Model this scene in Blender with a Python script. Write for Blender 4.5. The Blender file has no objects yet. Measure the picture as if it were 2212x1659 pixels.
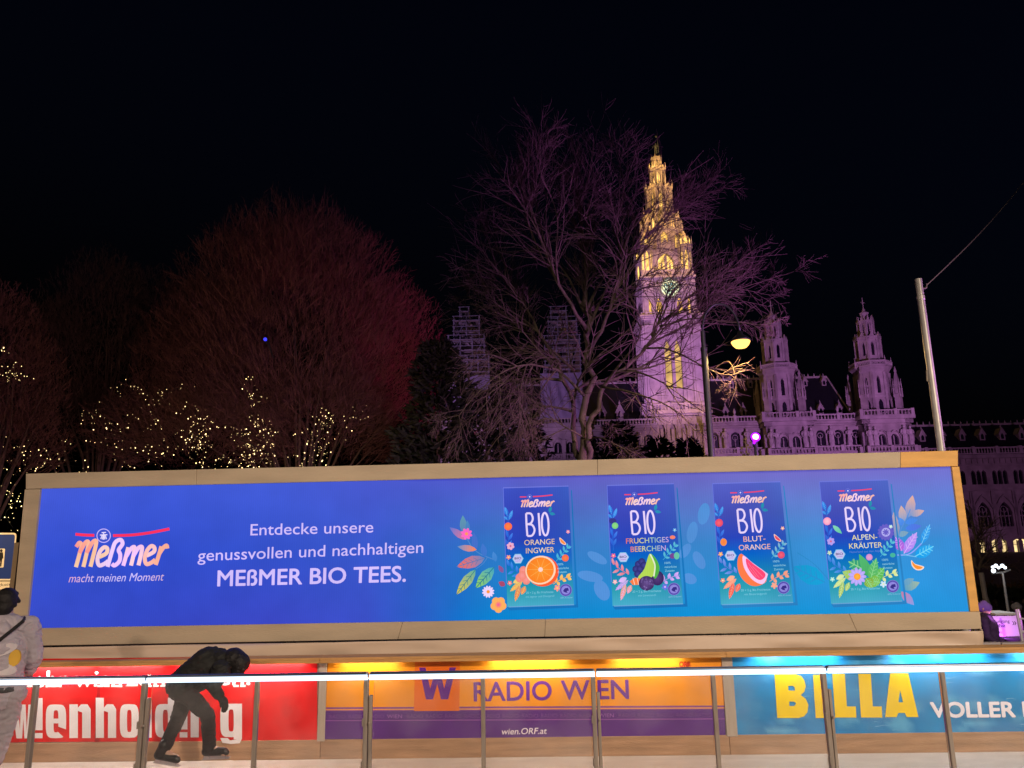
import bpy, math, random
from mathutils import Vector, Matrix, noise
random.seed(7)
scene = bpy.context.scene
COL = scene.collection
R = math.radians

# ------------------------------------------------------------------ camera
F = 1661.2                       # focal length in the 2212x1659 pixel grid the photo was measured in
CX, CY = 1106.0, 829.5
CAM = Vector((0, 0, 2.1))
_p, _r = R(12.0), R(1.1)
_r0, _fw, _u0 = Vector((1, 0, 0)), Vector((0, math.cos(_p), math.sin(_p))), Vector((0, -math.sin(_p), math.cos(_p)))
CR = math.cos(_r) * _r0 - math.sin(_r) * _u0
CU = math.sin(_r) * _r0 + math.cos(_r) * _u0
cd = bpy.data.cameras.new('camera')
cam = bpy.data.objects.new('camera', cd)
COL.objects.link(cam)
m = Matrix.Identity(4)
for i in range(3):
    m[i][0], m[i][1], m[i][2], m[i][3] = CR[i], CU[i], -_fw[i], CAM[i]
cam.matrix_world = m
cd.sensor_fit = 'HORIZONTAL'
cd.sensor_width = 36.0
cd.lens = 36.0 * F / 2212.0
cd.clip_start, cd.clip_end = 0.1, 2000
scene.camera = cam

# ------------------------------------------------------------------ world, colour management
w = bpy.data.worlds.new('World'); scene.world = w; w.use_nodes = True
nt = w.node_tree
sky = nt.nodes.new('ShaderNodeTexSky'); sky.sky_type = 'NISHITA'; sky.sun_disc = False
sky.sun_elevation = R(-4.4); sky.sun_rotation = R(140)
bg = nt.nodes['Background']; bg.inputs['Strength'].default_value = 0.13
tint = nt.nodes.new('ShaderNodeVectorMath'); tint.operation = 'MULTIPLY'; tint.inputs[1].default_value = (0.55, 0.85, 1.9)
nt.links.new(sky.outputs['Color'], tint.inputs[0]); nt.links.new(tint.outputs[0], bg.inputs['Color'])
vs = scene.view_settings
scene.display_settings.display_device = 'sRGB'
vs.view_transform = 'Standard'; vs.look = 'None'; vs.exposure = 0.0; vs.gamma = 1.0; vs.use_curve_mapping = False
cy = scene.cycles
cy.use_denoising = True
try:
    cy.denoiser = 'OPENIMAGEDENOISE'; cy.denoising_input_passes = 'RGB_ALBEDO_NORMAL'; cy.denoising_prefilter = 'ACCURATE'
except Exception: pass
cy.max_bounces = 6; cy.diffuse_bounces = 2; cy.glossy_bounces = 3; cy.transparent_max_bounces = 24
cy.sample_clamp_indirect = 4.0; cy.caustics_reflective = False; cy.caustics_refractive = False
cy.use_light_tree = True

# ------------------------------------------------------------------ pixel -> place helpers (used to take sizes off the photo)
def ray(px, py): return _fw + CR * ((px - CX) / F) - CU * ((py - CY) / F)
class Plane:
    """a vertical plane through (0, Y) turned by yaw (right side nearer)"""
    def __init__(s, Y, yaw=1.75):
        a = R(yaw); s.n = Vector((math.sin(a), math.cos(a), 0)); s.t = Vector((math.cos(a), -math.sin(a), 0))
        s.c = Y * math.cos(a); s.yaw = a; s.o = Vector((0, Y, 0))
    def at(s, px, py, off=0.0):
        d = ray(px, py); t = (s.c - s.n.dot(CAM)) / s.n.dot(d)
        return CAM + d * t - s.n * off
    def pt(s, u, z, off=0.0): return s.o + s.t * u + Vector((0, 0, z)) - s.n * off
    def u(s, px, py): return (s.at(px, py) - s.o).dot(s.t)
def on_z(px, py, z):
    d = ray(px, py); return CAM + d * ((z - CAM.z) / d.z)
def depth(px, py, Y):
    d = ray(px, py); return CAM + d * (Y / d.y)
def upx(px): return (-(px - 965.0) / 8700.0, -1.0)       # image direction of 'up' near px

# ------------------------------------------------------------------ colours and materials
def lin(c): return c / 12.92 if c <= 0.04045 else ((c + 0.055) / 1.055) ** 2.4
def hx(s):
    s = s.lstrip('#'); return tuple(lin(int(s[i:i + 2], 16) / 255) for i in (0, 2, 4))
def mixc(a, b, t): return tuple(a[i] * (1 - t) + b[i] * t for i in range(3))
MATS = {}
def surf(name, col, rough=0.6, metal=0.0, var=0.12, scale=6.0, bump=0.0, bscale=None, stretch=None, spec=0.5, detail=4.0):
    if name in MATS: return MATS[name]
    mt = bpy.data.materials.new(name); mt.use_nodes = True; n = mt.node_tree; b = n.nodes['Principled BSDF']
    b.inputs['Roughness'].default_value = rough; b.inputs['Metallic'].default_value = metal
    b.inputs['Specular IOR Level'].default_value = spec
    tc = n.nodes.new('ShaderNodeTexCoord'); src = tc.outputs['Object']
    if stretch:
        mp = n.nodes.new('ShaderNodeMapping'); mp.inputs['Scale'].default_value = stretch
        n.links.new(src, mp.inputs['Vector']); src = mp.outputs['Vector']
    nz = n.nodes.new('ShaderNodeTexNoise'); nz.inputs['Scale'].default_value = scale; nz.inputs['Detail'].default_value = detail
    n.links.new(src, nz.inputs['Vector'])
    rp = n.nodes.new('ShaderNodeValToRGB')
    rp.color_ramp.elements[0].position = 0.28; rp.color_ramp.elements[1].position = 0.72
    rp.color_ramp.elements[0].color = (*[c * (1 - var) for c in col], 1); rp.color_ramp.elements[1].color = (*[min(1, c * (1 + var)) for c in col], 1)
    n.links.new(nz.outputs['Fac'], rp.inputs['Fac']); n.links.new(rp.outputs['Color'], b.inputs['Base Color'])
    if bump:
        n2 = n.nodes.new('ShaderNodeTexNoise'); n2.inputs['Scale'].default_value = bscale or scale * 4; n2.inputs['Detail'].default_value = 5
        n.links.new(src, n2.inputs['Vector'])
        bp = n.nodes.new('ShaderNodeBump'); bp.inputs['Strength'].default_value = bump; bp.inputs['Distance'].default_value = 0.02
        n.links.new(n2.outputs['Fac'], bp.inputs['Height']); n.links.new(bp.outputs['Normal'], b.inputs['Normal'])
    MATS[name] = mt; return mt
def emit(name, col, strength=1.0, sample=True):
    if name in MATS: return MATS[name]
    mt = bpy.data.materials.new(name); mt.use_nodes = True; n = mt.node_tree; n.nodes.clear()
    e = n.nodes.new('ShaderNodeEmission'); e.inputs['Color'].default_value = (*col, 1); e.inputs['Strength'].default_value = strength
    o = n.nodes.new('ShaderNodeOutputMaterial'); n.links.new(e.outputs[0], o.inputs[0])
    if not sample: mt.cycles.emission_sampling = 'NONE'
    MATS[name] = mt; return mt
def glow_pane(name, col, strength, scale=1.2):
    """uneven glow: lit office windows, and panels painted as floodlit stone in tower openings"""
    if name in MATS: return MATS[name]
    mt = bpy.data.materials.new(name); mt.use_nodes = True; n = mt.node_tree; n.nodes.clear()
    tc = n.nodes.new('ShaderNodeTexCoord'); nz = n.nodes.new('ShaderNodeTexNoise'); nz.inputs['Scale'].default_value = scale; nz.inputs['Detail'].default_value = 3
    n.links.new(tc.outputs['Object'], nz.inputs['Vector'])
    mr = n.nodes.new('ShaderNodeMapRange'); mr.inputs[1].default_value = 0.3; mr.inputs[2].default_value = 0.7
    mr.inputs[3].default_value = strength * 0.45; mr.inputs[4].default_value = strength * 1.35
    n.links.new(nz.outputs['Fac'], mr.inputs[0])
    e = n.nodes.new('ShaderNodeEmission'); e.inputs['Color'].default_value = (*col, 1); n.links.new(mr.outputs[0], e.inputs['Strength'])
    o = n.nodes.new('ShaderNodeOutputMaterial'); n.links.new(e.outputs[0], o.inputs[0])
    MATS[name] = mt; return mt
def printed(name, rough=0.45, var=0.08):
    """printed sheet: base colour from the print, slightly uneven"""
    mt = bpy.data.materials.new(name); mt.use_nodes = True; n = mt.node_tree; b = n.nodes['Principled BSDF']
    b.inputs['Roughness'].default_value = rough
    at = n.nodes.new('ShaderNodeAttribute'); at.attribute_name = 'ink'
    tc = n.nodes.new('ShaderNodeTexCoord'); nz = n.nodes.new('ShaderNodeTexNoise'); nz.inputs['Scale'].default_value = 3.5; nz.inputs['Detail'].default_value = 6
    n.links.new(tc.outputs['Object'], nz.inputs['Vector'])
    mr = n.nodes.new('ShaderNodeMapRange'); mr.inputs[1].default_value = 0.3; mr.inputs[2].default_value = 0.7; mr.inputs[3].default_value = 1 - var; mr.inputs[4].default_value = 1 + var
    n.links.new(nz.outputs['Fac'], mr.inputs[0])
    mx = n.nodes.new('ShaderNodeVectorMath'); mx.operation = 'SCALE'
    n.links.new(at.outputs['Color'], mx.inputs[0]); n.links.new(mr.outputs[0], mx.inputs['Scale']); n.links.new(mx.outputs[0], b.inputs['Base Color'])
    bp = n.nodes.new('ShaderNodeBump'); bp.inputs['Strength'].default_value = 0.15; bp.inputs['Distance'].default_value = 0.01
    n.links.new(nz.outputs['Fac'], bp.inputs['Height']); n.links.new(bp.outputs['Normal'], b.inputs['Normal'])
    return mt
def led_display(name, strength=1.0):
    """LED wall: emits its picture through a fine lamp grid"""
    mt = bpy.data.materials.new(name); mt.use_nodes = True; n = mt.node_tree; n.nodes.clear()
    at = n.nodes.new('ShaderNodeAttribute'); at.attribute_name = 'ink'
    tc = n.nodes.new('ShaderNodeTexCoord')
    nz = n.nodes.new('ShaderNodeTexNoise'); nz.inputs['Scale'].default_value = 2.2; nz.inputs['Detail'].default_value = 5
    n.links.new(tc.outputs['Object'], nz.inputs['Vector'])
    mr = n.nodes.new('ShaderNodeMapRange'); mr.inputs[1].default_value = 0.3; mr.inputs[2].default_value = 0.7; mr.inputs[3].default_value = strength * 0.93; mr.inputs[4].default_value = strength * 1.06
    n.links.new(nz.outputs['Fac'], mr.inputs[0])
    wv = n.nodes.new('ShaderNodeTexWave'); wv.bands_direction = 'X'; wv.inputs['Scale'].default_value = 12.0
    n.links.new(tc.outputs['Object'], wv.inputs['Vector'])
    m2 = n.nodes.new('ShaderNodeMapRange'); m2.inputs[3].default_value = 0.975; m2.inputs[4].default_value = 1.02
    n.links.new(wv.outputs['Fac'], m2.inputs[0])
    mu = n.nodes.new('ShaderNodeMath'); mu.operation = 'MULTIPLY'; n.links.new(mr.outputs[0], mu.inputs[0]); n.links.new(m2.outputs[0], mu.inputs[1])
    e = n.nodes.new('ShaderNodeEmission'); n.links.new(at.outputs['Color'], e.inputs['Color']); n.links.new(mu.outputs[0], e.inputs['Strength'])
    o = n.nodes.new('ShaderNodeOutputMaterial'); n.links.new(e.outputs[0], o.inputs[0])
    return mt

# ------------------------------------------------------------------ objects
def link(o, parent=None):
    COL.objects.link(o)
    if parent is not None: o.parent = parent
    return o
def tag(o, label=None, cat=None, group=None, kind=None):
    if label: o['label'] = label
    if cat: o['category'] = cat
    if group: o['group'] = group
    if kind: o['kind'] = kind
    return o
def thing(name, label, cat, loc=(0, 0, 0), rotz=0.0, group=None):
    o = bpy.data.objects.new(name, None); o.empty_display_size = 0.2; link(o)
    o.location = loc; o.rotation_euler = (0, 0, rotz); return tag(o, label, cat, group)
class MB:
    """collects faces; build() links them as one mesh object (vertices given in world space or in the parent's space)"""
    def __init__(s): s.v = []; s.f = []; s.mi = []; s.cur = 0
    def face(s, pts):
        i = len(s.v); s.v += [Vector(p) for p in pts]; s.f.append(tuple(range(i, i + len(pts)))); s.mi.append(s.cur)
    def box(s, o, ax, ay, az):
        o, ax, ay, az = Vector(o), Vector(ax), Vector(ay), Vector(az); i = len(s.v)
        s.v += [o, o + ax, o + ax + ay, o + ay, o + az, o + ax + az, o + ax + ay + az, o + ay + az]
        q = [(0, 3, 2, 1), (4, 5, 6, 7), (0, 1, 5, 4), (1, 2, 6, 5), (2, 3, 7, 6), (3, 0, 4, 7)]
        if ax.cross(ay).dot(az) < 0: q = [t[::-1] for t in q]
        s.f += [tuple(i + k for k in t) for t in q]; s.mi += [s.cur] * 6
    def cbox(s, c, x, y, z): s.box((c[0] - x / 2, c[1] - y / 2, c[2] - z / 2), (x, 0, 0), (0, y, 0), (0, 0, z))
    def ext(s, pts, d):
        pts = [Vector(p) for p in pts]; d = Vector(d); i = len(s.v); n = len(pts)
        nrm = Vector((0, 0, 0))
        for k in range(n):
            a, b = pts[k], pts[(k + 1) % n]; nrm += a.cross(b)
        if nrm.dot(d) > 0: pts = pts[::-1]
        s.v += pts + [p + d for p in pts]
        s.f.append(tuple(range(i, i + n))); s.f.append(tuple(range(i + 2 * n - 1, i + n - 1, -1)))
        for k in range(n):
            k2 = (k + 1) % n; s.f.append((i + k2, i + k, i + n + k, i + n + k2))
        s.mi += [s.cur] * (n + 2)
    def lathe(s, c, prof, n=8, rot=0.0, axis=None, sq=None):
        """prof: (radius, height) from bottom to top"""
        c = Vector(c); i = len(s.v)
        ax = Vector(axis).normalized() if axis else Vector((0, 0, 1))
        e1 = ax.orthogonal().normalized() if axis else Vector((1, 0, 0)); e2 = ax.cross(e1)
        for r, h in prof:
            for k in range(n):
                a = rot + 2 * math.pi * k / n
                s.v.append(c + ax * h + (e1 * math.cos(a) + e2 * math.sin(a)) * r)
        for j in range(len(prof) - 1):
            for k in range(n):
                k2 = (k + 1) % n
                s.f.append((i + j * n + k, i + j * n + k2, i + (j + 1) * n + k2, i + (j + 1) * n + k)); s.mi.append(s.cur)
        s.f.append(tuple(i + k for k in reversed(range(n)))); s.mi.append(s.cur)
        j = (len(prof) - 1) * n; s.f.append(tuple(i + j + k for k in range(n))); s.mi.append(s.cur)
    def tube(s, pts, rad, n=6, cap=True):
        pts = [Vector(p) for p in pts]
        if not hasattr(rad, '__len__'): rad = [rad] * len(pts)
        i = len(s.v); prev = None
        for k, p in enumerate(pts):
            d = (pts[min(k + 1, len(pts) - 1)] - pts[max(k - 1, 0)])
            if d.length < 1e-9: d = Vector((0, 0, 1))
            d.normalize()
            if prev is None: e1 = d.orthogonal().normalized()
            else:
                e1 = prev - d * prev.dot(d)
                e1 = e1.normalized() if e1.length > 1e-6 else d.orthogonal().normalized()
            prev = e1; e2 = d.cross(e1)
            for q in range(n):
                a = 2 * math.pi * q / n; s.v.append(p + (e1 * math.cos(a) + e2 * math.sin(a)) * rad[k])
        for k in range(len(pts) - 1):
            for q in range(n):
                q2 = (q + 1) % n; s.f.append((i + k * n + q, i + k * n + q2, i + (k + 1) * n + q2, i + (k + 1) * n + q)); s.mi.append(s.cur)
        if cap:
            s.f.append(tuple(i + q for q in reversed(range(n)))); s.mi.append(s.cur)
            j = (len(pts) - 1) * n; s.f.append(tuple(i + j + q for q in range(n))); s.mi.append(s.cur)
    def ball(s, c, r, seg=8, rings=5, sc=(1, 1, 1)):
        c = Vector(c); i = len(s.v)
        for a in range(1, rings):
            t = math.pi * a / rings
            for b in range(seg):
                p = 2 * math.pi * b / seg
                s.v.append(c + Vector((math.sin(t) * math.cos(p) * r * sc[0], math.sin(t) * math.sin(p) * r * sc[1], math.cos(t) * r * sc[2])))
        top, bot = len(s.v), len(s.v) + 1
        s.v += [c + Vector((0, 0, r * sc[2])), c - Vector((0, 0, r * sc[2]))]
        for b in range(seg):
            b2 = (b + 1) % seg
            s.f.append((top, i + b, i + b2)); s.mi.append(s.cur)
            e = i + (rings - 2) * seg; s.f.append((bot, e + b2, e + b)); s.mi.append(s.cur)
            for a in range(rings - 2):
                s.f.append((i + a * seg + b, i + (a + 1) * seg + b, i + (a + 1) * seg + b2, i + a * seg + b2)); s.mi.append(s.cur)
    def build(s, name, mats, parent=None, smooth=False, world=True, auto=None):
        me = bpy.data.meshes.new(name)
        vv = s.v
        o = bpy.data.objects.new(name, me)
        if parent is not None and world:
            im = root_matrix(parent).inverted(); vv = [im @ v for v in s.v]
        me.from_pydata([tuple(v) for v in vv], [], s.f)
        for mt in (mats if isinstance(mats, (list, tuple)) else [mats]): me.materials.append(mt)
        me.polygons.foreach_set('material_index', s.mi)
        if smooth: me.polygons.foreach_set('use_smooth', [True] * len(me.polygons))
        me.update(); link(o, parent); return o
def root_matrix(o):
    mm = Matrix.LocRotScale(o.location, o.rotation_euler, o.scale)
    return root_matrix(o.parent) @ mm if o.parent else mm
def bevel(o, wd=0.01, seg=2):
    b = o.modifiers.new('bevel', 'BEVEL'); b.width = wd; b.segments = seg; b.limit_method = 'ANGLE'; return o
def lamp(name, kind, loc, col, power, target=None, size=0.3, spot=60, blend=0.5, parent=None, sx=None, sy=None):
    ld = bpy.data.lights.new(name, kind); ld.color = col; ld.energy = power
    o = bpy.data.objects.new(name, ld); link(o); o.location = loc
    if kind == 'AREA':
        ld.shape = 'RECTANGLE'; ld.size = sx or size; ld.size_y = sy or size
    else: ld.shadow_soft_size = size
    if kind == 'SPOT': ld.spot_size = R(spot); ld.spot_blend = blend
    if target is not None:
        o.rotation_euler = (Vector(target) - Vector(loc)).to_track_quat('-Z', 'Y').to_euler()
    return o

# ------------------------------------------------------------------ lamps (night): rink floods, park floods and an added tree fill
# rink flood on its mast behind the viewer, high to the right
lamp('rink_flood', 'SPOT', (9, -9, 9.5), (1.0, 0.78, 0.60), 12000, (3.2, 8.5, 1.0), 0.5, 60, 0.75)
lamp('rink_flood_far', 'SPOT', (-14, -6, 9.0), (1.0, 0.73, 0.58), 2500, (-2.5, 8.5, 1.0), 0.5, 60, 0.8)
# violet floods that wash the town hall and the park trees, then one added fill
VIOLET = (0.62, 0.17, 1.0)
lamp('park_flood', 'SPOT', (62, 70, 5), (0.72, 0.28, 0.92), 195000, (58, 165, 44), 0.6, 50, 0.6)
lamp('park_flood', 'SPOT', (95, 110, 5), (0.8, 0.3, 0.85), 13000, (95, 168, 30), 0.6, 80, 0.6)
lamp('park_flood', 'SPOT', (14, 88, 4), (0.78, 0.34, 1.0), 250000, (35, 166, 46), 0.6, 24, 0.6)
lamp('park_flood', 'SPOT', (-26, 95, 4), (0.74, 0.36, 1.0), 90000, (-2, 165, 42), 0.6, 44, 0.6)
lamp('tree_flood_or_fill', 'SPOT', (11, 13.5, 3), (0.78, 0.24, 0.95), 4600, (3.0, 21.5, 9), 0.3, 95, 0.8)
lamp('tree_flood_or_fill', 'SPOT', (3.5, 45, 2.0), (1.0, 0.07, 0.34), 7500, (-4.6, 40.5, 12.5), 0.4, 38, 0.8)
lamp('tree_flood_or_fill', 'SPOT', (-6, 16, 3.0), (1.0, 0.46, 0.34), 4200, (-17, 39, 10), 0.6, 82, 0.7)  # no known flood here: weak warm fill added for the dark left crowns

# ------------------------------------------------------------------ flat pictures and lettering
_TX = {}
def glyphs(body, bold=0.0):
    k = (body, bold)
    if k in _TX: return _TX[k]
    cu = bpy.data.curves.new('lettering', 'FONT'); cu.body = body; cu.offset = bold; cu.resolution_u = 4
    o = bpy.data.objects.new('lettering', cu); COL.objects.link(o)
    me = bpy.data.meshes.new_from_object(o.evaluated_get(bpy.context.evaluated_depsgraph_get()))
    me.calc_loop_triangles()
    v = [(a.co.x, a.co.y) for a in me.vertices]; t = [tuple(l.vertices) for l in me.loop_triangles]
    bpy.data.objects.remove(o); bpy.data.curves.remove(cu); bpy.data.meshes.remove(me)
    _TX[k] = (v, t); return v, t
def spline(pts, closed=False, n=6):
    P = [Vector((p[0], p[1])) for p in pts]; out = []
    N = len(P)
    if N < 3: return [tuple(p) for p in P]
    rng = range(N if closed else N - 1)
    for i in rng:
        p0 = P[(i - 1) % N] if closed or i > 0 else P[0]; p1 = P[i]; p2 = P[(i + 1) % N]
        p3 = P[(i + 2) % N] if closed or i + 2 < N else P[-1]
        for k in range(n):
            t = k / n
            q = 0.5 * ((2 * p1) + (p2 - p0) * t + (2 * p0 - 5 * p1 + 4 * p2 - p3) * t * t + (3 * p1 - p0 - 3 * p2 + p3) * t ** 3)
            out.append((q.x, q.y))
    if not closed: out.append(tuple(P[-1]))
    return out
class Art:
    """a flat picture in image coordinates (y down), carried by `put(x, y, off)`; every shape lies a hair above the one before"""
    def __init__(s, put, step=0.00012, base=0.0):
        s.put = put; s.v = []; s.f = []; s.c = []; s.k = base; s.step = step
    def _c(s, col, n):
        if isinstance(col, str): return [hx(col)] * n
        if isinstance(col[0], (int, float)): return [tuple(col)] * n
        return [hx(c) if isinstance(c, str) else tuple(c) for c in col]
    def add(s, pts, faces, cols):
        s.k += s.step; i = len(s.v)
        s.v += [s.put(x, y, s.k) for x, y in pts]; s.f += [tuple(i + a for a in f) for f in faces]; s.c += cols
    def poly(s, pts, col):
        a, b, c = pts[0], pts[1], pts[2]
        area = sum(pts[i][0] * pts[(i + 1) % len(pts)][1] - pts[(i + 1) % len(pts)][0] * pts[i][1] for i in range(len(pts)))
        cols = s._c(col, len(pts)); pts = list(pts)
        if area > 0: pts.reverse(); cols = cols[::-1]
        s.add(pts, [tuple(range(len(pts)))], cols)
    def fan(s, c, pts, ccol, col):
        n = len(pts)
        s.add([c] + list(pts), [(0, 1 + (i + 1) % n, 1 + i) for i in range(n)], s._c(ccol, 1) + s._c(col, n))
    def grid(s, rows, cols):
        """rows: list of point rows, cols: same-shaped colours"""
        nr, nc = len(rows), len(rows[0])
        s.add([p for r in rows for p in r], [(a * nc + b, (a + 1) * nc + b, (a + 1) * nc + b + 1, a * nc + b + 1) for a in range(nr - 1) for b in range(nc - 1)],
              [hx(c) if isinstance(c, str) else c for r in cols for c in r])
    def ell(s, cx, cy, rx, ry, col, rim=None, n=20, rot=0.0, a0=0.0, a1=360.0):
        pts = []
        for i in range(n):
            a = R(a0 + (a1 - a0) * i / (n if a1 - a0 >= 360 else n - 1))
            x, y = rx * math.cos(a), ry * math.sin(a); pts.append((cx + x * math.cos(rot) - y * math.sin(rot), cy + x * math.sin(rot) + y * math.cos(rot)))
        if rim: s.fan((cx, cy), pts, col, rim)
        else: s.poly(pts, col)
    def stroke(s, pts, wd, col, sm=True, closed=False, tip=None):
        if sm and len(pts) > 2: pts = spline(pts, closed)
        P = [Vector(p) for p in pts]; n = len(P); L = []; Rr = []
        for i in range(n):
            if closed: d = P[(i + 1) % n] - P[i - 1]
            else: d = P[min(i + 1, n - 1)] - P[max(i - 1, 0)]
            if d.length < 1e-9: d = Vector((1, 0))
            d.normalize(); nn = Vector((-d.y, d.x)); ww = wd / 2
            if tip is not None: ww *= 1 + (tip - 1) * i / (n - 1)
            if not closed and 0 < i < n - 1:
                a = (P[i] - P[i - 1]).normalized(); cc = max(0.45, abs(d.dot(a))); ww /= cc
            L.append(tuple(P[i] + nn * ww)); Rr.append(tuple(P[i] - nn * ww))
        cols = s._c(col, n) if isinstance(col, str) or isinstance(col[0], (int, float)) else [mixc(s._c(col, len(col))[0], s._c(col, len(col))[-1], i / (n - 1)) for i in range(n)]
        fs = [(i, n + i, n + (i + 1) % n, (i + 1) % n) for i in range(n if closed else n - 1)]
        s.add(L + Rr, fs, cols + cols)
    def text(s, body, p0, p1, cap, col, bold=0.0, shear=0.0, up=None):
        """baseline from p0 to p1, capital height cap (pixels)"""
        heavy = bold * 1.15; v, t = glyphs(body, 0.0); x0 = min(a[0] for a in v); x1 = max(a[0] for a in v)
        ux, uy = up or upx((p0[0] + p1[0]) / 2); cols = []; pts = []
        cl = s._c(col, 1 if isinstance(col, str) else len(col)) if isinstance(col, str) or not isinstance(col[0], (int, float)) else [col]
        for x, y in v:
            h = y / 0.682 * cap; a = (x - x0) / (x1 - x0)
            pts.append((p0[0] + (p1[0] - p0[0]) * a + ux * h + shear * h, p0[1] + (p1[1] - p0[1]) * a + uy * h))
            q = a * (len(cl) - 1); i = min(int(q), len(cl) - 2) if len(cl) > 1 else 0
            cols.append(cl[0] if len(cl) == 1 else mixc(cl[i], cl[i + 1], q - i))
        for q in range(1 + (8 if heavy else 0)):
            dx, dy = (0, 0) if q == 0 else (math.cos(q * .7854) * heavy * cap, math.sin(q * .7854) * heavy * cap)
            s.add([(x + dx, y + dy) for x, y in pts], t, cols)
    def leaf(s, base, tip, wd, col, tcol=None, vein=None):
        b, t = Vector(base), Vector(tip); d = t - b; nn = Vector((-d.y, d.x)).normalized() * wd / 2
        prof = [(0, 0), (.15, .6), (.4, 1), (.65, .85), (.88, .35), (1, 0)]
        A = [tuple(b + d * u + nn * k) for u, k in prof]; B = [tuple(b + d * u - nn * k) for u, k in reversed(prof[1:-1])]
        pts = A + B; c0, c1 = s._c(col, 1)[0], s._c(tcol or col, 1)[0]
        us = [u for u, _ in prof] + [u for u, _ in reversed(prof[1:-1])]
        s.poly(pts, [mixc(c0, c1, u) for u in us])
        if vein:
            s.stroke([tuple(b), tuple(b + d * .5), tuple(t)], wd * .07, vein)
            for u in (.25, .42, .58, .74):
                for sg in (1, -1): s.stroke([tuple(b + d * u), tuple(b + d * (u + .12) + nn * sg * .62)], wd * .05, vein, sm=False)
    def flower(s, cx, cy, r, col, ccol, n=5, w=.5):
        for i in range(n):
            a = 2 * math.pi * i / n + .3; s.ell(cx + math.cos(a) * r * .58, cy + math.sin(a) * r * .58, r * .5, r * w * .7, col, n=10, rot=a)
        s.ell(cx, cy, r * .3, r * .3, ccol, n=10)
    def build(s, name, mat, parent, back=None):
        me = bpy.data.meshes.new(name); im = root_matrix(parent).inverted() if parent else Matrix.Identity(4)
        me.from_pydata([tuple(im @ v) for v in s.v], [], s.f)
        at = me.attributes.new('ink', 'FLOAT_COLOR', 'POINT')
        at.data.foreach_set('color', [x for c in s.c for x in (*c, 1.0)])
        me.materials.append(mat); me.update()
        o = bpy.data.objects.new(name, me); link(o, parent); return o

# brush lettering of the tea brand and the hand-drawn BIO, as stroke skeletons (unit height, y up)
LOGO = [  # (colour index along the word, strokes)
    [[(.0, .66), (.07, .80), (.15, .70), (.13, .35), (.10, -.02)], [(.13, .45), (.24, .78), (.33, .82), (.35, .60), (.32, -.02)], [(.34, .45), (.46, .80), (.56, .84), (.57, .60), (.53, -.02)]],
    [[(.74, .30), (.93, .42), (.93, .58), (.83, .62), (.73, .48), (.70, .22), (.78, .02), (.92, .06), (1.03, .16)]],
    [[(1.04, -.04), (1.09, .5), (1.14, .78), (1.28, .86), (1.36, .72), (1.28, .52), (1.35, .36), (1.36, .14), (1.24, .0), (1.15, .06)]],
    [[(1.50, -.02), (1.53, .30), (1.55, .60)], [(1.54, .30), (1.64, .55), (1.73, .60), (1.75, .42), (1.73, -.02)], [(1.75, .30), (1.85, .56), (1.95, .60), (1.97, .42), (1.95, -.02)]],
    [[(2.14, .30), (2.33, .42), (2.33, .56), (2.23, .62), (2.13, .48), (2.10, .22), (2.18, .02), (2.32, .06), (2.42, .16)]],
    [[(2.46, -.02), (2.50, .30), (2.53, .60)], [(2.51, .36), (2.60, .56), (2.68, .62), (2.72, .52)]]]
BIO = [[(.02, 0), (.0, .5), (.0, 1.0)], [(.0, 1.0), (.22, .98), (.30, .76), (.20, .56), (.03, .52)], [(.03, .52), (.26, .48), (.36, .25), (.24, .02), (.02, .0)],
       [(.60, 0), (.575, 1.0)], None]
def draw_logo(A, m, wd, cols=('#ff9a90', '#ffd0a8', '#f0d0ff', '#f4c4ff', '#ffd0d8', '#ffb49a')):
    """m(x, y): unit to picture"""
    for i, g in enumerate(LOGO):
        for st in g:
            q = spline(st, n=6); A.stroke([m(x + y * .16, y) for x, y in q], wd, [cols[i], cols[min(i + 1, 5)]], sm=False)
def logo_bar(A, m, r, wd, ring='#c8b8ff', red='#ff3560', glyph=True):
    A.stroke([m(0, .0), m(.1, -.01), m(.20, -.015)], wd, red); A.stroke([m(.40, -.02), m(.6, -.015), m(.8, .01), m(1.0, .05)], wd, red)
    cx, cy = m(.30, -.02)
    A.ell(cx, cy, r, r, '#3d50c8', n=24)
    A.stroke([(cx + r * math.cos(2 * math.pi * i / 20), cy + r * math.sin(2 * math.pi * i / 20)) for i in range(20)], r * .13, ring, closed=True)
    if glyph:
        for a, b in (((-.3, -.45), (.35, -.5)), ((-.55, -.1), (.55, -.15)), ((0, -.45), (0, .6)), ((-.22, -.1), (-.42, .5)), ((.22, -.1), (.42, .5)), ((-.05, -.1), (-.2, .55)), ((.06, -.1), (.2, .55))):
            A.stroke([(cx + a[0] * r, cy + a[1] * r), (cx + b[0] * r, cy + b[1] * r)], r * .15, '#e8dcff', sm=False)
    else: A.ell(cx, cy, r * .4, r * .4, '#d8d0ff', n=10)

# ------------------------------------------------------------------ ground, ice
GND = -0.8
ground_m = surf('paving', (0.06, 0.055, 0.05), 0.85, var=0.3, scale=0.6, bump=0.3)
mb = MB(); mb.face([(-900, -60, GND), (900, -60, GND), (900, 1500, GND), (-900, 1500, GND)])
tag(mb.build('ground', ground_m), kind='structure')
B = Plane(8.49); S = Plane(8.86); RP = Plane(5.2)
ice_m = surf('ice_sheet', (0.66, 0.585, 0.54), 0.28, var=0.10, scale=2.5, bump=0.12, bscale=14, stretch=(1, 3, 1))
mb = MB(); mb.box(B.pt(-9, -0.12, .0) - B.n * 14, B.t * 18, B.n * 14.02, (0, 0, .12))
tag(mb.build('ice', ice_m), kind='structure')

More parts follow.
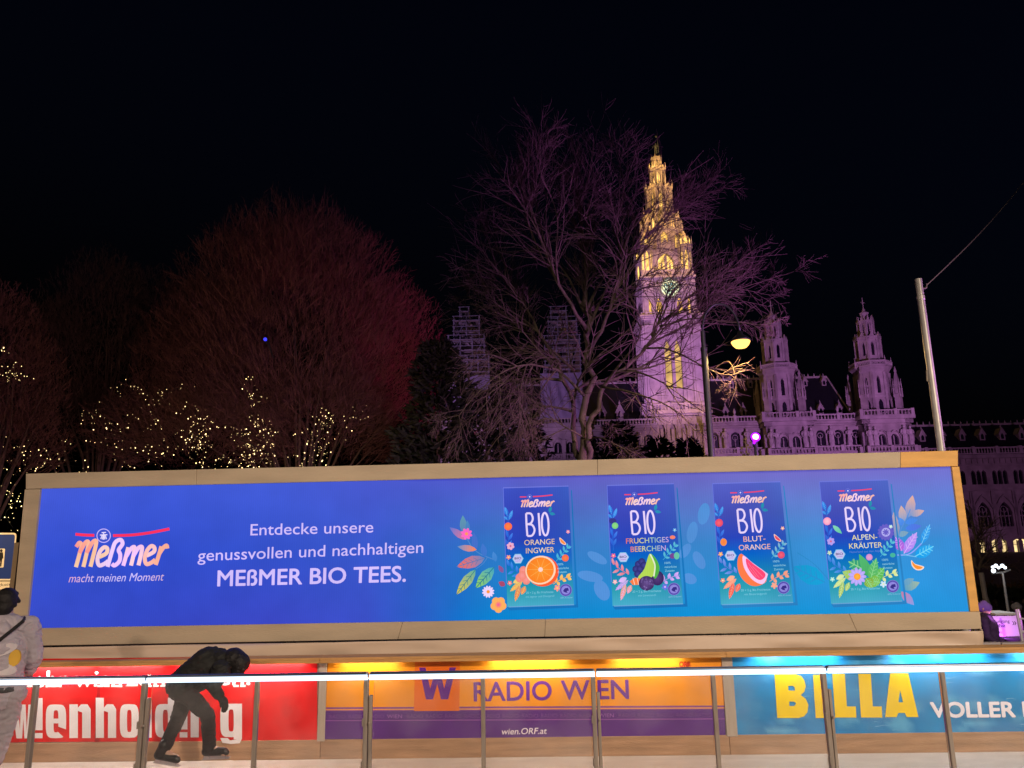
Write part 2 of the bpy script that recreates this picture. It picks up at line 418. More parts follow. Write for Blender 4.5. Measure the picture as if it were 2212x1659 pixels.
wood = surf('spruce_board', hx('#c99a5e'), 0.65, var=0.22, scale=2.2, bump=0.2, bscale=20, stretch=(1.2, 8, 10))
wood_old = surf('worn_board', hx('#a88466'), 0.75, var=0.25, scale=2.2, bump=0.25, bscale=18, stretch=(1.0, 8, 9))
grey_board = surf('grey_board', hx('#b0a294'), 0.7, var=0.12, scale=3, bump=0.15, stretch=(8, 8, 1))
whitewash = surf('painted_board', hx('#c2b298'), 0.7, var=0.13, scale=1.3, bump=0.14, bscale=24, stretch=(1, 4, 4), detail=9)
pine = surf('new_pine_board', hx('#e4b060'), 0.6, var=0.12, scale=2.0, bump=0.1, bscale=16, stretch=(1, 1, 6))
tarp = surf('tarpaulin', hx('#d8c4ae'), 0.55, var=0.06, scale=1.5, bump=0.1, bscale=6)
steel = surf('galvanised_steel', (0.30, 0.26, 0.22), 0.55, 0.25, var=0.25, scale=5, bump=0.1, stretch=(6, 6, 1))
steel_dk = surf('dark_steel', (0.06, 0.06, 0.07), 0.4, 0.6, var=0.2, scale=6)
black_m = surf('black_rubber', (0.012, 0.012, 0.013), 0.6, var=0.2, scale=10)
tubeglow = emit('tube_light', (1.0, 0.92, 0.85), 6.0)

# ---- rink boards: three sections, each > banner, base plank, top rail, light tubes, end post
z_top = B.at(1106, 1411).z; z_rail_lo = B.at(1106, 1424).z; z_ban = B.at(1106, 1596).z
def uB(px, py=1520): return B.u(px, py)
U_END_R, U_END_L = uB(2260), uB(-70)
cuts = [U_END_L, uB(695), uB(1570), U_END_R]
red_p, orange_p, blue_p = printed('red_banner_print', .4), printed('orange_banner_print', .4), printed('blue_banner_print', .4)
def section(name, label, u0, u1, art_fn, pm, tubes):
    t = thing(name, label, 'rink boards', B.pt((u0 + u1) / 2, 0), -B.yaw, 'rink boards behind the ice')
    mb = MB(); mb.box(B.pt(u0 + .002, 0.0, .0), B.t * (u1 - u0 - .004), B.n * .05, (0, 0, z_ban + .012)); bevel(mb.build('base_plank', wood_old, t), .004)
    mb = MB(); mb.box(B.pt(u0 + .002, z_ban + .013, -.012), B.t * (u1 - u0 - .004), B.n * .03, (0, 0, z_rail_lo - z_ban - .014)); mb.build('back_panel', grey_board, t)
    # top rail: flat cap with a front lip, hides the tubes
    mb = MB(); mb.box(B.pt(u0 + .001, z_rail_lo + .035, .13), B.t * (u1 - u0 - .002), B.n * .24, (0, 0, z_top - z_rail_lo - .035))
    mb.box(B.pt(u0 + .001, z_rail_lo + .004, .131), B.t * (u1 - u0 - .002), B.n * .022, (0, 0, .031)); tr0 = bevel(mb.build('top_rail', wood, t), .004)
    A = Art(lambda x, y, k: B.at(x, y, -.004 + k)); art_fn(A); A.build('banner', pm, t)
    for px0, px1, pw, col in tubes:
        a, b = B.u(px0, 1430), B.u(px1, 1430)
        mb = MB(); mb.tube([B.pt(a, z_rail_lo + .020, .085), B.pt(b, z_rail_lo + .020, .085)], .011, 8)
        mb.build('light_tube', tubeglow, tr0)
        lo = lamp('tube_lamp', 'AREA', B.pt((a + b) / 2, z_rail_lo + .005, .085), col, pw, B.pt((a + b) / 2, z_rail_lo - .30, .015), sx=abs(b - a), sy=.03)
        for poff in (): pass
    return t
# red sheet
def wh_glyph(A, x0, x1, kind, y0, y1, col):
    """heavy condensed letter between x0..x1; y0 top of the tall letters, y1 baseline"""
    H = y1 - y0; W = x1 - x0; s_ = W * .40
    yx = y0 + H * .16
    P = lambda x, y: (x0 + W * x, y)
    def bar(xa, xb, ya, yb): A.poly([P(xa, ya), P(xb, ya), P(xb, yb), P(xa, yb)], col)
    def ring(ya, yb, open_=None):
        r = [(.0 + .5 * (1 - math.cos(a)) if False else 0, 0) for a in ()]
        n = 24; out = []; inn = []
        hh = (yb - ya) / 2; cy = (ya + yb) / 2
        for i in range(n):
            a = 2 * math.pi * i / n; ca, sa = math.cos(a), math.sin(a)
            ex = .5 * abs(ca) ** .45 * (1 if ca > 0 else -1); ey = hh * abs(sa) ** .55 * (1 if sa > 0 else -1)
            out.append((x0 + W * (.5 + ex), cy + ey)); inn.append((x0 + W * (.5 + ex * .24), cy + ey * .66))
        fs = []
        for i in range(n):
            if open_ and open_(i, n): continue
            j = (i + 1) % n; fs.append((i, n + i, n + j, j))
        A.add(out + inn, [f[::-1] for f in fs], [hx(col)] * (2 * n))
    if kind == 'w':
        A.poly([P(-.02, yx), P(.26, yx), P(.34, y1 - H * .2), P(.40, yx), P(.62, yx), P(.68, y1 - H * .2), P(.76, yx), P(1.02, yx), P(.84, y1), P(.56, y1), P(.51, y0 + H * .5), P(.45, y1), P(.17, y1)], col)
    elif kind == '!': bar(0, 1, y0, y1 - H * .20); bar(.02, 1, y1 - H * .13, y1)
    elif kind == 'l': bar(0, 1, y0, y1)
    elif kind == 'e':
        ring(yx, y1, lambda i, n: n * .02 < i < n * .13); bar(.36, .97, yx + (y1 - yx) * .42, yx + (y1 - yx) * .56)
    elif kind == 'o': ring(yx, y1)
    elif kind == 'n': bar(0, .40, yx, y1); bar(.60, 1, yx + H * .12, y1); A.poly([P(.38, yx + H * .1), P(.55, yx), P(.85, yx), P(1, yx + H * .12), P(1, yx + H * .2), P(.6, yx + H * .2), P(.38, yx + H * .16)], col)
    elif kind == 'h': bar(0, .40, y0, y1); bar(.60, 1, yx + H * .12, y1); A.poly([P(.38, yx + H * .1), P(.55, yx), P(.85, yx), P(1, yx + H * .12), P(1, yx + H * .2), P(.6, yx + H * .2), P(.38, yx + H * .16)], col)
    elif kind == 'd': ring(yx, y1); bar(.62, 1, y0, y1)
    elif kind == 'g': ring(yx, y1); bar(.62, 1, yx, y1 + H * .05); A.poly([P(0, y1 + H * .02), P(.34, y1 + H * .02), P(.45, y1 + H * .08), P(1, y1 + H * .03), P(.9, y1 + H * .15), P(.5, y1 + H * .17), P(.1, y1 + H * .14)], col)
def red_art(A):
    y0a, y0b, y1a, y1b = 1424, 1419, 1604, 1600
    A.poly([(-80, y0a), (685, y0b), (685, y1b), (-80, y1a)], '#e30f14')
    A.poly([(-80, y0a), (40, y0a), (40, y1a), (-80, y1a)], '#d80e12')
    A.poly([(386 - 174, 1424), (392 - 174, 1424), (388 - 174, 1603), (378 - 174, 1603)], '#b01018')
    t1 = 'mehr wien zum leben.'
    A.text('mehr wien', (30, 1485), (262, 1482), 34, '#fff4f4', .022)
    A.text('zum leben.', (272, 1482), (540, 1479), 34, '#fff4f4', .022)
    # foot serifs
    for x in (36, 50, 64, 108, 122, 216, 231, 246, 258, 322, 337, 352, 420, 510, 525):
        A.poly([(x - 6, 1479.5), (x + 6, 1479.5), (x + 6, 1484), (x - 6, 1484)], '#fff4f4')
    L = [('w', 28, 72), ('!', 75, 92), ('e', 99, 143), ('n', 150, 196), ('h', 207, 251), ('o', 259, 300), ('l', 308, 328), ('d', 335, 380), ('!', 388, 405), ('n', 412, 456), ('g', 476, 523)]
    for k, a, b in L:
        y1 = 1595 - (a - 30) * .006; wh_glyph(A, a, b, k, 1508 - (a - 30) * .004, y1, '#f4eef2')
def orange_art(A):
    q = lambda x, y: (708 + (1561 - 708) * x + (-7 + 14 * x) * (y / 178.0), 1421 - 4 * x + y)   # x 0..1, y px down
    def rect(xa, xb, ya, yb, c): A.poly([q(xa, ya), q(xb, ya), q(xb, yb), q(xa, yb)], c)
    rect(0, 1, 0, 112, '#f39a1e'); rect(0, 1, 112, 176, '#5b2a86')
    rect(0, 1, 107, 111, '#8a4a92'); rect(0, 1, 111, 113.5, '#f0a050'); rect(0, 1, 113.5, 115.5, '#8a4a92')
    rect(0, 1, 135, 137, '#9055a8')
    rect(.221, .335, 0, 116, '#ee7416')
    # W of bold bars
    def W(x0, x1, y0, y1, c):
        w_ = x1 - x0; P = lambda x, y: q(x0 + w_ * x, y0 + (y1 - y0) * y)
        A.poly([P(0, 0), P(.17, 0), P(.31, .66), P(.43, .12), P(.57, .12), P(.69, .66), P(.83, 0), P(1, 0), P(.80, 1), P(.61, 1), P(.5, .52), P(.39, 1), P(.20, 1)], c)
    W(.232, .325, 22, 91, '#6a2a98')
    A.text('RADIO', q(.372, 95), q(.566, 93), 40, '#6f2f9c', .020); A.text('WIEN', q(.592, 92.5), q(.760, 91), 40, '#6f2f9c', .020)
    A.text('RADIO WIEN', q(.54, 36), q(.62, 36), 9, '#c06a20', .0)
    A.text('RADIO', q(.012 + .895, 22), q(.918, 22), 8, '#b8341c', .01); A.text('ORF', q(.89, 23), q(.916, 23), 11, '#c23018', .03)
    x = .01; i = 0
    while x < .97:
        wd_, body = (.046, 'WIEN') if i in (3, 14) else (.044, 'RADIO')
        A.text(body, q(x, 131), q(x + wd_ * (.82 if body == 'WIEN' else .92), 131), 8, '#9a62b8' if body == 'WIEN' else '#7a4a9c', .012 if body == 'WIEN' else 0)
        x += wd_ + .004; i += 1
    A.text('wien.ORF.at', q(.440, 167), q(.553, 166), 13, '#fbeeff', .008, .18)
def blue_art(A):
    rng = random.Random(3); rows = []; cols = []; nx, ny = 60, 16
    for j in range(ny + 1):
        r = []; c = []
        for i in range(nx + 1):
            x, y = i / nx, j / ny; px = 1580 + (2290 - 1580) * x; py = 1413 - 6 * x + (178 - 2 * x) * y
            r.append((px + (10 - 0 * x) * y * (1 if x < .02 else 1), py))
            v = noise.fractal(Vector((x * 9, y * 5.5, 1.3)), 1.0, 2.0, 4)
            b = mixc(hx('#1f93d2'), hx('#0b6fb4'), max(0, min(1, .35 + .5 * y - .2 + v * .5)))
            c.append(mixc(b, hx('#6fc4ea'), max(0, min(.55, v * 1.3 - .25))))
        rows.append(r); cols.append(c)
    A.grid(rows, cols)
    for i in range(26):   # wisps of foam and bubbles
        x, y = rng.uniform(1620, 2230), rng.uniform(1450, 1578); l = rng.uniform(6, 34)
        A.stroke([(x, y), (x + l * .5, y + rng.uniform(-3, 3)), (x + l, y + rng.uniform(-4, 4))], rng.uniform(.5, 1.3), rng.choice(['#7cc8ea', '#58b4e0', '#9ad6f0']), tip=.2)
    Y = '#f6d21e'
    # heavy BILLA, drawn letter by letter
    y0, y1 = 1456.5, 1551
    sk = lambda x, y: (x + (y - y0) * .065, y)
    def poly(pts): A.poly([sk(*p) for p in pts], Y)
    def plate(out, inn):   # outline with one hole, as a ring of quads
        n = len(out); A.add([sk(*p) for p in out + inn], [(i, (i + 1) % n, n + (i + 1) % n, n + i) for i in range(n)][::1], [hx(Y)] * (2 * n))
    xb = 1673; m_ = 1500
    # B : left bar, three cross bars, two bowls
    poly([(xb, y0), (xb + 28, y0), (xb + 28, y1), (xb, y1)])
    poly([(xb + 28, y0), (xb + 46, y0), (xb + 58, y0 + 4), (xb + 64, y0 + 14), (xb + 66, y0 + 26), (xb + 62, y0 + 38), (xb + 54, y0 + 45), (xb + 42, y0 + 35), (xb + 42, y0 + 28), (xb + 38, y0 + 25), (xb + 28, y0 + 25)])
    poly([(xb + 28, y0 + 35), (xb + 42, y0 + 35), (xb + 54, y0 + 45), (xb + 64, y0 + 53), (xb + 42, y0 + 62), (xb + 38, y0 + 59), (xb + 28, y0 + 59)])
    poly([(xb + 64, y0 + 53), (xb + 69, y0 + 66), (xb + 66, y0 + 82), (xb + 58, y0 + 91), (xb + 46, y1), (xb + 28, y1), (xb + 28, y1 - 26), (xb + 38, y1 - 26), (xb + 42, y1 - 30), (xb + 42, y0 + 62)])
    xi = 1756; poly([(xi, y0 + 1), (xi + 27, y0 + 1), (xi + 27, y1), (xi, y1)])
    for xl in (1798, 1854):
        poly([(xl, y0 - 1), (xl + 27, y0 - 1), (xl + 27, y1 - 25), (xl + 46, y1 - 25), (xl + 46, y1 - 1), (xl, y1 - 1)])
    xa = 1908; ya, yb = y0 - 2, y1 - 2
    poly([(xa + 15, ya), (xa + 34, ya), (xa + 34, ya + 36), (xa + 29, yb - 32), (xa + 34, yb - 32), (xa + 34, yb - 9), (xa + 27, yb - 9), (xa + 23, yb), (xa - 2, yb)])
    poly([(xa + 34, ya), (xa + 54, ya), (xa + 70, yb), (xa + 45, yb), (xa + 41, yb - 9), (xa + 34, yb - 9), (xa + 34, yb - 32), (xa + 39, yb - 32), (xa + 34, ya + 36)])
    A.text('VOLLER', (2013, 1549), (2193, 1548), 31, '#f6f2ff', .045, .0, (-.105, -1)); A.text('LEBEN', (2212, 1547.5), (2350, 1546), 31, '#f6f2ff', .045, 0, (-.12, -1))
WARM = (1.0, 0.90, 0.74); NEUT = (1.0, 0.90, 0.82); COOL = (0.8, 0.93, 1.0)
section('rink_boards', 'rink boards with a red banner reading wienholding in heavy white letters', cuts[0], cuts[1], red_art, red_p,
        [(68, 194, 5, NEUT), (209, 345, 5, NEUT), (380, 520, 5, NEUT), (525, 655, 5, NEUT)])
section('rink_boards', 'rink boards with an orange and purple banner reading RADIO WIEN', cuts[1], cuts[2], orange_art, orange_p,
        [(735, 860, 2.2, WARM), (1060, 1226, 3.6, WARM), (1325, 1470, 2.6, WARM)])
section('rink_boards', 'rink boards with a blue water banner reading BILLA in yellow', cuts[2], cuts[3], blue_art, blue_p,
        [(1625, 1812, 4.0, COOL), (1925, 2130, 4.4, COOL), (2190, 2250, 1.5, COOL)])
# the upright boards between the banners, each standing on its own between two sections
for px0, px1, tx0, tx1, lab in ((684, 708, 690, 706, 'upright grey board between the red and the orange banner'), (1561, 1592, 1561, 1580, 'upright grey board between the orange and the blue banner')):
    mb = MB(); a, b = B.u(px0 + 4, 1520), B.u(px1 - 4, 1520)
    mb.box(B.pt(a, z_ban - .0, .016), B.t * (b - a), B.n * .018, (0, 0, z_rail_lo - z_ban))
    tag(bevel(mb.build('upright_board', grey_board), .003), lab, 'board', 'upright boards between the banners')

# ---- the LED screen in its board frame
scr = thing('advertising_screen', 'wide LED advertising screen in a pale board frame showing blue tea adverts', 'LED screen', S.pt(0, GND), -S.yaw)
DTL, DTR, DBR, DBL = (90, 1055), (2053, 1007), (2093, 1322), (60, 1358)
def bil(x, y):
    top = (DTL[0] + (DTR[0] - DTL[0]) * x, DTL[1] + (DTR[1] - DTL[1]) * x); bot = (DBL[0] + (DBR[0] - DBL[0]) * x, DBL[1] + (DBR[1] - DBL[1]) * x)
    return (top[0] + (bot[0] - top[0]) * y, top[1] + (bot[1] - top[1]) * y)
def board(name, pts, mat, off, th, label=None):
    mb = MB(); mb.ext([S.at(x, y, off) for x, y in pts], S.n * th); o = bevel(mb.build(name, mat, scr), .004)
    if label: o['label'] = label
    return o
def lerp2(a, b, t): return (a[0] + (b[0] - a[0]) * t, a[1] + (b[1] - a[1]) * t)
OTL, OTR, OBR, OBL = (60, 1024), (2066, 974), (2117, 1358), (24, 1395)
it = lambda px: DTL[1] + (DTR[1] - DTL[1]) * (px - DTL[0]) / (DTR[0] - DTL[0])     # inner top edge y
ot = lambda px: OTL[1] + (OTR[1] - OTL[1]) * (px - OTL[0]) / (OTR[0] - OTL[0])
ib = lambda px: DBL[1] + (DBR[1] - DBL[1]) * (px - DBL[0]) / (DBR[0] - DBL[0])
ob = lambda px: OBL[1] + (OBR[1] - OBL[1]) * (px - OBL[0]) / (OBR[0] - OBL[0])
def pxo(x): return x
for a, b, mt, lab in ((60, 427, whitewash, None), (427.6, 1290, whitewash, None), (1290.6, 1942, whitewash, None), (1942.6, 2066, pine, 'new yellow pine board at the right end')):
    board('frame_board', [(a, ot(a)), (b, ot(b)), (b, it(b) + 1), (a, it(a) + 1)], mt, .035, .09, lab)
for a, b in ((26, 860), (860.6, 1176), (1176.6, 1848), (1848.6, 2117)):
    c = lambda q: 60 + (q - 26) * (2093 - 60) / (2117 - 26)
    board('frame_board', [(c(a) - (8 if a == 26 else 0) - 22 * (a == 26), ib(a) - 1), (c(b) + (20 if b == 2117 else 0), ib(b) - 1), (b, ob(b)), (a, ob(a))], whitewash, .035, .09)
board('frame_board', [(57.5, it(60) + 2), (90.6, it(90) + 2), (61, 1356.5), (29, 1357.5)], whitewash, .034, .088)
board('frame_board', [(2052.6, it(2053) + 2), (2069, it(2069) + 2), (2112, 1320), (2092.6, 1320.5)], pine, .034, .088, 'new yellow pine board with knots at the right side')
mb = MB()
mb.ext([S.at(x, y, -.10) for x, y in (OTL, OTR, OBR, OBL)], S.n * .06); mb.build('back_sheet', grey_board, scr)
for px in (120, 620, 1106, 1600, 2060):   # steel legs behind the boards carry the screen down to the square
    mb = MB(); q = S.at(px, 1200, -.17); mb.box((q.x - .04, q.y, GND), (.08, 0, 0), (0, .08, 0), (0, 0, S.at(px, 1300).z - GND)); mb.build('leg', steel_dk, scr)

A = Art(lambda x, y, k: S.at(x, y, k), step=.00004)
gx = [0, .12, .26, .36, .42, .46, .50, .56, .66, .78, .90, 1.0]
top = ['#465cda', '#405ad8', '#445cd6', '#4a5ad0', '#4e5acc', '#525bcc', '#585cca', '#625ec6', '#6a64c6', '#746cc8', '#786ecc', '#7672d0']
mid = ['#3550d0', '#324ece', '#3552cc', '#3a58cc', '#3462c8', '#2f6ec6', '#2f78c6', '#3a7cc8', '#3c84cc', '#3c8cd2', '#3c94da', '#3a90da']
lo_ = ['#3a4cc8', '#3648c4', '#3c48c4', '#3c50c8', '#2a60c8', '#1272cc', '#0884d0', '#0a8cd4', '#0a90d6', '#1094d8', '#1c98de', '#2496e0']
ys = [0, .02, .12, .3, .5, .7, .88, 1.0]
rows, cols = [], []
for y in ys:
    r = []; c = []
    for i, x in enumerate(gx):
        r.append(bil(x, y))
        t_, m_, l_ = hx(top[i]), hx(mid[i]), hx(lo_[i])
        cc = mixc(t_, m_, y / .5) if y < .5 else mixc(m_, l_, (y - .5) / .5)
        if y == 0 and i > 3: cc = mixc(cc, hx('#2a2aa8'), .6)
        c.append(cc)
    rows.append(r); cols.append(c)
A.grid(rows, cols)
# brand block at the left
logo_bar(A, lambda x, y: (163 + 203 * x, 1154 - 2 * x - y * 190), 14.5, 6)
draw_logo(A, lambda x, y: (157 + 73 * x + 0 * y, 1224 - 5.6 * x / 2.72 - 64 * y), 8.6)
A.text('macht meinen Moment', (148, 1258), (352, 1254), 17.5, ['#e0a8c8', '#d0c4ff', '#d0c4ff', '#d8b4d8'], .0, .2)
T3 = '#d6c2ff'
A.text('Entdecke unsere', (541, 1156.5), (806, 1150), 24, T3, .004)
A.text('genussvollen und nachhaltigen', (427, 1212), (914, 1194), 24.5, T3, .004)
A.text('MEßMER BIO TEES.', (470, 1266), (876, 1256), 33, T3, .022)

# sprigs painted between and beside the boxes
def sprig(pts, leaves, col, wd=1.6):
    A.stroke(pts, wd, col)
    for a in leaves: A.leaf(*a)
P1 = lambda cx, cy: (960.1 + cx * .19842, 1014.9 + cy * .19842)    # from the pack-1 close-up grid (1750,1850 .. 2350,2450 at 1659)
def L1(b, t, wd, c, tc=None, vein=None): A.leaf(P1(*b), P1(*t), wd * .198, c, tc, vein)
A.stroke([P1(230, 720), P1(300, 840), P1(380, 910), P1(470, 950), P1(560, 985)], 2.2, '#4f86cc')
A.stroke([P1(470, 950), P1(420, 1020), P1(340, 1080)], 1.6, '#4f86cc')
L1((210, 690), (200, 495), 80, '#5f88b8', '#5f9ab0'); L1((255, 690), (250, 550), 50, '#4f80c4', '#4a88c4'); L1((240, 760), (55, 625), 75, '#e0788c', '#5b78d0')
L1((340, 880), (320, 680), 70, '#4672cc', '#4672cc'); L1((440, 950), (415, 800), 70, '#3f76cc', '#4478d0'); L1((560, 1000), (530, 890), 55, '#3f84d0', '#4a8ad4')
L1((350, 870), (140, 835), 70, '#ff8a50', '#5c90c4'); L1((440, 960), (135, 1055), 130, '#5a86c0', '#ff6a3c', '#6a78b0'); L1((340, 1085), (130, 1360), 110, '#58b0a0', '#e0cc40', '#38808c')
L1((540, 1060), (340, 1288), 130, '#38a0c0', '#98d850', '#2a7c98'); L1((640, 1120), (590, 1040), 50, '#7a5fa8', '#a0507c'); L1((660, 1260), (590, 1220), 60, '#a84a70', '#b04a6a')
A.flower(*P1(240, 697), 12, '#ff6ac8', '#ff9a60', 8, .4); A.flower(*P1(476, 1327), 12.5, '#f0d8ff', '#ff9a40', 12, .3)
A.flower(*P1(588, 1468), 16.5, '#ffb060', '#ff4a90', 5, .75); A.ell(*P1(588, 1468), 7, 7, '#f050a0', '#ffa060')
for (x, y, wd, ht, rot) in ((1290, 1205, 34, 14, .5), (1275, 1245, 40, 16, .2), (1300, 1275, 34, 22, 1.1), (1495, 1150, 16, 34, .2), (1510, 1210, 16, 30, -.5), (1490, 1250, 22, 16, .4), (1520, 1110, 18, 34, .2), (1480, 1190, 14, 26, .6)):
    A.ell(x, y, wd * .7, ht * .7, '#5492da', n=16, rot=rot)
A.leaf((1782, 1258), (1712, 1224), 40, '#1aa0d8', '#189ad0', '#2890d0'); A.stroke([(1798, 1262), (1760, 1220), (1722, 1194)], 1.6, '#2e8ac8')
for b, t, wd, c, tc in (((1962, 1118), (1971, 1070), 22, '#6f9ad8', '#e8b09c'), ((1952, 1130), (1946, 1092), 18, '#7aa0d4', '#e0b4a4'), ((1966, 1113), (1996, 1103), 15, '#86a0d0', '#e4b0a0'), ((1936, 1165), (1930, 1106), 19, '#6c96c8', '#c0a8b8'),
                        ((1955, 1130), (1982, 1122), 14, '#4c8ef0', '#4c8ef0'), ((1950, 1136), (1942, 1118), 14, '#4a88ea', '#5a98f0'), ((1955, 1142), (1990, 1136), 15, '#4a84f0', '#5a78e8'), ((1938, 1156), (1962, 1150), 13, '#7aa8c8', '#86a8c0')):
    A.leaf(b, t, wd, c, tc)
A.stroke([(1934, 1180), (1945, 1145), (1960, 1115), (1966, 1100)], 1.8, '#5c94e0')
A.stroke([(1938, 1199), (1965, 1196), (1992, 1172)], 2.4, '#9aa8ff'); A.stroke([(1950, 1198), (1980, 1203)], 2.0, '#7ac0f0', sm=False)
A.leaf((1952, 1196), (1980, 1150), 22, '#a880f0', '#c8a0ff', '#e0b8ff'); A.leaf((1948, 1190), (1934, 1160), 22, '#c060d8', '#8a70e8', '#d8a0f8'); A.leaf((1990, 1175), (2008, 1133), 17, '#2a9cf0', '#48a8f8', '#8adcff'); A.leaf((1976, 1202), (2016, 1180), 26, '#12a0f0', '#38b0f4', '#7ae0ff')
A.poly(spline([(1968, 1210), (1976, 1218), (1995, 1224), (1990, 1231), (1978, 1231), (1969, 1222)], True, 4), '#ffe0c8'); A.poly(spline([(1970, 1213), (1977, 1220), (1992, 1225), (1988, 1229), (1979, 1229), (1971, 1221)], True, 4), '#ff9430')
A.leaf((1950, 1272), (1986, 1258), 20, '#4f9ac4', '#a0b8a0'); A.leaf((1948, 1262), (1974, 1250), 14, '#5c9cc8', '#7aa8bc'); A.leaf((1946, 1278), (1974, 1307), 18, '#c87aa0', '#8aa0e8')

# the four tea boxes
PACKS = [((1087, 1054), (1228, 1050), (1240, 1306), (1096, 1311)), ((1311, 1049), (1455, 1045), (1475, 1304), (1323, 1309)),
         ((1538, 1045), (1684, 1041), (1712, 1301), (1556, 1306)), ((1768, 1041), (1915, 1037), (1946, 1298), (1793, 1304))]
TITLES = [('ORANGE', 'INGWER', ['#f0c890', '#ffe4b8', '#f0c890']), ('FRUCHTIGES', 'BEERCHEN', ['#f07858', '#e8e088', '#a0d0c0', '#e0b0f0']), ('BLUT-', 'ORANGE', ['#f4a898', '#ffe0d0', '#f4b0a0']), ('ALPEN-', 'KRÄUTER', ['#f4e490', '#f0f0d0', '#f0dc90'])]
TW = [((.29, .75), (.31, .74)), ((.24, .86), (.30, .81)), ((.385, .70), (.31, .76)), ((.385, .75), (.335, .81))]
ACC = [('#ffb050', '#ff7a40', '#ffd070'), ('#c09af0', '#ff9a90', '#e8b8ff'), ('#ff9a80', '#ff5a50', '#ffb090'), ('#d8e890', '#b8d060', '#e8f0b0')]
for k, (tl, tr, br, bl) in enumerate(PACKS):
    def M(u, v, tl=tl, tr=tr, br=br, bl=bl):
        a = lerp2(tl, tr, u); b = lerp2(bl, br, u); return lerp2(a, b, v)
    W_ = tr[0] - tl[0]
    # soft shade round the box as the advert draws it
    A.poly([M(-.0, 1.0), M(1.03, 1.0), M(1.035, .03), M(1.05, .04), M(1.06, 1.025), M(.03, 1.03)], '#1a74bc' if k < 2 else '#2c82c4')
    gr = [(0, ['#3f52c4', '#4a54c4', '#5660c6'][min(k, 2)]), (.25, ['#3444b8', '#3c48b8', '#4650b8'][min(k, 2)]), (.45, '#2a46bc'), (.58, '#0a62c8'), (.72, '#1480b8'), (.85, '#2a9cb0'), (1, '#4aaecc')]
    A.grid([[M(0, v), M(.5, v), M(1, v)] for v, _ in gr], [[c, c, mixc(hx(c), hx('#3a7ac0'), .25)] for _, c in gr])
    A.stroke([M(0, 0), M(1, 0)], 2.2, '#7078dc', sm=False); A.stroke([M(0, 0), M(0, .8)], 1.4, '#6a78e0', sm=False); A.stroke([M(.02, 1), M(1, 1)], 2.2, '#6aa8d8', sm=False)
    if k == 1: pass
    logo_bar(A, lambda x, y: M(.25 + .5 * x, .08 - .004 * x - y * .10), 4.6, 2.6, '#8a90e0', '#f04a70', False)
    draw_logo(A, lambda x, y: M(.25 + .185 * x, .165 - .066 * y), 3.1, ('#ffa0a0', '#ffd0c0', '#ffd8e8', '#f8d0f0', '#ffd8d8', '#ffc0b0'))
    bx, bw = .335, .33
    for st in BIO:
        if st is None:
            A.stroke([M(bx + bw * (.86 + .155 * math.cos(a)), .315 - .095 * math.sin(a)) for a in [2 * math.pi * i / 18 for i in range(18)]], 4.2, '#ecd8ff', closed=True)
        else: A.stroke([M(bx + bw * x, .41 - .19 * y) for x, y in st], 4.2, '#ecd8ff')
    A.leaf(M(.69, .22), M(.72, .165), 7, '#2a8ab0', '#2a9ab8'); A.leaf(M(.69, .225), M(.78, .235), 7, '#2a90b8', '#2a8ab0')
    t1, t2, tc = TITLES[k]; (a0, a1), (b0, b1) = TW[k]
    A.text(t1, M(a0, .487), M(a1, .484), 11.2, tc, .0); A.text(t2, M(b0, .556), M(b1, .553), 11.2, tc, .0)
    if k == 3: A.text('Naturland aus den Alpen', M(.335, .59), M(.80, .588), 4, '#6a8ad8')
    # hexagon seal
    hx_ = [M(.185 + .085 * math.cos(R(60 * i)), .598 + .046 * math.sin(R(60 * i))) for i in range(6)]
    A.poly(hx_, '#86d0e8'); A.poly([M(.185 + .074 * math.cos(R(60 * i)), .598 + .040 * math.sin(R(60 * i))) for i in range(6)], '#c8c4f4')
    A.text('BIO', M(.135, .604), M(.235, .603), 4.6, '#4a3a70', .02); A.stroke([M(.145, .618), M(.225, .617)], .8, '#a86ac0', sm=False)
    # left border of leaves and small fruit
    for b, t, wd, c, tc2 in (((.05, .24), (.015, .16), 9, '#1a62d0', '#3a90f0'), ((.07, .27), (.13, .19), 8, '#2a70d8', '#4aa0f4'), ((.05, .27), (.0, .24), 8, '#1a58c8', '#2a80e0'),
                             ((.05, .42), (.02, .35), 6, '#2a60d8', '#3a78e8'), ((.06, .44), (.12, .38), 6, '#2a60d8', '#4a88f0'), ((.05, .50), (.01, .43), 6, '#2a58d0', '#3a70e0'), ((.05, .50), (.10, .44), 6, '#2a60d0', '#4080e8')):
        A.leaf(M(*b), M(*t), wd, c, tc2, '#6ab8ff' if wd > 7 else None)
    A.stroke([M(.05, .54), M(.05, .40), M(.06, .24)], 1.4, '#2a6cd8')
    fr = [('#ff8a48', '#ff6a48'), ('#98e088', '#78d080'), ('#ff6a78', '#e8486a'), ('#ffc8d8', '#ff9ac0')][k]
    if k == 1: A.ell(*M(.06, .295), 8, 6, '#3a3a88'); A.ell(*M(.09, .335), 7, 7, fr[0], fr[1])
    else: A.ell(*M(.055, .325), 8.5, 8.5, fr[0], fr[1])
    if k == 2: A.ell(*M(.10, .485), 7, 8, '#ff7a50', '#ff9a40')
    elif k == 1: pass
    else: A.flower(*M(.08, .49), 8, '#f0b0d0' if k == 0 else '#b8a0f0', '#d86a90', 6, .6)
    if k == 3: A.leaf(M(.13, .36), M(.25, .43), 10, '#8ad8b8', '#60c8a0')
    A.flower(*M(.045, .583), 5, ['#ff9a80', '#ff6a98', '#ffb070', '#b8e0c8'][k], '#ffe0a0'); A.flower(*M(.05, .80), 5, ['#ff7a80', '#ffb8c8', '#ff9a80', '#a8e8e0'][k], '#fff0c0')
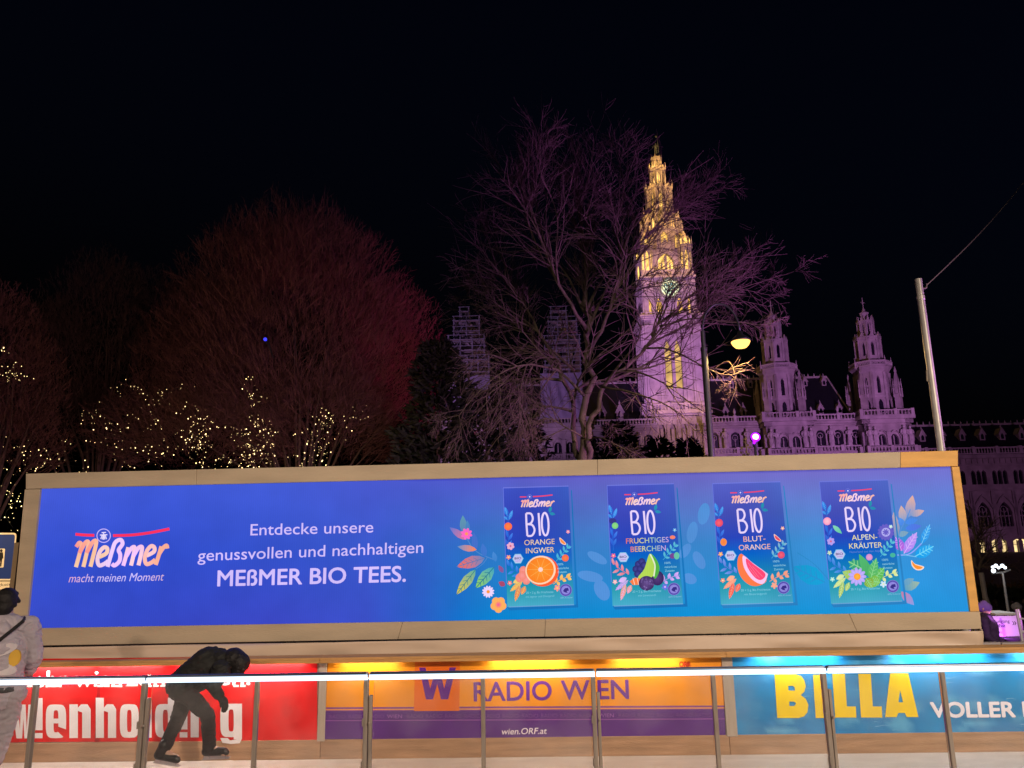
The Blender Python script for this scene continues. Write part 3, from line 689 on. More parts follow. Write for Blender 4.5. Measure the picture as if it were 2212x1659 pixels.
    lc = [('#2a6ad8', '#4a98f0'), ('#e8788c', '#f0a0b0'), ('#5a78d8', '#7aa0f0'), ('#3a78d8', '#5aa0f0')][k]
    A.stroke([M(.03, .62), M(.12, .69), M(.25, .74)], 1.3, lc[0])
    for b, t in (((.05, .66), (.02, .60)), ((.10, .69), (.08, .62)), ((.12, .70), (.02, .725)), ((.17, .715), (.16, .655)), ((.2, .73), (.08, .745)), ((.25, .745), (.22, .69))): A.leaf(M(*b), M(*t), 6, *lc)
    # right garland
    ga, gb, gc = ACC[k]
    A.stroke([M(.76, .63), M(.86, .57), M(.98, .50)], 1.2, '#4ab0d8')
    for b, t in (((.79, .61), (.78, .56)), ((.79, .61), (.86, .615)), ((.84, .58), (.83, .53)), ((.84, .58), (.90, .58)), ((.89, .55), (.88, .50)), ((.89, .55), (.96, .55)), ((.94, .525), (.94, .48)), ((.94, .525), (1.0, .51))): A.leaf(M(*b), M(*t), 5, '#4ab8d8', ['#58b8e0', '#6cc8e0', '#a0c0e0', '#70d0d8'][k])
    if k in (0, 2): A.ell(*M(.90, .605), 7.5, 7.5, ['#ff8a50', '', '#ff6a80'][k], ['#ff6a4a', '', '#e84a70'][k])
    elif k == 1: A.ell(*M(.90, .60), 6, 6, '#7a4a98'); A.ell(*M(.96, .60), 6, 8, '#6ac8a8')
    else: A.ell(*M(.94, .62), 6, 5, '#48b8a0')
    if k in (0, 2): A.poly(spline([M(.83, .43), M(.92, .48), M(.90, .495), M(.84, .475)], True, 4), '#ffd8c8'); A.poly(spline([M(.84, .44), M(.91, .48), M(.89, .488), M(.845, .468)], True, 4), ['#ff9040', '', '#f04a68'][k])
    if k == 1: A.ell(*M(.92, .445), 6, 4, '#ff8a70')
    if k == 3:
        A.flower(*M(.88, .43), 17, '#6a60c8', '#b8b0f0', 14, .35); A.ell(*M(.88, .43), 9.5, 9.5, '#b4b0f4'); A.flower(*M(.88, .43), 7, '#6a60c8', '#6a60c8', 8, .3)
    A.flower(*M(.96, .385), 4, ['#ff9ab0', '#6ab8f0', '#ffb8a0', '#c8f0e8'][k], '#fff0e0')
    A.stroke([M(.70, .82), M(.84, .78), M(.98, .76)], 1.2, ga)
    for b, t in (((.74, .81), (.75, .755)), ((.76, .805), (.80, .83)), ((.82, .79), (.84, .74)), ((.84, .785), (.90, .80)), ((.9, .77), (.97, .735)), ((.92, .77), (.98, .79))): A.leaf(M(*b), M(*t), 7, ga, gc)
    A.flower(*M(.76, .855), 7, ['#ff9a90', '#6a78e8', '#ffa890', '#d0e8ff'][k], gc)
    for b, t, c in (((.24, .79), (.05, .87), ga), ((.2, .82), (.12, .955), gb), ((.28, .83), (.22, .90), gb), ((.22, .77), (.10, .80), gc)): A.leaf(M(*b), M(*t), 11, mixc(hx(c), hx('#5ac0a0'), .35 if k != 2 else .1), c, gc)
    # the fruit in the middle
    if k == 0:
        for c in ((.20, .76), (.26, .70), (.30, .78), (.24, .74), (.33, .72)): A.ell(*M(*c), 9, 10, '#ff9a98', '#f48a78', n=9)
        A.ell(*M(.55, .71), 35, 33, '#ff7a38', '#ff5a30'); A.ell(*M(.52, .70), 33, 31, '#ffd8b8', n=28, rot=-.3); A.ell(*M(.515, .70), 29.5, 27.5, '#ff9a30', '#ff8428', n=28, rot=-.3)
        for i in range(10):
            a = 2 * math.pi * i / 10; cx_, cy_ = M(.52, .695); A.stroke([(cx_ + 4 * math.cos(a), cy_ + 4 * math.sin(a)), (cx_ + 27 * math.cos(a), cy_ + 25 * math.sin(a))], .9, '#ffb458', sm=False)
        A.ell(*M(.52, .695), 5, 5, '#ffd8d0')
    elif k == 1:
        for c in ((.40, .66), (.45, .64), (.36, .70), (.42, .70), (.48, .67), (.38, .74)): A.ell(*M(*c), 8, 8, '#4a4a9c', '#2c2c70', n=10)
        A.ell(*M(.66, .78), 14, 16, '#5a4080', '#3a2860')
        A.poly(spline([M(.58, .575), M(.66, .62), M(.70, .70), M(.64, .78), (M(.60, .76)), M(.61, .66)], True, 4), '#58b848')
        A.poly(spline([M(.57, .575), M(.62, .66), M(.60, .76), M(.48, .78), M(.38, .77), M(.48, .70)], True, 4), '#b8dc58'); A.stroke([M(.58, .58), M(.635, .67), M(.61, .765)], 3, '#f0f4d8')
        A.poly([M(.26, .80), M(.34, .77), M(.42, .78), M(.40, .83), M(.30, .83)], '#ff8048'); A.stroke([M(.31, .775), M(.33, .83)], 1.5, '#ffd8c0', sm=False); A.stroke([M(.37, .775), M(.385, .83)], 1.5, '#ffd8c0', sm=False)
        A.ell(*M(.50, .82), 17, 16, '#6a5090', '#3c2c60')
        rg = random.Random(5)
        for i in range(34):
            a, q = rg.uniform(0, 6.28), rg.uniform(0, 1) ** .5; cx_, cy_ = M(.50, .82); A.ell(cx_ + 15 * q * math.cos(a), cy_ + 14 * q * math.sin(a), 2, 2, rg.choice(['#6a5494', '#54407c', '#8068a8']), n=7)
    elif k == 2:
        A.poly(spline([M(.34, .585), M(.27, .66), M(.30, .77), M(.42, .845), M(.56, .85), M(.66, .80), M(.50, .70)], True, 4), ['#ff7a48'] * 28)
        A.poly(spline([M(.36, .60), M(.36, .70), M(.46, .80), M(.60, .84), M(.68, .77), M(.66, .745), M(.48, .66)], True, 4), '#f8c8f0')
        A.poly(spline([M(.40, .625), M(.41, .70), M(.50, .785), M(.59, .805), M(.65, .755), M(.50, .675)], True, 4), '#ff4a78')
        for a, b in (((.42, .66), (.56, .79)), ((.48, .69), (.61, .78)), ((.43, .70), (.52, .78))): A.stroke([M(*a), M(*b)], 1.0, '#ff8098', sm=False)
    else:
        for b, t, wd, c, tc2 in (((.42, .74), (.36, .64), 12, '#d8f0d8', '#5aa860'), ((.60, .76), (.30, .66), 34, '#2f9470', '#3aa880'), ((.60, .80), (.46, .60), 20, '#48a860', '#58c078'), ((.58, .84), (.80, .72), 26, '#58b058', '#6ac858'), ((.58, .82), (.70, .64), 22, '#60b858', '#58c080'), ((.56, .82), (.72, .84), 26, '#74b84c', '#8ac850'), ((.52, .80), (.60, .88), 22, '#78a83c', '#98b848'), ((.40, .80), (.20, .74), 22, '#a0b848', '#b8cc60')): A.leaf(M(*b), M(*t), wd, c, tc2, '#90d890' if wd > 20 else None)
        A.ell(*M(.60, .63), 7, 7, '#f0a8d0', '#d890d8')
        cx_, cy_ = M(.40, .785)
        for i in range(11):
            a = 2 * math.pi * i / 11; A.ell(cx_ + 12 * math.cos(a), cy_ + 12 * math.sin(a), 8, 4, '#c8b4ff', '#b0a0f0', n=10, rot=a)
        A.ell(cx_, cy_, 7.5, 7.5, '#ffb848', '#ff9a30')
    A.text('100%', M(.775, .665), M(.865, .664), 4.4, '#9adcf0', 0); A.text('natürliche', M(.775, .698), M(.945, .697), 4.4, '#9adcf0', 0); A.text('Zutaten', M(.775, .73), M(.91, .729), 4.4, '#9adcf0', 0)
    A.text('20 × 2 g, Bio Früchtetee' if k < 3 else '20 × 2 g, Bio Kräutertee', M(.29, .895), M(.70, .894), 4.6, '#8ad0e8', 0)
    if k < 3: A.text(['mit Ingwer und Orangenöl', 'mit Limettenöl', 'mit Blutorangenöl'][k], M([.28, .37, .33][k], .928), M([.71, .62, .64][k], .927), 4.2, '#80cce6', 0)
    cx_, cy_ = M(.885, .875); A.ell(cx_, cy_, 13.5, 13.5, '#8a80d8'); A.ell(cx_, cy_, 12.6, 12.6, '#5a50b0'); A.ell(cx_, cy_, 9.6, 9.6, '#9a94e4', '#8c84dc')
    A.poly([(cx_ - 6, cy_ + 2), (cx_ - 2, cy_ - 4), (cx_ + 5, cy_ - 5), (cx_ + 7, cy_ + 1), (cx_ + 2, cy_ + 2), (cx_ + 4, cy_ + 6), (cx_ - 2, cy_ + 5)], '#3a3088')
    A.text('60% Kakaofrei'[0:3] + ' Kräuter', M(.80, .945), M(.985, .944), 3.4, '#88c0e8', 0)
A.build('display', led_display('led_picture', 1.0), scr)

# ---- tarpaulin skirt hung between the screen and the boards
skt = thing('tarpaulin_skirt', 'pale beige tarpaulin strip hung under the screen behind the rink boards', 'tarpaulin', S.pt(0, z_top), -S.yaw)
mb = MB(); nx, ny = 150, 7; K = Plane(8.70)
for j in range(ny + 1):
    for i in range(nx + 1):
        x, y = i / nx, j / ny; px = 22 + (2122 - 22) * x; t_ = ob(px) + 4.5; b_ = 1428 - (1428 - 1401) * x; py = t_ + (b_ + 4 - t_) * y
        wv = .016 * math.sin(px * .011 + 3.2 * y) + .010 * math.sin(px * .027 - 4.0 * y + 1) * y + .012 * noise.noise(Vector((px * .012, y * 2.5, 0)))
        if px > 1650: wv += .034 * math.sin((px - 1650) * .017 - y * 2.6) * (px - 1650) / 450
        mb.v.append(K.at(px, py, wv + .02 * y))
for j in range(ny):
    for i in range(nx):
        a = j * (nx + 1) + i; mb.f.append((a, a + nx + 1, a + nx + 2, a + 1)); mb.mi.append(0)
o = mb.build('skirt_sheet', tarp, skt, smooth=True); sol = o.modifiers.new('solid', 'SOLIDIFY'); sol.thickness = .004
mb = MB(); wdt = 6   # the corner fold at the right end
for j in range(ny + 1):
    y = j / ny
    for i in range(wdt + 1):
        x = i / wdt; q = K.at(2122, 1360 + 44 * y, .02 * y + .004); e = Vector((.085 * x + .02 * math.sin(3.0 * x) + .015 * y * x, .30 * x + .03 * math.sin(6 * x + 2 * y), .012 * (1 - y) * x)); mb.v.append(q + e)
for j in range(ny):
    for i in range(wdt):
        a = j * (wdt + 1) + i; mb.f.append((a, a + wdt + 1, a + wdt + 2, a + 1)); mb.mi.append(0)
o = mb.build('corner_fold', tarp, skt, smooth=True); sol = o.modifiers.new('solid', 'SOLIDIFY'); sol.thickness = .004

# ---- glass railing with its light strip, between the viewer and the ice
led_m = emit('rail_light', (0.66, 0.83, 1.0), 2.0)
rail_body = surf('rail_profile', (0.10, 0.12, 0.16), 0.35, 0.7, var=0.15, scale=8)
gl = bpy.data.materials.new('glass'); gl.use_nodes = True; n = gl.node_tree; n.nodes.clear()
tr_ = n.nodes.new('ShaderNodeBsdfTransparent'); tr_.inputs[0].default_value = (.97, .98, .975, 1)
gs = n.nodes.new('ShaderNodeBsdfGlossy'); gs.inputs['Roughness'].default_value = 0.08; gs.inputs['Color'].default_value = (.9, .95, 1, 1)
fr_ = n.nodes.new('ShaderNodeLayerWeight'); fr_.inputs['Blend'].default_value = 0.12
tc = n.nodes.new('ShaderNodeTexCoord'); nz = n.nodes.new('ShaderNodeTexNoise'); nz.inputs['Scale'].default_value = 2.0; nz.inputs['Detail'].default_value = 8
n.links.new(tc.outputs['Object'], nz.inputs['Vector'])
df = n.nodes.new('ShaderNodeBsdfDiffuse'); df.inputs['Color'].default_value = (.8, .8, .8, 1)
mr = n.nodes.new('ShaderNodeMapRange'); mr.inputs[1].default_value = .45; mr.inputs[2].default_value = .8; mr.inputs[3].default_value = .015; mr.inputs[4].default_value = .12
n.links.new(nz.outputs['Fac'], mr.inputs[0])
m1 = n.nodes.new('ShaderNodeMixShader'); n.links.new(mr.outputs[0], m1.inputs[0]); n.links.new(tr_.outputs[0], m1.inputs[1]); n.links.new(df.outputs[0], m1.inputs[2])
m2 = n.nodes.new('ShaderNodeMixShader'); n.links.new(fr_.outputs['Fresnel'], m2.inputs[0]); n.links.new(m1.outputs[0], m2.inputs[1]); n.links.new(gs.outputs[0], m2.inputs[2])
oo = n.nodes.new('ShaderNodeOutputMaterial'); n.links.new(m2.outputs[0], oo.inputs[0])
thick = [-180, 318, 797, 1287, 1786, 2290]; thin = [78, 556, 1043, 1541, 2037]
zr = RP.at(1106, 1455).z
names = ['leftmost lit glass railing section, in front of the pale jacket', 'section of lit glass railing in front of the bent skater', 'section of lit glass railing in front of the orange W', 'lit glass railing section in front of the letters EN and the next upright board', 'section of lit glass railing in front of the blue BILLA banner']
def ur(px): return RP.u(px, 1480)
ZB = -0.5
for i in range(5):
    a, b, c = ur(thick[i]), ur(thick[i + 1]), ur(thin[i])
    t = thing('glass_railing', names[i], 'railing', RP.pt(c, ZB), -RP.yaw, 'lit railing sections round the rink')
    mb = MB(); mb.box(RP.pt(a + .004, zr - .012, .022), RP.t * (b - a - .008), RP.n * .044, (0, 0, .034)); tr0 = bevel(mb.build('top_rail', rail_body, t), .01)
    mb = MB(); mb.box(RP.pt(a + .006, zr - .022, .027), RP.t * (b - a - .012), RP.n * .034, (0, 0, .0095)); mb.box(RP.pt(a + .006, zr - .0118, .029), RP.t * (b - a - .012), RP.n * .006, (0, 0, .021)); mb.build('light_strip', led_m, tr0)
    mb = MB(); mb.box(RP.pt(c - .013, ZB, .018), RP.t * .026, RP.n * .04, (0, 0, zr - .024 - ZB)); bevel(mb.build('post', steel, t), .003)
    mb = MB(); mb.box(RP.pt(b - .030, ZB, .02), RP.t * .027, RP.n * .045, (0, 0, zr - .024 - ZB))
    for zz in (.55, .30):
        mb.box(RP.pt(b - .036, zr - zz, .03), RP.t * .010, RP.n * .03, (0, 0, .045))
    bevel(mb.build('post', steel, t), .003)
    mb = MB(); mb.box(RP.pt(a + .003, ZB, .012), RP.t * .020, RP.n * .035, (0, 0, zr - .12 - ZB))
    mb.lathe(RP.pt(a + .013, zr - .28, .02), [(.008, 0), (.008, .02)], 8, axis=-RP.n); bevel(mb.build('post', steel, t), .003)
    for (p, q) in ((a + .034, c - .016), (c + .016, b - .036)):
        mb = MB(); mb.box(RP.pt(p, ZB + .05, .004), RP.t * (q - p), RP.n * .010, (0, 0, zr - .07 - ZB)); mb.build('glass_pane', gl, t)

# ------------------------------------------------------------------ the town hall behind the square
T = Plane(166.0, 2.5)
stone = surf('sandstone', (0.40, 0.36, 0.32), 0.85, var=0.28, scale=0.55, bump=0.35, bscale=3.0, detail=8)
stone_t = surf('trim_stone', (0.50, 0.46, 0.41), 0.85, var=0.2, scale=1.3, bump=0.2, bscale=4.0)
slate = surf('slate_roof', (0.012, 0.012, 0.02), 0.6, var=0.35, scale=1.5, bump=0.3)
dark_win = surf('dark_window', (0.012, 0.010, 0.018), 0.25, var=0.4, scale=1.0)
bronze = surf('weathered_bronze', (0.16, 0.20, 0.15), 0.55, 0.3, var=0.25, scale=2)
belfry = glow_pane('belfry_glow', (1.0, 0.55, 0.13), 1.3, .9)  # tower panels: emission put in for floodlit stone behind the openings
belfry_hi = glow_pane('belfry_glow_bright', (1.0, 0.58, 0.15), 1.7, 1.1)
slot_glow = glow_pane('lancet_glow', (1.0, 0.60, 0.20), 0.75, .25)
office = glow_pane('office_light', (1.0, 0.72, 0.32), 1.3, .8)
hall = thing('town_hall', 'violet lit neo gothic town hall with a tall clock tower glowing yellow', 'town hall', T.pt(T.u(1443, 800), GND), -T.yaw)
class Fr:
    """face frame: o point on the face at z=0, x along the face, nin into the wall"""
    def __init__(s, o, x, nin): s.o = Vector(o); s.x = Vector(x).normalized(); s.n = Vector(nin).normalized()
    def p(s, a, z, d=0.0): return s.o + s.x * a + Vector((0, 0, z)) + s.n * d
class Panes:
    """windows and glow panels: every pane becomes an object of its own (those on faces turned away from the square are left out)"""
    def __init__(s): s.l = []
    def build(s, name, mt, parent):
        out = []
        for mb in s.l: out.append(mb.build(name, mt, parent))
        return out
def pbox(mb, f, a0, a1, z0, z1, d0, d1): mb.box(f.p(a0, z0, d0), f.x * (a1 - a0), f.n * (d1 - d0), (0, 0, z1 - z0))
def archpts(c, wd, zs, za, n=5, rnd=False):
    """left half then right half outline points of a pointed (or round) arch head, from the left spring to the apex"""
    out = []
    for i in range(n + 1):
        t = i / n
        if rnd: a = math.pi / 2 * t; out.append((c - wd / 2 * math.cos(a), zs + (za - zs) * math.sin(a)))
        else: out.append((c - wd / 2 * (1 - t) ** .9 * (1 + .25 * t), zs + (za - zs) * (t ** .75)))
    return out
def arch_wall(mb, f, a0, a1, z0, z1, ops, d0, d1, rnd=False):
    """wall slab from a0..a1, z0..z1 between depths d0, d1, pierced by ops = (centre, width, z bottom, z spring, z apex)"""
    ops = sorted(ops); cuts_ = [a0] + [(ops[i][0] + ops[i][1] / 2 + ops[i + 1][0] - ops[i + 1][1] / 2) / 2 for i in range(len(ops) - 1)] + [a1]
    for i, (c, wd, zb, zs, za) in enumerate(ops):
        xa, xb = cuts_[i], cuts_[i + 1]
        if zb > z0 + .01: pbox(mb, f, xa, xb, z0, zb, d0, d1)
        L = archpts(c, wd, zs, za, rnd=rnd)
        left = [(xa, zb), (c - wd / 2, zb)] + L + [(c, z1), (xa, z1)]
        Rr = [(2 * c - x, z) for x, z in L]
        right = [(xb, zb), (c + wd / 2, zb)] + Rr + [(c, z1), (xb, z1)]
        for poly in (left, right): mb.ext([f.p(x, z, d0) for x, z in poly], f.n * (d1 - d0))
def pane(mb, f, c, wd, zb, zs, za, d, rnd=False):
    L = archpts(c, wd, zs, za, rnd=rnd); pts = [(c - wd / 2, zb)] + L + [(2 * c - x, z) for x, z in reversed(L[:-1])] + [(c + wd / 2, zb)]
    q = [f.p(x, z, d) for x, z in pts][::-1]
    if isinstance(mb, Panes):
        if f.n.y > .2: t = MB(); t.face(q); mb.l.append(t)
    else: mb.face(q)
def pinnacle(mb, p, wd, h):
    p = Vector(p); mb.lathe(p, [(wd * .62, 0), (wd * .62, h * .40), (wd * .80, h * .42), (wd * .80, h * .46), (wd * .50, h * .48), (wd * .16, h * .90), (wd * .26, h * .93), (wd * .05, h)], 4, rot=math.pi / 4 - T.yaw)
def balustrade(mb, f, a0, a1, z0, z1, d, posts=6.0, step=.62, th=.42):
    h = z1 - z0
    pbox(mb, f, a0, a1, z0, z0 + h * .16, d - th * .6, d + th * .6); pbox(mb, f, a0, a1, z1 - h * .18, z1, d - th * .6, d + th * .6)
    n = max(1, round((a1 - a0) / posts))
    for i in range(n + 1):
        c = a0 + (a1 - a0) * i / n; pbox(mb, f, c - .32, c + .32, z0 - .02, z1 + h * .12, d - th * .8, d + th * .8)
        if i < n:
            m_ = max(2, int((a1 - a0) / n / step))
            for k in range(1, m_):
                q = c + (a1 - a0) / n * k / m_
                if abs(q - c) > .5: mb.lathe(f.p(q, z0 + h * .15, d), [(.10, 0), (.19, h * .25), (.09, h * .45), (.16, h * .68)], 6)
def zT(y, px=1443): return T.at(px, y).z
def wT(xl, xr, y): return (T.at(xr, y) - T.at(xl, y)).length
U0 = T.u(1443, 590)
tower = None
Cx = T.pt(U0, 0) + T.n * 6.2            # axis of the tower
def face(k, r, n=8, c=None, r0=0.0):
    """k-th face of a regular prism of apothem r round c; face 0 looks at the square"""
    c = c or Cx; a = 2 * math.pi * k / n + r0
    out = (-T.n) * math.cos(a) + T.t * math.sin(a); x = T.t * math.cos(a) + T.n * math.sin(a)
    return Fr(c + out * r, x, -out)
glow_lo, glow_hi = Panes(), Panes()
tw = MB()
# --- square shaft
zs0, z1 = GND, zT(690)
hw = wT(1385, 1517, 800) / 2 - .75
def sq(k, r=None): return face(k, r if r is not None else hw, 4)
zw0, zw1, zwa = zT(868), zT(760), zT(732)
lw = wT(1437, 1452, 800)
for k in range(4):
    f = sq(k)
    arch_wall(tw, f, -hw, hw, zs0, z1, [(-lw * .72, lw, zw0, zw1, zwa), (lw * .72, lw, zw0, zw1, zwa)], 0, 1.6)
    # pilaster strips and corner buttresses, proud of the wall
    for a in (-hw + .9, hw - .9):
        pbox(tw, f, a - .95, a + .95, zs0, z1 - 1.2, -.55, .003); pbox(tw, f, a - .5, a + .5, zs0, z1 - 2.0, -.85, -.553)
    for a in (-hw * .48, hw * .48): pbox(tw, f, a - .28, a + .28, zT(880), zT(742), -.3, .002)
    # hood over the pair of lancets
    L = archpts(0, lw * 3.4, zT(768), zT(712), 8)
    for i in range(8):
        for sg in (1, -1):
            (xa, za), (xb, zb) = L[i], L[i + 1]; tw.ext([f.p(sg * xa, za, -.45), f.p(sg * xb, zb, -.45), f.p(sg * xb * (1 - .0), zb + .55, -.45), f.p(sg * (xa - .45), za + .2, -.45)], f.n * .447)
    for s_ in (-1, 1): pbox(tw, f, s_ * lw * .72 - lw * .5, s_ * lw * .72 + lw * .5, zw0, zT(838), .5, .9)     # dark louvre blocks at the foot
    pbox(tw, f, -hw * .55, hw * .55, zT(886), zT(868) - .05, -.5, -.002)
    # string courses
    for y in (775, 742):
        for s_ in (-1, 1): pbox(tw, f, s_ * hw * .42 if s_ > 0 else -hw * .80, hw * .80 if s_ > 0 else -hw * .42, zT(y), zT(y) + .5, -.2, -.001)
    # gallery below the lancets, then niches with little gables
    balustrade(tw, f, -hw * .95, hw * .95, zT(889), zT(873), -1.15, 3.4, .7)
    pbox(tw, f, -hw - .6, hw + .6, zT(895), zT(889) - .02, -1.7, -.86); pbox(tw, f, -hw - .3, hw + .3, zT(899), zT(895) - .02, -1.2, -.862)
    nw = hw * .40
    arch_wall(tw, f, -hw * .78, hw * .78, zT(962), zT(900), [(c * nw, nw * .62, zT(955), zT(930), zT(912)) for c in (-1.5, -.5, .5, 1.5)], -.8, -.004)
    for c in (-1.5, -.5, .5, 1.5):
        tw.ext([f.p(c * nw - nw * .5, zT(918), -1.05), f.p(c * nw + nw * .5, zT(918), -1.05), f.p(c * nw, zT(899), -1.05)], f.n * .245)
        pbox(tw, f, c * nw - nw * .12, c * nw + nw * .12, zT(952), zT(927), -.6, -.2)
    for c in (-2, -1, 0, 1, 2): pinnacle(tw, f.p(c * nw, zT(962), -1.0), .32, zT(908) - zT(962))
    balustrade(tw, f, -hw * .9, hw * .9, zT(978), zT(964), -1.4, 3.2, .7)
pg = Panes()
for k in range(4):
    f = sq(k)
    for s_ in (-1, 1): pane(pg, f, s_ * lw * .72, lw, zT(838), zw1, zwa, 1.2)
# --- cornice and clock stage
def cornice(mb, z, r, h, n=4, over=(.35, .75, 1.1)):
    for i, o_ in enumerate(over):
        a = (r + o_) / math.cos(math.pi / n); mb.lathe(Cx + Vector((0, 0, z + h * i / len(over))), [(a, 0), (a, h / len(over) - .01)], n, rot=math.pi / n - math.pi / 2 - T.yaw)
cornice(tw, zT(690), hw, zT(680) - zT(690))
zc0, zc1 = zT(680), zT(603)
hc = wT(1388, 1508, 640) / 2 - .65
sl = [(-hc * .62, .9), (hc * .62, .9)]
for k in range(4):
    f = face(k, hc, 4)
    arch_wall(tw, f, -hc, hc, zc0, zc1, [(c, 1.25, zT(674), zT(652), zT(640)) for c in (-hc * .84, -hc * .42, hc * .42, hc * .84)], 0, .9)
    for a in (-hc + .35, hc - .35): pbox(tw, f, a - .5, a + .5, zc0, zc1, -.5, -.002)
    for c in (-hc * .63, hc * .63): pbox(tw, f, c - .28, c + .28, zc0, zT(645), -.4, -.001)
    pbox(tw, f, -hc * .55, hc * .55, zT(650), zT(648), -.5, -.003)
    balustrade(tw, f, -hc * .98, hc * .98, zT(681), zT(673), -.75, 2.2, .55, .3)
    # moulded frame of the dial
    rr = wT(1428, 1466, 627) / 2; c_ = f.p(0, zT(627), -.06)
    for i in range(24):
        a, b = 2 * math.pi * i / 24, 2 * math.pi * (i + 1) / 24
        q = [f.p(rr * g * math.cos(t_), zT(627) + rr * g * math.sin(t_), -.40) for g, t_ in ((1.0, a), (1.0, b), (1.2, b), (1.2, a))]; tw.ext(q, f.n * .398)
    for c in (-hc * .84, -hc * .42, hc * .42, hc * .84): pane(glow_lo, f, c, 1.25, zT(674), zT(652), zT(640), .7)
cornice(tw, zT(603), hc, zT(595) - zT(603), 4, (.3, .7))
# --- belfry stage with four corner turrets
zb0, zb1 = zT(594), zT(532)
hb = wT(1398, 1484, 560) / 2 - .2
for k in range(4):
    f = face(k, hc + .15, 4); balustrade(tw, f, -hc * .98, hc * .98, zT(594), zT(581), .0, 2.4, .6, .3)
    f = face(k, hb, 4); bw_ = wT(1427, 1461, 555)
    arch_wall(tw, f, -hb, hb, zb0, zb1, [(0, bw_, zT(580), zT(556), zT(532) - .6)], 0, .8)
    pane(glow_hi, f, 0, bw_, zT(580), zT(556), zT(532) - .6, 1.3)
    pbox(tw, f, -.28, .28, zT(580), zT(545), .1, .5); pbox(tw, f, -bw_ * .3, -bw_ * .22, zT(580), zT(560), .2, .5); pbox(tw, f, bw_ * .22, bw_ * .3, zT(580), zT(560), .2, .5)
    tw.ext([f.p(-bw_ * .62, zb1 - 1.0, -.3), f.p(bw_ * .62, zb1 - 1.0, -.3), f.p(0, zT(508), -.3)], f.n * .296)
for sx in (-1, 1):
    for sy in (-1, 1):
        c = Cx + T.t * sx * (hc - 1.1) + T.n * sy * (hc - 1.1)
        r = 1.45
        for k in range(8):
            f = face(k, r, 8, c); wl = r * math.tan(math.pi / 8)
            arch_wall(tw, f, -wl, wl, zT(594), zT(531), [(0, wl * 1.15, zT(582), zT(548), zT(538))], 0, .25)
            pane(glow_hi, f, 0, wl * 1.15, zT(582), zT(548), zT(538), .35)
        tw.lathe(c + Vector((0, 0, zT(531))), [(r * 1.3, 0), (r * 1.3, .5), (r * .9, .55), (r * .8, zT(505) - zT(531) - 1.2), (r * .95, zT(505) - zT(531) - 1.0), (r * .5, zT(505) - zT(531))], 8)
        for k in range(8):
            a = 2 * math.pi * (k + .5) / 8; p = c + Vector((math.cos(a) * r * 1.15, math.sin(a) * r * 1.15, zT(531) + .5)); pinnacle(tw, p, .22, zT(512) - zT(531))
        for k in range(8):
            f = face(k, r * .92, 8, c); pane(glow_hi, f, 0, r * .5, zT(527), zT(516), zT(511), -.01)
        tw.lathe(c + Vector((0, 0, zT(505))), [(r * .5, 0), (.08, zT(494) - zT(505))], 6)
# --- octagonal spire in diminishing stages: (y bottom, y top, left px, right px, opening bottom, spring, apex, opening width share, glow)
def oct_stage(yb, yt, xl, xr, ob_, os_, oa_, share, gl_, th=.35):
    r = wT(xl, xr, (yb + yt) / 2) / 2
    for k in range(8):
        f = face(k, r); wl = r * math.tan(math.pi / 8)
        arch_wall(tw, f, -wl, wl, zT(yb), zT(yt), [(0, wl * 2 * share, zT(ob_), zT(os_), zT(oa_))], 0, th)
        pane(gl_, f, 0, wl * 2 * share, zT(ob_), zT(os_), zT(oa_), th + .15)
        pbox(tw, Fr(f.p(wl, 0, 0), f.x, f.n), -.18, .18, zT(yb), zT(yt), -.22, .1)
        if share > .5: pbox(tw, f, -.07, .07, zT(ob_), zT(oa_), th * .4, th)
        tw.ext([f.p(-wl * .8, zT(yt) - .3, -.2), f.p(wl * .8, zT(yt) - .3, -.2), f.p(0, zT(yt - (yb - yt) * .16), -.2)], f.n * .197)
    return r
def crown(y, r, h, wd, over=.35, n=8):
    a = (r + over) / math.cos(math.pi / 8)
    tw.lathe(Cx + Vector((0, 0, zT(y) - .45)), [(a * .93, 0), (a, .2), (a, .5)], 8, rot=math.pi / 8 - T.yaw)
    for k in range(8):
        f = face(k, r + over * .8)
        wl = (r + over) * math.tan(math.pi / 8); pinnacle(tw, f.p(wl, zT(y), .0), wd, h); pinnacle(tw, f.p(0, zT(y), .0), wd * .7, h * .6)
        pbox(tw, f, -wl, wl, zT(y) + .25, zT(y) + .45, 0, .2)
        for q in (-.6, -.3, .3, .6): pbox(tw, f, wl * q - .06, wl * q + .06, zT(y), zT(y) + .28, .05, .15)
r1 = oct_stage(536, 486, 1394, 1478, 526, 502, 492, .42, glow_lo); crown(486, r1, 2.6, .34)
r2 = oct_stage(486, 450, 1398, 1469, 478, 462, 453, .62, glow_hi); crown(450, r2, 2.6, .30)
for k in range(8):    # little gabled shrines standing round the gallery
    f = face(k, r2 + .9); wl = r2 * .40
    arch_wall(tw, f, -wl * .5, wl * .5, zT(486), zT(462), [(0, wl * .6, zT(484), zT(472), zT(467))], -.3, .2); tw.ext([f.p(-wl * .6, zT(462), -.4), f.p(wl * .6, zT(462), -.4), f.p(0, zT(450), -.4)], f.n * .5)
r3 = oct_stage(450, 386, 1406, 1459, 440, 408, 397, .36, glow_lo); crown(386, r3, 2.2, .28)
r4 = oct_stage(386, 340, 1411, 1441, 380, 358, 347, .58, glow_hi); crown(341, r4, 1.8, .22)
r5 = oct_stage(341, 316, 1416, 1433, 338, 326, 319, .62, glow_hi); crown(317, r5, 1.1, .16)
tower = tw.build('clock_tower', [stone], hall)
pg.build('lancet_glow_panel', slot_glow, tower); glow_lo.build('gallery_glow_panel', belfry, tower); glow_hi.build('belfry_glow_panel', belfry_hi, tower)  # glowing panels back the openings in place of floodlit stonework
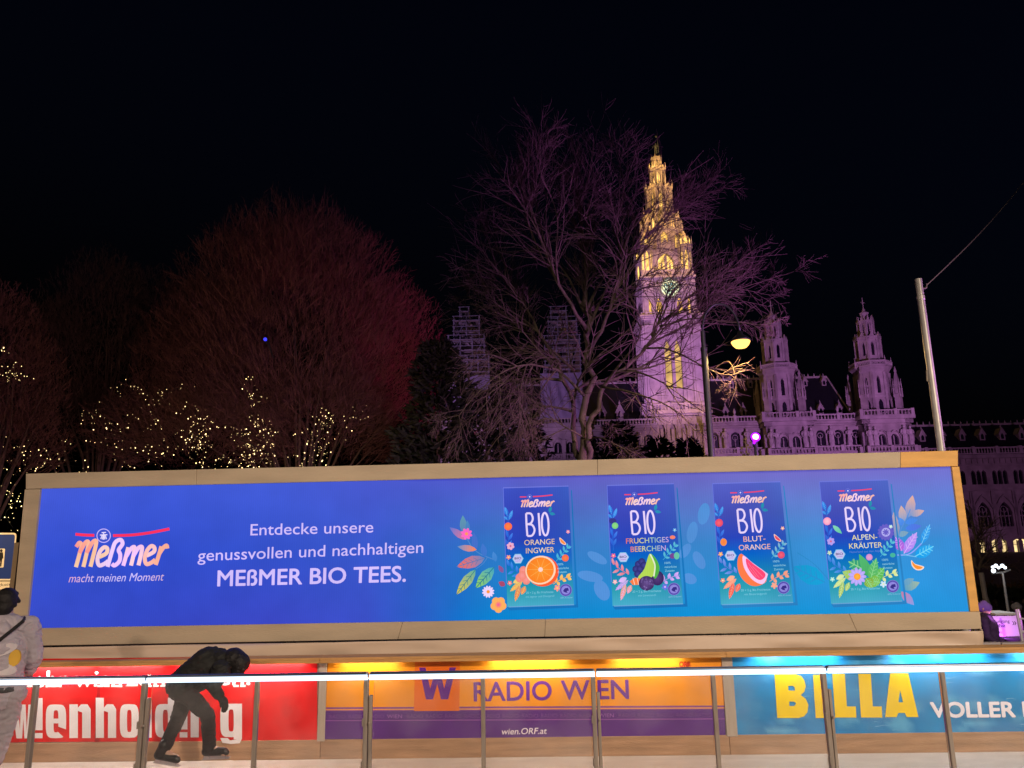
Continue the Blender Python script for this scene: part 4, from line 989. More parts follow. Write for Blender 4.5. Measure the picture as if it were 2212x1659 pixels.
mb = MB(); mb.lathe(Cx + Vector((0, 0, zT(316))), [(.75, 0), (.6, .5), (.22, zT(304) - zT(316) - .5), (.42, zT(304) - zT(316) - .2), (.42, zT(304) - zT(316)), (.1, zT(303) - zT(316))], 8); mb.build('spire_cap', slate, tower)
# the armoured standard bearer on the top
mb = MB(); p = Cx + Vector((0, 0, zT(303))); h = zT(279) - zT(303); tx = T.t
mb.tube([p + tx * -.22, p + tx * -.20 + Vector((0, 0, h * .25)), p + tx * -.14 + Vector((0, 0, h * .48))], [.13, .15, .2], 8); mb.tube([p + tx * .22, p + tx * .2 + Vector((0, 0, h * .25)), p + tx * .14 + Vector((0, 0, h * .48))], [.13, .15, .2], 8)
mb.tube([p + Vector((0, 0, h * .44)), p + Vector((0, 0, h * .62)), p + Vector((0, 0, h * .78)), p + Vector((0, 0, h * .84))], [.32, .30, .42, .16], 8); mb.ball(p + Vector((0, 0, h * .91)), .22); mb.tube([p + Vector((0, 0, h * .97)), p + tx * -.1 + Vector((0, 0, h * 1.06))], [.1, .02], 5)
mb.tube([p + tx * .4 + Vector((0, 0, h * .76)), p + tx * .62 + Vector((0, 0, h * .62)), p + tx * .60 - T.n * .3 + Vector((0, 0, h * .75))], [.14, .12, .09], 6); mb.tube([p + tx * -.4 + Vector((0, 0, h * .76)), p + tx * -.7 + Vector((0, 0, h * .62)), p + tx * -.62 - T.n * .3 + Vector((0, 0, h * .52))], [.14, .12, .09], 6)
mb.tube([p + tx * .62 - T.n * .3, p + tx * .45 - T.n * .3 + Vector((0, 0, h * 1.85))], .07, 5); mb.ext([p + tx * .5 - T.n * .3 + Vector((0, 0, h * 1.5)), p + tx * .47 - T.n * .3 + Vector((0, 0, h * 1.75)), p + tx * .05 - T.n * .3 + Vector((0, 0, h * 1.66)), p + tx * .12 - T.n * .3 + Vector((0, 0, h * 1.42))], T.n * .06)
mb.build('spire_statue', bronze, tower, smooth=True)
# dial: stained glass lit from behind, radial bars, numerals' ring, hands
f = face(0, hc, 4); rr = wT(1428, 1466, 627) / 2; zc = zT(627)
D_ = Art(lambda x, y, k: f.p(x, zc - y, -.05 - k * 60), step=.0006)
for rA, rB, cs in ((0, .30, ['#7fc8d8', '#f0d890']), (.30, .72, ['#f8ecb4', '#c8e4cc', '#f4f0c8', '#8cc8cc']), (.72, 1.0, ['#f8f0b8', '#f0f4d0', '#fff4c0'])):
    for i in range(24):
        a, b = 2 * math.pi * i / 24, 2 * math.pi * (i + 1) / 24
        D_.poly([(rr * g * math.cos(t_), rr * g * math.sin(t_)) for g, t_ in ((max(rA, .01), a), (rB, a), (rB, b), (max(rA, .01), b))], cs[i % len(cs)])
for i in range(12):
    a = 2 * math.pi * i / 12; D_.stroke([(rr * .3 * math.cos(a), rr * .3 * math.sin(a)), (rr * .7 * math.cos(a), rr * .7 * math.sin(a))], .07, '#3a6058', sm=False); D_.stroke([(rr * .78 * math.cos(a), rr * .78 * math.sin(a)), (rr * .94 * math.cos(a), rr * .94 * math.sin(a))], .14, '#57684a', sm=False)
for g in (.3, .72, .98): D_.stroke([(rr * g * math.cos(2 * math.pi * i / 28), rr * g * math.sin(2 * math.pi * i / 28)) for i in range(28)], .08, '#3a6058', closed=True, sm=False)
D_.build('clock_face', led_display('lit_dial', 1.45), tower)
mb = MB()
for a, l, wd in ((math.radians(-52), rr * .86, .16), (math.radians(176), rr * .62, .22)):
    e = f.x * math.sin(a) + Vector((0, 0, 1)) * math.cos(a); s_ = f.x * math.cos(a) - Vector((0, 0, 1)) * math.sin(a); c = f.p(0, zc, -.5)
    mb.ext([c - s_ * wd - e * l * .2, c + s_ * wd - e * l * .2, c + s_ * wd * .5 + e * l * .9, c + e * l, c - s_ * wd * .5 + e * l * .9], f.n * .08)
mb.build('clock_hands', surf('gilt_hands', (.10, .07, .03), .4, .5), tower)

# --- the side turrets
G = Plane(161.0, 2.5)
def zG(px, y): return G.at(px, y).z
ZY = {k: zG(1886, k) for k in (628, 658, 672, 682, 715, 719, 772, 775, 788, 800, 883, 886, 899, 906, 962, 966, 978)}
def turret_mesh():
    """one turret round its own axis, face 0 to the square; returns mesh builders"""
    st, dk = MB(), Panes(); c = Vector((0, 0, 0)); Z = ZY
    def fc(k, r, n=8):
        a = 2 * math.pi * k / n; out = Vector((math.sin(a), -math.cos(a), 0)); x = Vector((math.cos(a), math.sin(a), 0)); return Fr(out * r, x, -out)
    def ring(z, r, h, n=8): a = r / math.cos(math.pi / n); st.lathe((0, 0, z), [(a, 0), (a * 1.0, h)], n, rot=math.pi / n - math.pi / 2)
    px = 161.0 / F / math.cos(R(12)) * 1.02
    # square base with a pair of tall arched windows, string courses, corner shafts
    hb_ = 4.7
    for k in range(4):
        f = fc(k, hb_, 4)
        arch_wall(st, f, -hb_, hb_, GND, Z[906], [(-1.25, 1.6, Z[962], Z[906] - 4.2, Z[906] - 3.1), (1.25, 1.6, Z[962], Z[906] - 4.2, Z[906] - 3.1)], 0, .9, rnd=True)
        for q in (-1.25, 1.25):
            pane(dk, f, q, 1.6, Z[962], Z[906] - 4.2, Z[906] - 3.1, .7, rnd=True)
            pbox(st, f, q - .09, q + .09, Z[962], Z[906] - 3.4, .4, .68)
            L = archpts(q, 2.2, Z[906] - 4.2, Z[906] - 2.6, 6, True)
            for i in range(6):
                for sg in (1, -1):
                    (xa, za), (xb, zb) = L[i], L[i + 1]; m_ = lambda x: q + sg * (q - x); st.ext([f.p(m_(xa), za, -.3), f.p(m_(xb), zb, -.3), f.p(m_(xb), zb + .35, -.3), f.p(m_(xa - .3), za + .15, -.3)], f.n * .297)
        for q in (-hb_ + .6, hb_ - .6, 0): pbox(st, f, q - .38, q + .38, GND, Z[906] - 2.6, -.4, -.003)
        pbox(st, f, -hb_ - .5, hb_ + .5, Z[906] - .9, Z[906] - .02, -.5, 1.2); pbox(st, f, -hb_ - .8, hb_ + .8, Z[906], Z[899] - .01, -.9, 1.3)
        balustrade(st, f, -hb_ - .5, hb_ + .5, Z[899], Z[886], -.5, 3.2, .62); balustrade(st, f, -hb_, hb_, Z[978], Z[966], -1.1, 6, .62)
        pbox(st, f, -hb_ - .4, hb_ + .4, Z[978] - .9, Z[978] - .01, -1.6, -.41)
    # octagonal shaft with long slits
    r = 3.15
    for k in range(8):
        f = fc(k, r); wl = r * math.tan(math.pi / 8)
        arch_wall(st, f, -wl, wl, Z[899], Z[800], [(0, .72, Z[899] + 5.2, Z[800] - 1.6, Z[800] - .8)], 0, .7)
        pane(dk, f, 0, .72, Z[899] + 5.2, Z[800] - 1.6, Z[800] - .8, .6); pbox(st, f, -wl * .9, wl * .9, Z[899] + 4.2, Z[899] + 4.8, -.2, -.002)
        pane(dk, f, 0, .9, Z[899] + 1.0, Z[899] + 3.0, Z[899] + 3.9, -.012)
        pbox(st, Fr(f.p(wl, 0), f.x, f.n), -.24, .24, Z[899], Z[800], -.25, .1)
        pbox(st, f, -wl * .9, wl * .9, Z[800] - 3.0, Z[800] - 2.75, -.12, -.001) if k % 2 else None
    # corner pinnacle piers
    for k in range(4):
        a = math.pi / 4 + k * math.pi / 2; p = Vector((math.sin(a) * 5.0, -math.cos(a) * 5.0, Z[899])); H = ZY[800] - ZY[899]
        st.lathe(p, [(.8, 0), (.8, H * .45), (.92, H * .46), (.92, H * .49), (.6, H * .5), (.6, H * .68), (.75, H * .69), (.2, H * .98), (.3, H * 1.0), (.05, H * 1.1)], 4, rot=0)
        for e in range(4):
            b = e * math.pi / 2; pinnacle(st, p + Vector((math.cos(b) * .85, math.sin(b) * .85, H * .42)), .28, H * .42)
    # gallery on a corbel, pierced parapet
    st.lathe((0, 0, Z[800] - .02), [(r * 1.08, 0), (r * 1.16, (Z[788] - Z[800]) * .5), (r * 1.34, Z[788] - Z[800])], 8, rot=math.pi / 8 - math.pi / 2)
    ring(Z[788], r * 1.27, .35)
    for k in range(8):
        f = fc(k, r * 1.22); wl = r * 1.22 * math.tan(math.pi / 8); h = Z[775] - Z[788]
        pbox(st, f, -wl, wl, Z[775] - .35, Z[775], -.1, .25)
        for q in range(6):
            a = -wl * .82 + wl * 1.64 * q / 5; b = -wl * .82 + wl * 1.64 * (5 - q) / 5
            st.tube([f.p(a, Z[788] + .35, .08), f.p(max(-wl * .85, min(wl * .85, a + .55)), Z[775] - .33, .08)], .09, 4); st.tube([f.p(b, Z[788] + .35, .08), f.p(max(-wl * .85, min(wl * .85, b - .55)), Z[775] - .33, .08)], .09, 4)
        pinnacle(st, f.p(wl, Z[788], .05), .34, h * 1.75)
    # upper stages
    def stage(zb, zt, r, ow, zo0, zos, zoa, cr):
        for k in range(8):
            f = fc(k, r); wl = r * math.tan(math.pi / 8)
            arch_wall(st, f, -wl, wl, zb, zt, [(0, ow, zo0, zos, zoa)], 0, .5); pane(dk, f, 0, ow, zo0, zos, zoa, .42)
            pbox(st, Fr(f.p(wl, 0), f.x, f.n), -.16, .16, zb, zt, -.18, .05)
            st.ext([f.p(-wl * .85, zt - .6, -.22), f.p(wl * .85, zt - .6, -.22), f.p(0, zt + cr * .8, -.22)], f.n * .218); pinnacle(st, f.p(wl, zt - .5, -.1), .22, cr)
            pbox(st, f, -wl * 1.02, wl * 1.02, zt - .3, zt, -.3, -.221)
    H2 = Z[719] - Z[772]; stage(Z[788], Z[719], 2.35, .62, Z[772] + 1.1, Z[719] - 2.0, Z[719] - 1.2, 1.3)
    stage(Z[719], Z[682], 1.45, .36, Z[719] + 1.0, Z[682] - 1.1, Z[682] - .6, 1.5)
    st.lathe((0, 0, Z[682] - .2), [(1.3, 0), (.6, (Z[672] - Z[682]) * .75), (.55, Z[672] - Z[682] + .4), (.95, Z[672] - Z[682] + .8), (1.0, Z[672] - Z[682] + 1.2), (.6, Z[658] - Z[682] - .2), (.3, Z[658] - Z[682] + .4), (.1, Z[658] - Z[682] + 1.0), (.06, Z[628] - Z[682] + .2)], 8)
    st.tube([(-.4, 0, ZY[628] - 1.2), (.4, 0, ZY[628] - 1.2)], .07, 4)
    return st, dk
turrets = []
tst, tdk = turret_mesh(); me0 = mw0 = None
uR1, uR2 = G.u(1678, 800) + 1.4, G.u(1887, 800) + 1.4
uL1, uL2 = 2 * U0 * 161 / 166 - uR1, 2 * U0 * 161 / 166 - uR2
uL1, uL2 = G.u(1213, 800), G.u(1010, 800)
for u in (uR1, uR2, uL1, uL2):
    c = G.pt(u, 0) + G.n * 4.7
    if me0 is None:
        o = tst.build('side_turret', stone, None); me0 = o.data; o.parent = hall; mw0 = []
        for wq in tdk.build('turret_window', dark_win, None): mw0.append(wq.data); wq.parent = o
    else:
        o = bpy.data.objects.new('side_turret', me0); link(o, hall); 
        for mw in mw0: link(bpy.data.objects.new('turret_window', mw), o)
    o.matrix_local = root_matrix(hall).inverted() @ (Matrix.Translation(c) @ Matrix.Rotation(-G.yaw, 4, 'Z'))
    turrets.append(c)

# --- front between and beside the turrets
Wf = Plane(164.0, 2.5); fw_ = Fr(Wf.pt(0, 0), Wf.t, Wf.n)
zf = lambda y: G.at(1790, y).z * 164 / 161.0
def uW(px, y=930): return Wf.u(px, y)
dw = Panes(); STAT = []
segs = [(uR1 * 1.018 + 4.7, uR2 * 1.018 - 4.7), (U0 + hw - 1, uR1 * 1.018 - 4.7), (uL1 * 1.018 + 4.7, U0 - hw + 1), (uL2 * 1.018 + 4.7, uL1 * 1.018 - 4.7)]
for a, b in segs:
    fa = MB(); ba = MB()
    n = max(2, round((b - a) / 4.2)); st_ = (b - a) / n
    ops = [(a + st_ * (i + .5), 1.9, zf(962), zf(938), zf(929)) for i in range(n)]
    arch_wall(fa, fw_, a, b, GND, zf(918), ops, 0, .8, rnd=True)
    for o_ in ops:
        pane(dw, fw_, *o_, .6, rnd=True); pbox(fa, fw_, o_[0] - .08, o_[0] + .08, zf(962), zf(940), .35, .58); fa.tube([fw_.p(o_[0] + .55 * math.cos(t_ * .52), zf(940) + .55 * math.sin(t_ * .52), .45) for t_ in range(13)], .08, 4, cap=False)
    for i in range(n + 1):
        q = a + st_ * i
        if 0 < i < n: STAT.append(q)
    pbox(fa, fw_, a, b, zf(916), zf(911), -.9, .9); pbox(fa, fw_, a, b, zf(920), zf(916) - .02, -.5, .85); pbox(fa, fw_, a, b, zf(911) + .01, zf(909), -1.2, .9)
    balustrade(ba, fw_, a, b, zf(909), zf(896), -.8, 6.2, .62); balustrade(ba, fw_, a, b, zf(978), zf(965), -1.3, 6.2, .62)
    pbox(fa, fw_, a, b, zf(984), zf(978) - .02, -2.0, -.002)
    for i in range(round((b - a) / 6.2) + 1):
        q = a + (b - a) * i / round((b - a) / 6.2); ba.lathe(fw_.p(q, zf(895), -.8), [(.28, 0), (.12, .4), (.3, .8), (.22, 1.2), (.05, 1.6)], 6)
    fa.build('front_wall', stone, hall); ba.build('balustrade', stone_t, hall)
dw.build('front_window', dark_win, hall)
def statue_mesh():
    mb = MB()
    mb.lathe((0, 0, 0), [(.55, 0), (.55, .25), (.5, .3), (.5, .7), (.6, .75)], 8)
    mb.tube([(0, 0, .72), (.02, -.02, 1.5), (0, 0, 2.3), (0, 0, 3.0), (.0, -.03, 3.35), (0, 0, 3.55)], [.52, .46, .40, .52, .40, .16], 10); mb.ball((.0, -.05, 3.82), .27, 8, 6, (.9, .95, 1.15))
    mb.tube([(.48, 0, 3.2), (.66, -.12, 2.7), (.36, -.5, 2.5)], [.17, .15, .11], 7); mb.tube([(-.48, 0, 3.2), (-.68, -.05, 2.6), (-.50, -.42, 2.15)], [.17, .15, .11], 7)
    for i in range(7): a = -2.6 + i * .34; mb.tube([(.50 * math.cos(a), .48 * math.sin(a), .75), (.42 * math.cos(a), .40 * math.sin(a), 2.2)], .07, 4)
    mb.tube([(.40, -.52, 1.0), (.36, -.5, 3.1)], .05, 5)
    return mb
so = statue_mesh().build('statue', stone_t, None); sm_ = so.data; bpy.data.objects.remove(so)
rng = random.Random(4)
pts = [(fw_.p(q, zf(962) - .3, -.9)) for q in STAT]
for c in turrets[:2]:
    for q in (-4.0, -2.9, 2.9, 4.1): pts.append(c - G.n * 5.6 + G.t * q + Vector((0, 0, ZY[962] - .2)))
for p in pts:
    o = bpy.data.objects.new('statue', sm_); link(o, hall)
    o.matrix_local = root_matrix(hall).inverted() @ (Matrix.Translation(p) @ Matrix.Rotation(-G.yaw + rng.uniform(-.6, .6), 4, 'Z') @ Matrix.Diagonal((rng.choice((-1, 1)) * 1.02, 1.0, rng.uniform(.95, 1.06), 1)))

# --- steep slate roofs with dormers
def roof(u0, u1, hip0, hip1, zeave, zridge, P, dep, rows):
    mb = MB(); f = Fr(P.pt(0, 0), P.t, P.n)
    a, b, c, d = f.p(u0, zeave, 0), f.p(u1, zeave, 0), f.p(u1 - hip1, zridge, dep), f.p(u0 + hip0, zridge, dep)
    e, g = f.p(u0, zeave, 2 * dep), f.p(u1, zeave, 2 * dep)
    for q in ((a, b, c, d), (b, g, c), (g, e, d, c), (e, a, d)): mb.face(q)
    o = mb.build('roof', slate, hall)
    mb = MB(); mb.tube([d, c], .32, 5); mb.tube([b, c], .2, 5); mb.tube([a, d], .2, 5)
    n = int((c - d).length / 1.4)
    for i in range(n): q = d.lerp(c, i / n); mb.lathe(q, [(.1, 0), (.16, .5), (.03, 1.0)], 4)
    mb.build('roof_crest', stone_t, o)
    for (ya, us, sz) in rows:
        for u in us:
            t_ = (ya - zeave) / (zridge - zeave); q = f.p(u, ya, dep * t_ - .3 * sz); mb = MB()
            ff = Fr(q - Vector((0, 0, q.z)), P.t, P.n); z0 = q.z; dd = dep * .30
            mb.ext([ff.p(-.75 * sz, z0, 0), ff.p(.75 * sz, z0, 0), ff.p(.75 * sz, z0 + 1.5 * sz, 0), ff.p(1.0 * sz, z0 + 1.5 * sz, 0), ff.p(0, z0 + 3.4 * sz, 0), ff.p(-1.0 * sz, z0 + 1.5 * sz, 0), ff.p(-.75 * sz, z0 + 1.5 * sz, 0)], P.n * dd)
            mb.lathe(ff.p(0, z0 + 3.3 * sz, .2), [(.14 * sz, 0), (.22 * sz, .5 * sz), (.04, 1.1 * sz)], 5)
            for s_ in (-1, 1): mb.tube([ff.p(s_ * 1.0 * sz, z0 + 1.45 * sz, -.1), ff.p(0, z0 + 3.45 * sz, -.1)], .13 * sz, 4)
            do = mb.build('dormer', stone, o)
            mb = MB(); pane(mb, ff, 0, .8 * sz, z0 + .3 * sz, z0 + 1.2 * sz, z0 + 1.9 * sz, -.02); 
            for v_ in mb.v: pass
            COLLECT.append((mb, do))
    return o
COLLECT = []
Q = Plane(170.0, 2.5)
zq = lambda px, y: Q.at(px, y).z
ue, ur_ = Q.u(1842, 893), Q.u(1782, 817)
def dep_at(px, y, dep): return Plane(170.0 + dep, 2.5).at(px, y)
zr1 = dep_at(1700, 817, 9).z; ze1 = zq(1700, 905)
u_r = Plane(179.0, 2.5).u(1782, 817)
ulist = lambda P_, y, xs: [P_.u(x, y) for x in xs]
roof(U0 + hw - 2, ue, 0, ue - u_r, ze1, zr1, Q, 9, [(ze1 + 1.0, ulist(Q, 890, (1569, 1608, 1776, 1817)), .72), (ze1 + 8.6, ulist(Plane(175.), 845, (1582, 1623, 1742, 1783)), .66)])
roof(2 * U0 - ue, U0 - hw + 2, ue - u_r, 0, ze1, zr1, Q, 9, [(ze1 + 1.0, [2 * U0 - u for u in ulist(Q, 890, (1569, 1608, 1776, 1817))], 1.0)])
# --- the long wing at the right
V = Plane(168.0, 1.2); fv = Fr(V.pt(0, 0), V.t, V.n); zv = lambda y: V.at(2140, y).z
uv = lambda px, y=1060: V.u(px, y)
ua, ub = uv(1958), uv(2420)
wg = MB(); wb = MB(); wd_ = MB()
sp = uv(2165) - uv(2119); k0 = uv(2119)
cen = [k0 + sp * i for i in range(-3, 7) if ua + 2 < k0 + sp * i < ub - 2]
arch_wall(wg, fv, ua, ub, zv(1240), zv(1160), [(c + s_ * 1.7, 2.0, zv(1197), zv(1170), zv(1165)) for c in cen for s_ in (-1, 1)], 0, .8)
pbox(wg, fv, ua, ub, GND, zv(1240), -.6, .8)
arch_wall(wg, fv, ua, ub, zv(1158), zv(1060), [(c, 2.9, zv(1138), zv(1108), zv(1084)) for c in cen], 0, 1.0)
arch_wall(wg, fv, ua, ub, zv(1058), zv(1004), [(c + s_ * 1.12, .98, zv(1046), zv(1022), zv(1015)) for c in cen for s_ in (-1, 0, 1)], 0, .8)
pbox(wg, fv, ua, ub, zv(1004), zv(986), -.25, .9)
for z0_, z1_, d in ((1160, 1158, -.5), (1060, 1058, -.4), (1006, 1003, -.45), (990, 982, -.9)): pbox(wg, fv, ua, ub, zv(z0_), zv(z1_), d, -.001 if z0_ != 1006 else -.251)
for i in range(int((ub - ua) / 1.2)): pbox(wg, fv, ua + 1.2 * i, ua + 1.2 * i + .6, zv(1001), zv(991), -.5, -.252)
for c in cen:
    L = archpts(c, 4.2, zv(1110), zv(1072), 6)
    for i in range(6):
        for sg in (1, -1):
            (xa, za), (xb, zb) = L[i], L[i + 1]; m_ = lambda x: c + sg * (c - x); wg.ext([fv.p(m_(xa), za, -.35), fv.p(m_(xb), zb, -.35), fv.p(m_(xb), zb + .4, -.35), fv.p(m_(xa - .35), za + .2, -.35)], fv.n * .348)
    for s_ in (-.5, 0, .5): pbox(wg, fv, c + s_ * 1.6 - .08, c + s_ * 1.6 + .08, zv(1138), zv(1098), .4, .65)
    pbox(wg, fv, c - 1.4, c + 1.4, zv(1116), zv(1114), .4, .64); wg.tube([fv.p(c + .65 * math.cos(t_ * .52), zv(1100) + .65 * math.sin(t_ * .52), .5) for t_ in range(13)], .09, 4, cap=False)
    for q in (-.52, .52):
        pbox(wg, fv, c + q * sp - .3 if q > 0 else c + q * sp - .3, c + q * sp + .3, zv(1158), zv(1060), -.35, -.003)
    for s_ in (-.56, .56): wg.lathe(fv.p(c + s_, zv(1046), .1), [(.16, 0), (.1, .3), (.1, zv(1026) - zv(1046)), (.2, zv(1022) - zv(1046))], 6)
balustrade(wb, fv, ua, ub, zv(981), zv(966), -.5, 4.9, .62)
wing = wg.build('wing', stone, hall); wb.build('wing_balustrade', stone_t, wing)
for c in cen:
    mb = MB(); pane(mb, fv, c, 2.9, zv(1138), zv(1108), zv(1084), .8); mb.build('arched_window', dark_win, wing)
    for s_ in (-1, 0, 1):
        mb = MB(); pane(mb, fv, c + s_ * 1.12, .98, zv(1046), zv(1022), zv(1015), .6); mb.build('gallery_window', dark_win, wing)
lit = 0
for c in cen:
    for s_ in (-1, 1):
        lit += 1; mb = MB(); pane(mb, fv, c + s_ * 1.7, 2.0, zv(1197), zv(1170), zv(1165), .6)
        o = mb.build('office_window', office if (c > k0 - 1) else dark_win, wing)
        if c > k0 - 1: o['label'] = 'window with warm light behind it'
        mb = MB(); pbox(mb, fv, c + s_ * 1.7 - .06, c + s_ * 1.7 + .06, zv(1197), zv(1167), .4, .58); pbox(mb, fv, c + s_ * 1.7 - 1, c + s_ * 1.7 + 1, zv(1178), zv(1177), .42, .57)
        if c > k0 - 1 and lit % 4 == 1: pbox(mb, fv, c + s_ * 1.7 - .95, c + s_ * 1.7 - .1 + .5 * (lit % 2), zv(1186), zv(1166), .5, .57)
        mb.build('glazing_bar', stone_t, wing)
VR = Plane(169.0, 1.2)
zre = VR.at(2140, 968).z; zrr = Plane(176.0, 1.2).at(2140, 917).z
roof(VR.u(1950, 950), VR.u(2420, 950), 0, 0, zre, zrr, VR, 7, [(zre + 2.0, [VR.u(x, 950) for x in (2004, 2048, 2091, 2135, 2179, 2222)], .8)])
for mb, do in COLLECT: mb.build('dormer_window', dark_win, do.parent)

# lamps on the galleries of the tower
WY = (1.0, 0.53, 0.14)
for y, dx, dn, pw in ((583, -5.2, -9.2, 500), (583, 5.2, -9.2, 500), (583, 0, -9.2, 350), (590, 9, -2, 300), (486, -5.4, -6.5, 420), (486, 5.4, -6.5, 420), (486, 0, -7.6, 260), (449, -3.8, -5.4, 300), (449, 3.8, -5.4, 300), (386, -2.6, -4.2, 330), (386, 2.6, -4.2, 330), (341, -1.6, -3.0, 220), (341, 1.6, -3.0, 220),
                      (680, -6.0, -9.4, 260), (680, 6.0, -9.4, 260), (888, -3.0, -10.4, 320), (888, 3.5, -10.4, 420), (316, -1.2, -2.6, 60), (292, .8, -2.6, 45), (975, 0, -13.0, 800)):
    lamp('gallery_lamp', 'POINT', Cx + T.t * dx + T.n * dn + Vector((0, 0, zT(y) + .8)), WY, pw * (1.9 if y < 500 else 1.2 if y < 600 else .7), size=.3)

# --- scaffolding round the two turrets at the left
pole_m = surf('scaffold_tube', (0.5, 0.5, 0.52), 0.4, 0.6, var=0.1)
plank_m = surf('scaffold_deck', (0.32, 0.28, 0.24), 0.8, var=0.2)
net_m = surf('scaffold_net', (0.30, 0.28, 0.34), 0.9, var=0.2, scale=.5, bump=.3, bscale=1.5)
def scaffold(label, c, tiers, net, netcut=None):
    t = thing('scaffolding', label, 'scaffolding', (c.x, c.y, GND), -G.yaw, 'scaffolds round the turrets')
    po, de = MB(), MB(); e = .11
    for (z0, z1_, xl, xr, dh) in tiers:
        nx = max(1, round((xr - xl) / 2.4)); lv = max(1, round((z1_ - z0) / 2.0))
        xs = [xl + (xr - xl) * i / nx for i in range(nx + 1)]; dn = [-dh, -dh + 1.0, dh]
        for x in xs:
            for d in dn: po.tube([c + G.t * x + G.n * d + Vector((0, 0, z0 - .2 - c.z)), c + G.t * x + G.n * d + Vector((0, 0, z1_ + .9 - c.z))], e, 4)
        for l in range(lv + 1):
            z = z0 + (z1_ - z0) * l / lv - c.z
            for dz in (0, 1.0):
                for d in (-dh, dh): po.tube([c + G.t * (xl - .3) + G.n * d + Vector((0, 0, z + dz)), c + G.t * (xr + .3) + G.n * d + Vector((0, 0, z + dz))], e * .8, 4)
                for x in (xl, xr): po.tube([c + G.t * x + G.n * -dh + Vector((0, 0, z + dz)), c + G.t * x + G.n * dh + Vector((0, 0, z + dz))], e * .8, 4)
            de.box(c + G.t * xl + G.n * (-dh) + Vector((0, 0, z - .08)), G.t * (xr - xl), G.n * 1.0, (0, 0, .07)); de.box(c + G.t * (xr - .9) + G.n * (-dh + 1) + Vector((0, 0, z - .08)), G.t * .9, G.n * (2 * dh - 1), (0, 0, .07))
        for i in range(0, nx, 2): po.tube([c + G.t * xs[i] + G.n * -dh + Vector((0, 0, z0 - c.z)), c + G.t * xs[i + 1] + G.n * -dh + Vector((0, 0, z1_ - c.z))], e * .7, 4)
    po.build('scaffold_tubes', pole_m, t); de.build('decks', plank_m, t)
    mb = MB(); z0, z1_, xl, xr, dh = net; n = 24
    prof = [(xl, dh), (xl, -dh), (xr, -dh), (xr, dh)]
    for a in range(3):
        p, q = prof[a], prof[a + 1]
        for j in range(10):
            for i in range(n):
                pts = []
                for (ii, jj) in ((i, j), (i + 1, j), (i + 1, j + 1), (i, j + 1)):
                    s_ = ii / n; zz = z0 + (z1_ - z0) * jj / 10; x = p[0] + (q[0] - p[0]) * s_; d = p[1] + (q[1] - p[1]) * s_; b = .18 * math.sin(s_ * 31 + zz * .7) * math.sin(math.pi * jj / 10)
                    pts.append(c + G.t * x + G.n * (d + b) + Vector((0, 0, zz - c.z)))
                mb.face(pts)
    o = mb.build('safety_net', net_m, t, smooth=True)
    return t
def tier(cpx, ya, yb, xl, xr, dh):
    return (G.at(cpx, yb).z, G.at(cpx, ya).z, (xl - cpx) * .0985, (xr - cpx) * .0985, dh)
cL2, cL1 = turrets[3], turrets[2]
scaffold('pale scaffolding wrapped round the turret at the far left, beside the red tree', cL2, [tier(1010, 664, 690, 990, 1010, 2.0), tier(1010, 688, 734, 978, 1035, 3.4), tier(1010, 734, 782, 968, 1047, 5.2), tier(1010, 782, 808, 964, 1058, 6.8)], (G.at(1010, 905).z, G.at(1010, 812).z, -4.6, 4.8, 5.4))
scaffold('pale netted scaffolding round the turret behind the big bare tree', cL1, [tier(1213, 664, 690, 1194, 1228, 2.4), tier(1213, 690, 736, 1187, 1250, 3.6), tier(1213, 736, 810, 1178, 1254, 5.6)], (G.at(1213, 905).z, G.at(1213, 808).z, -4.6, 4.2, 5.8))

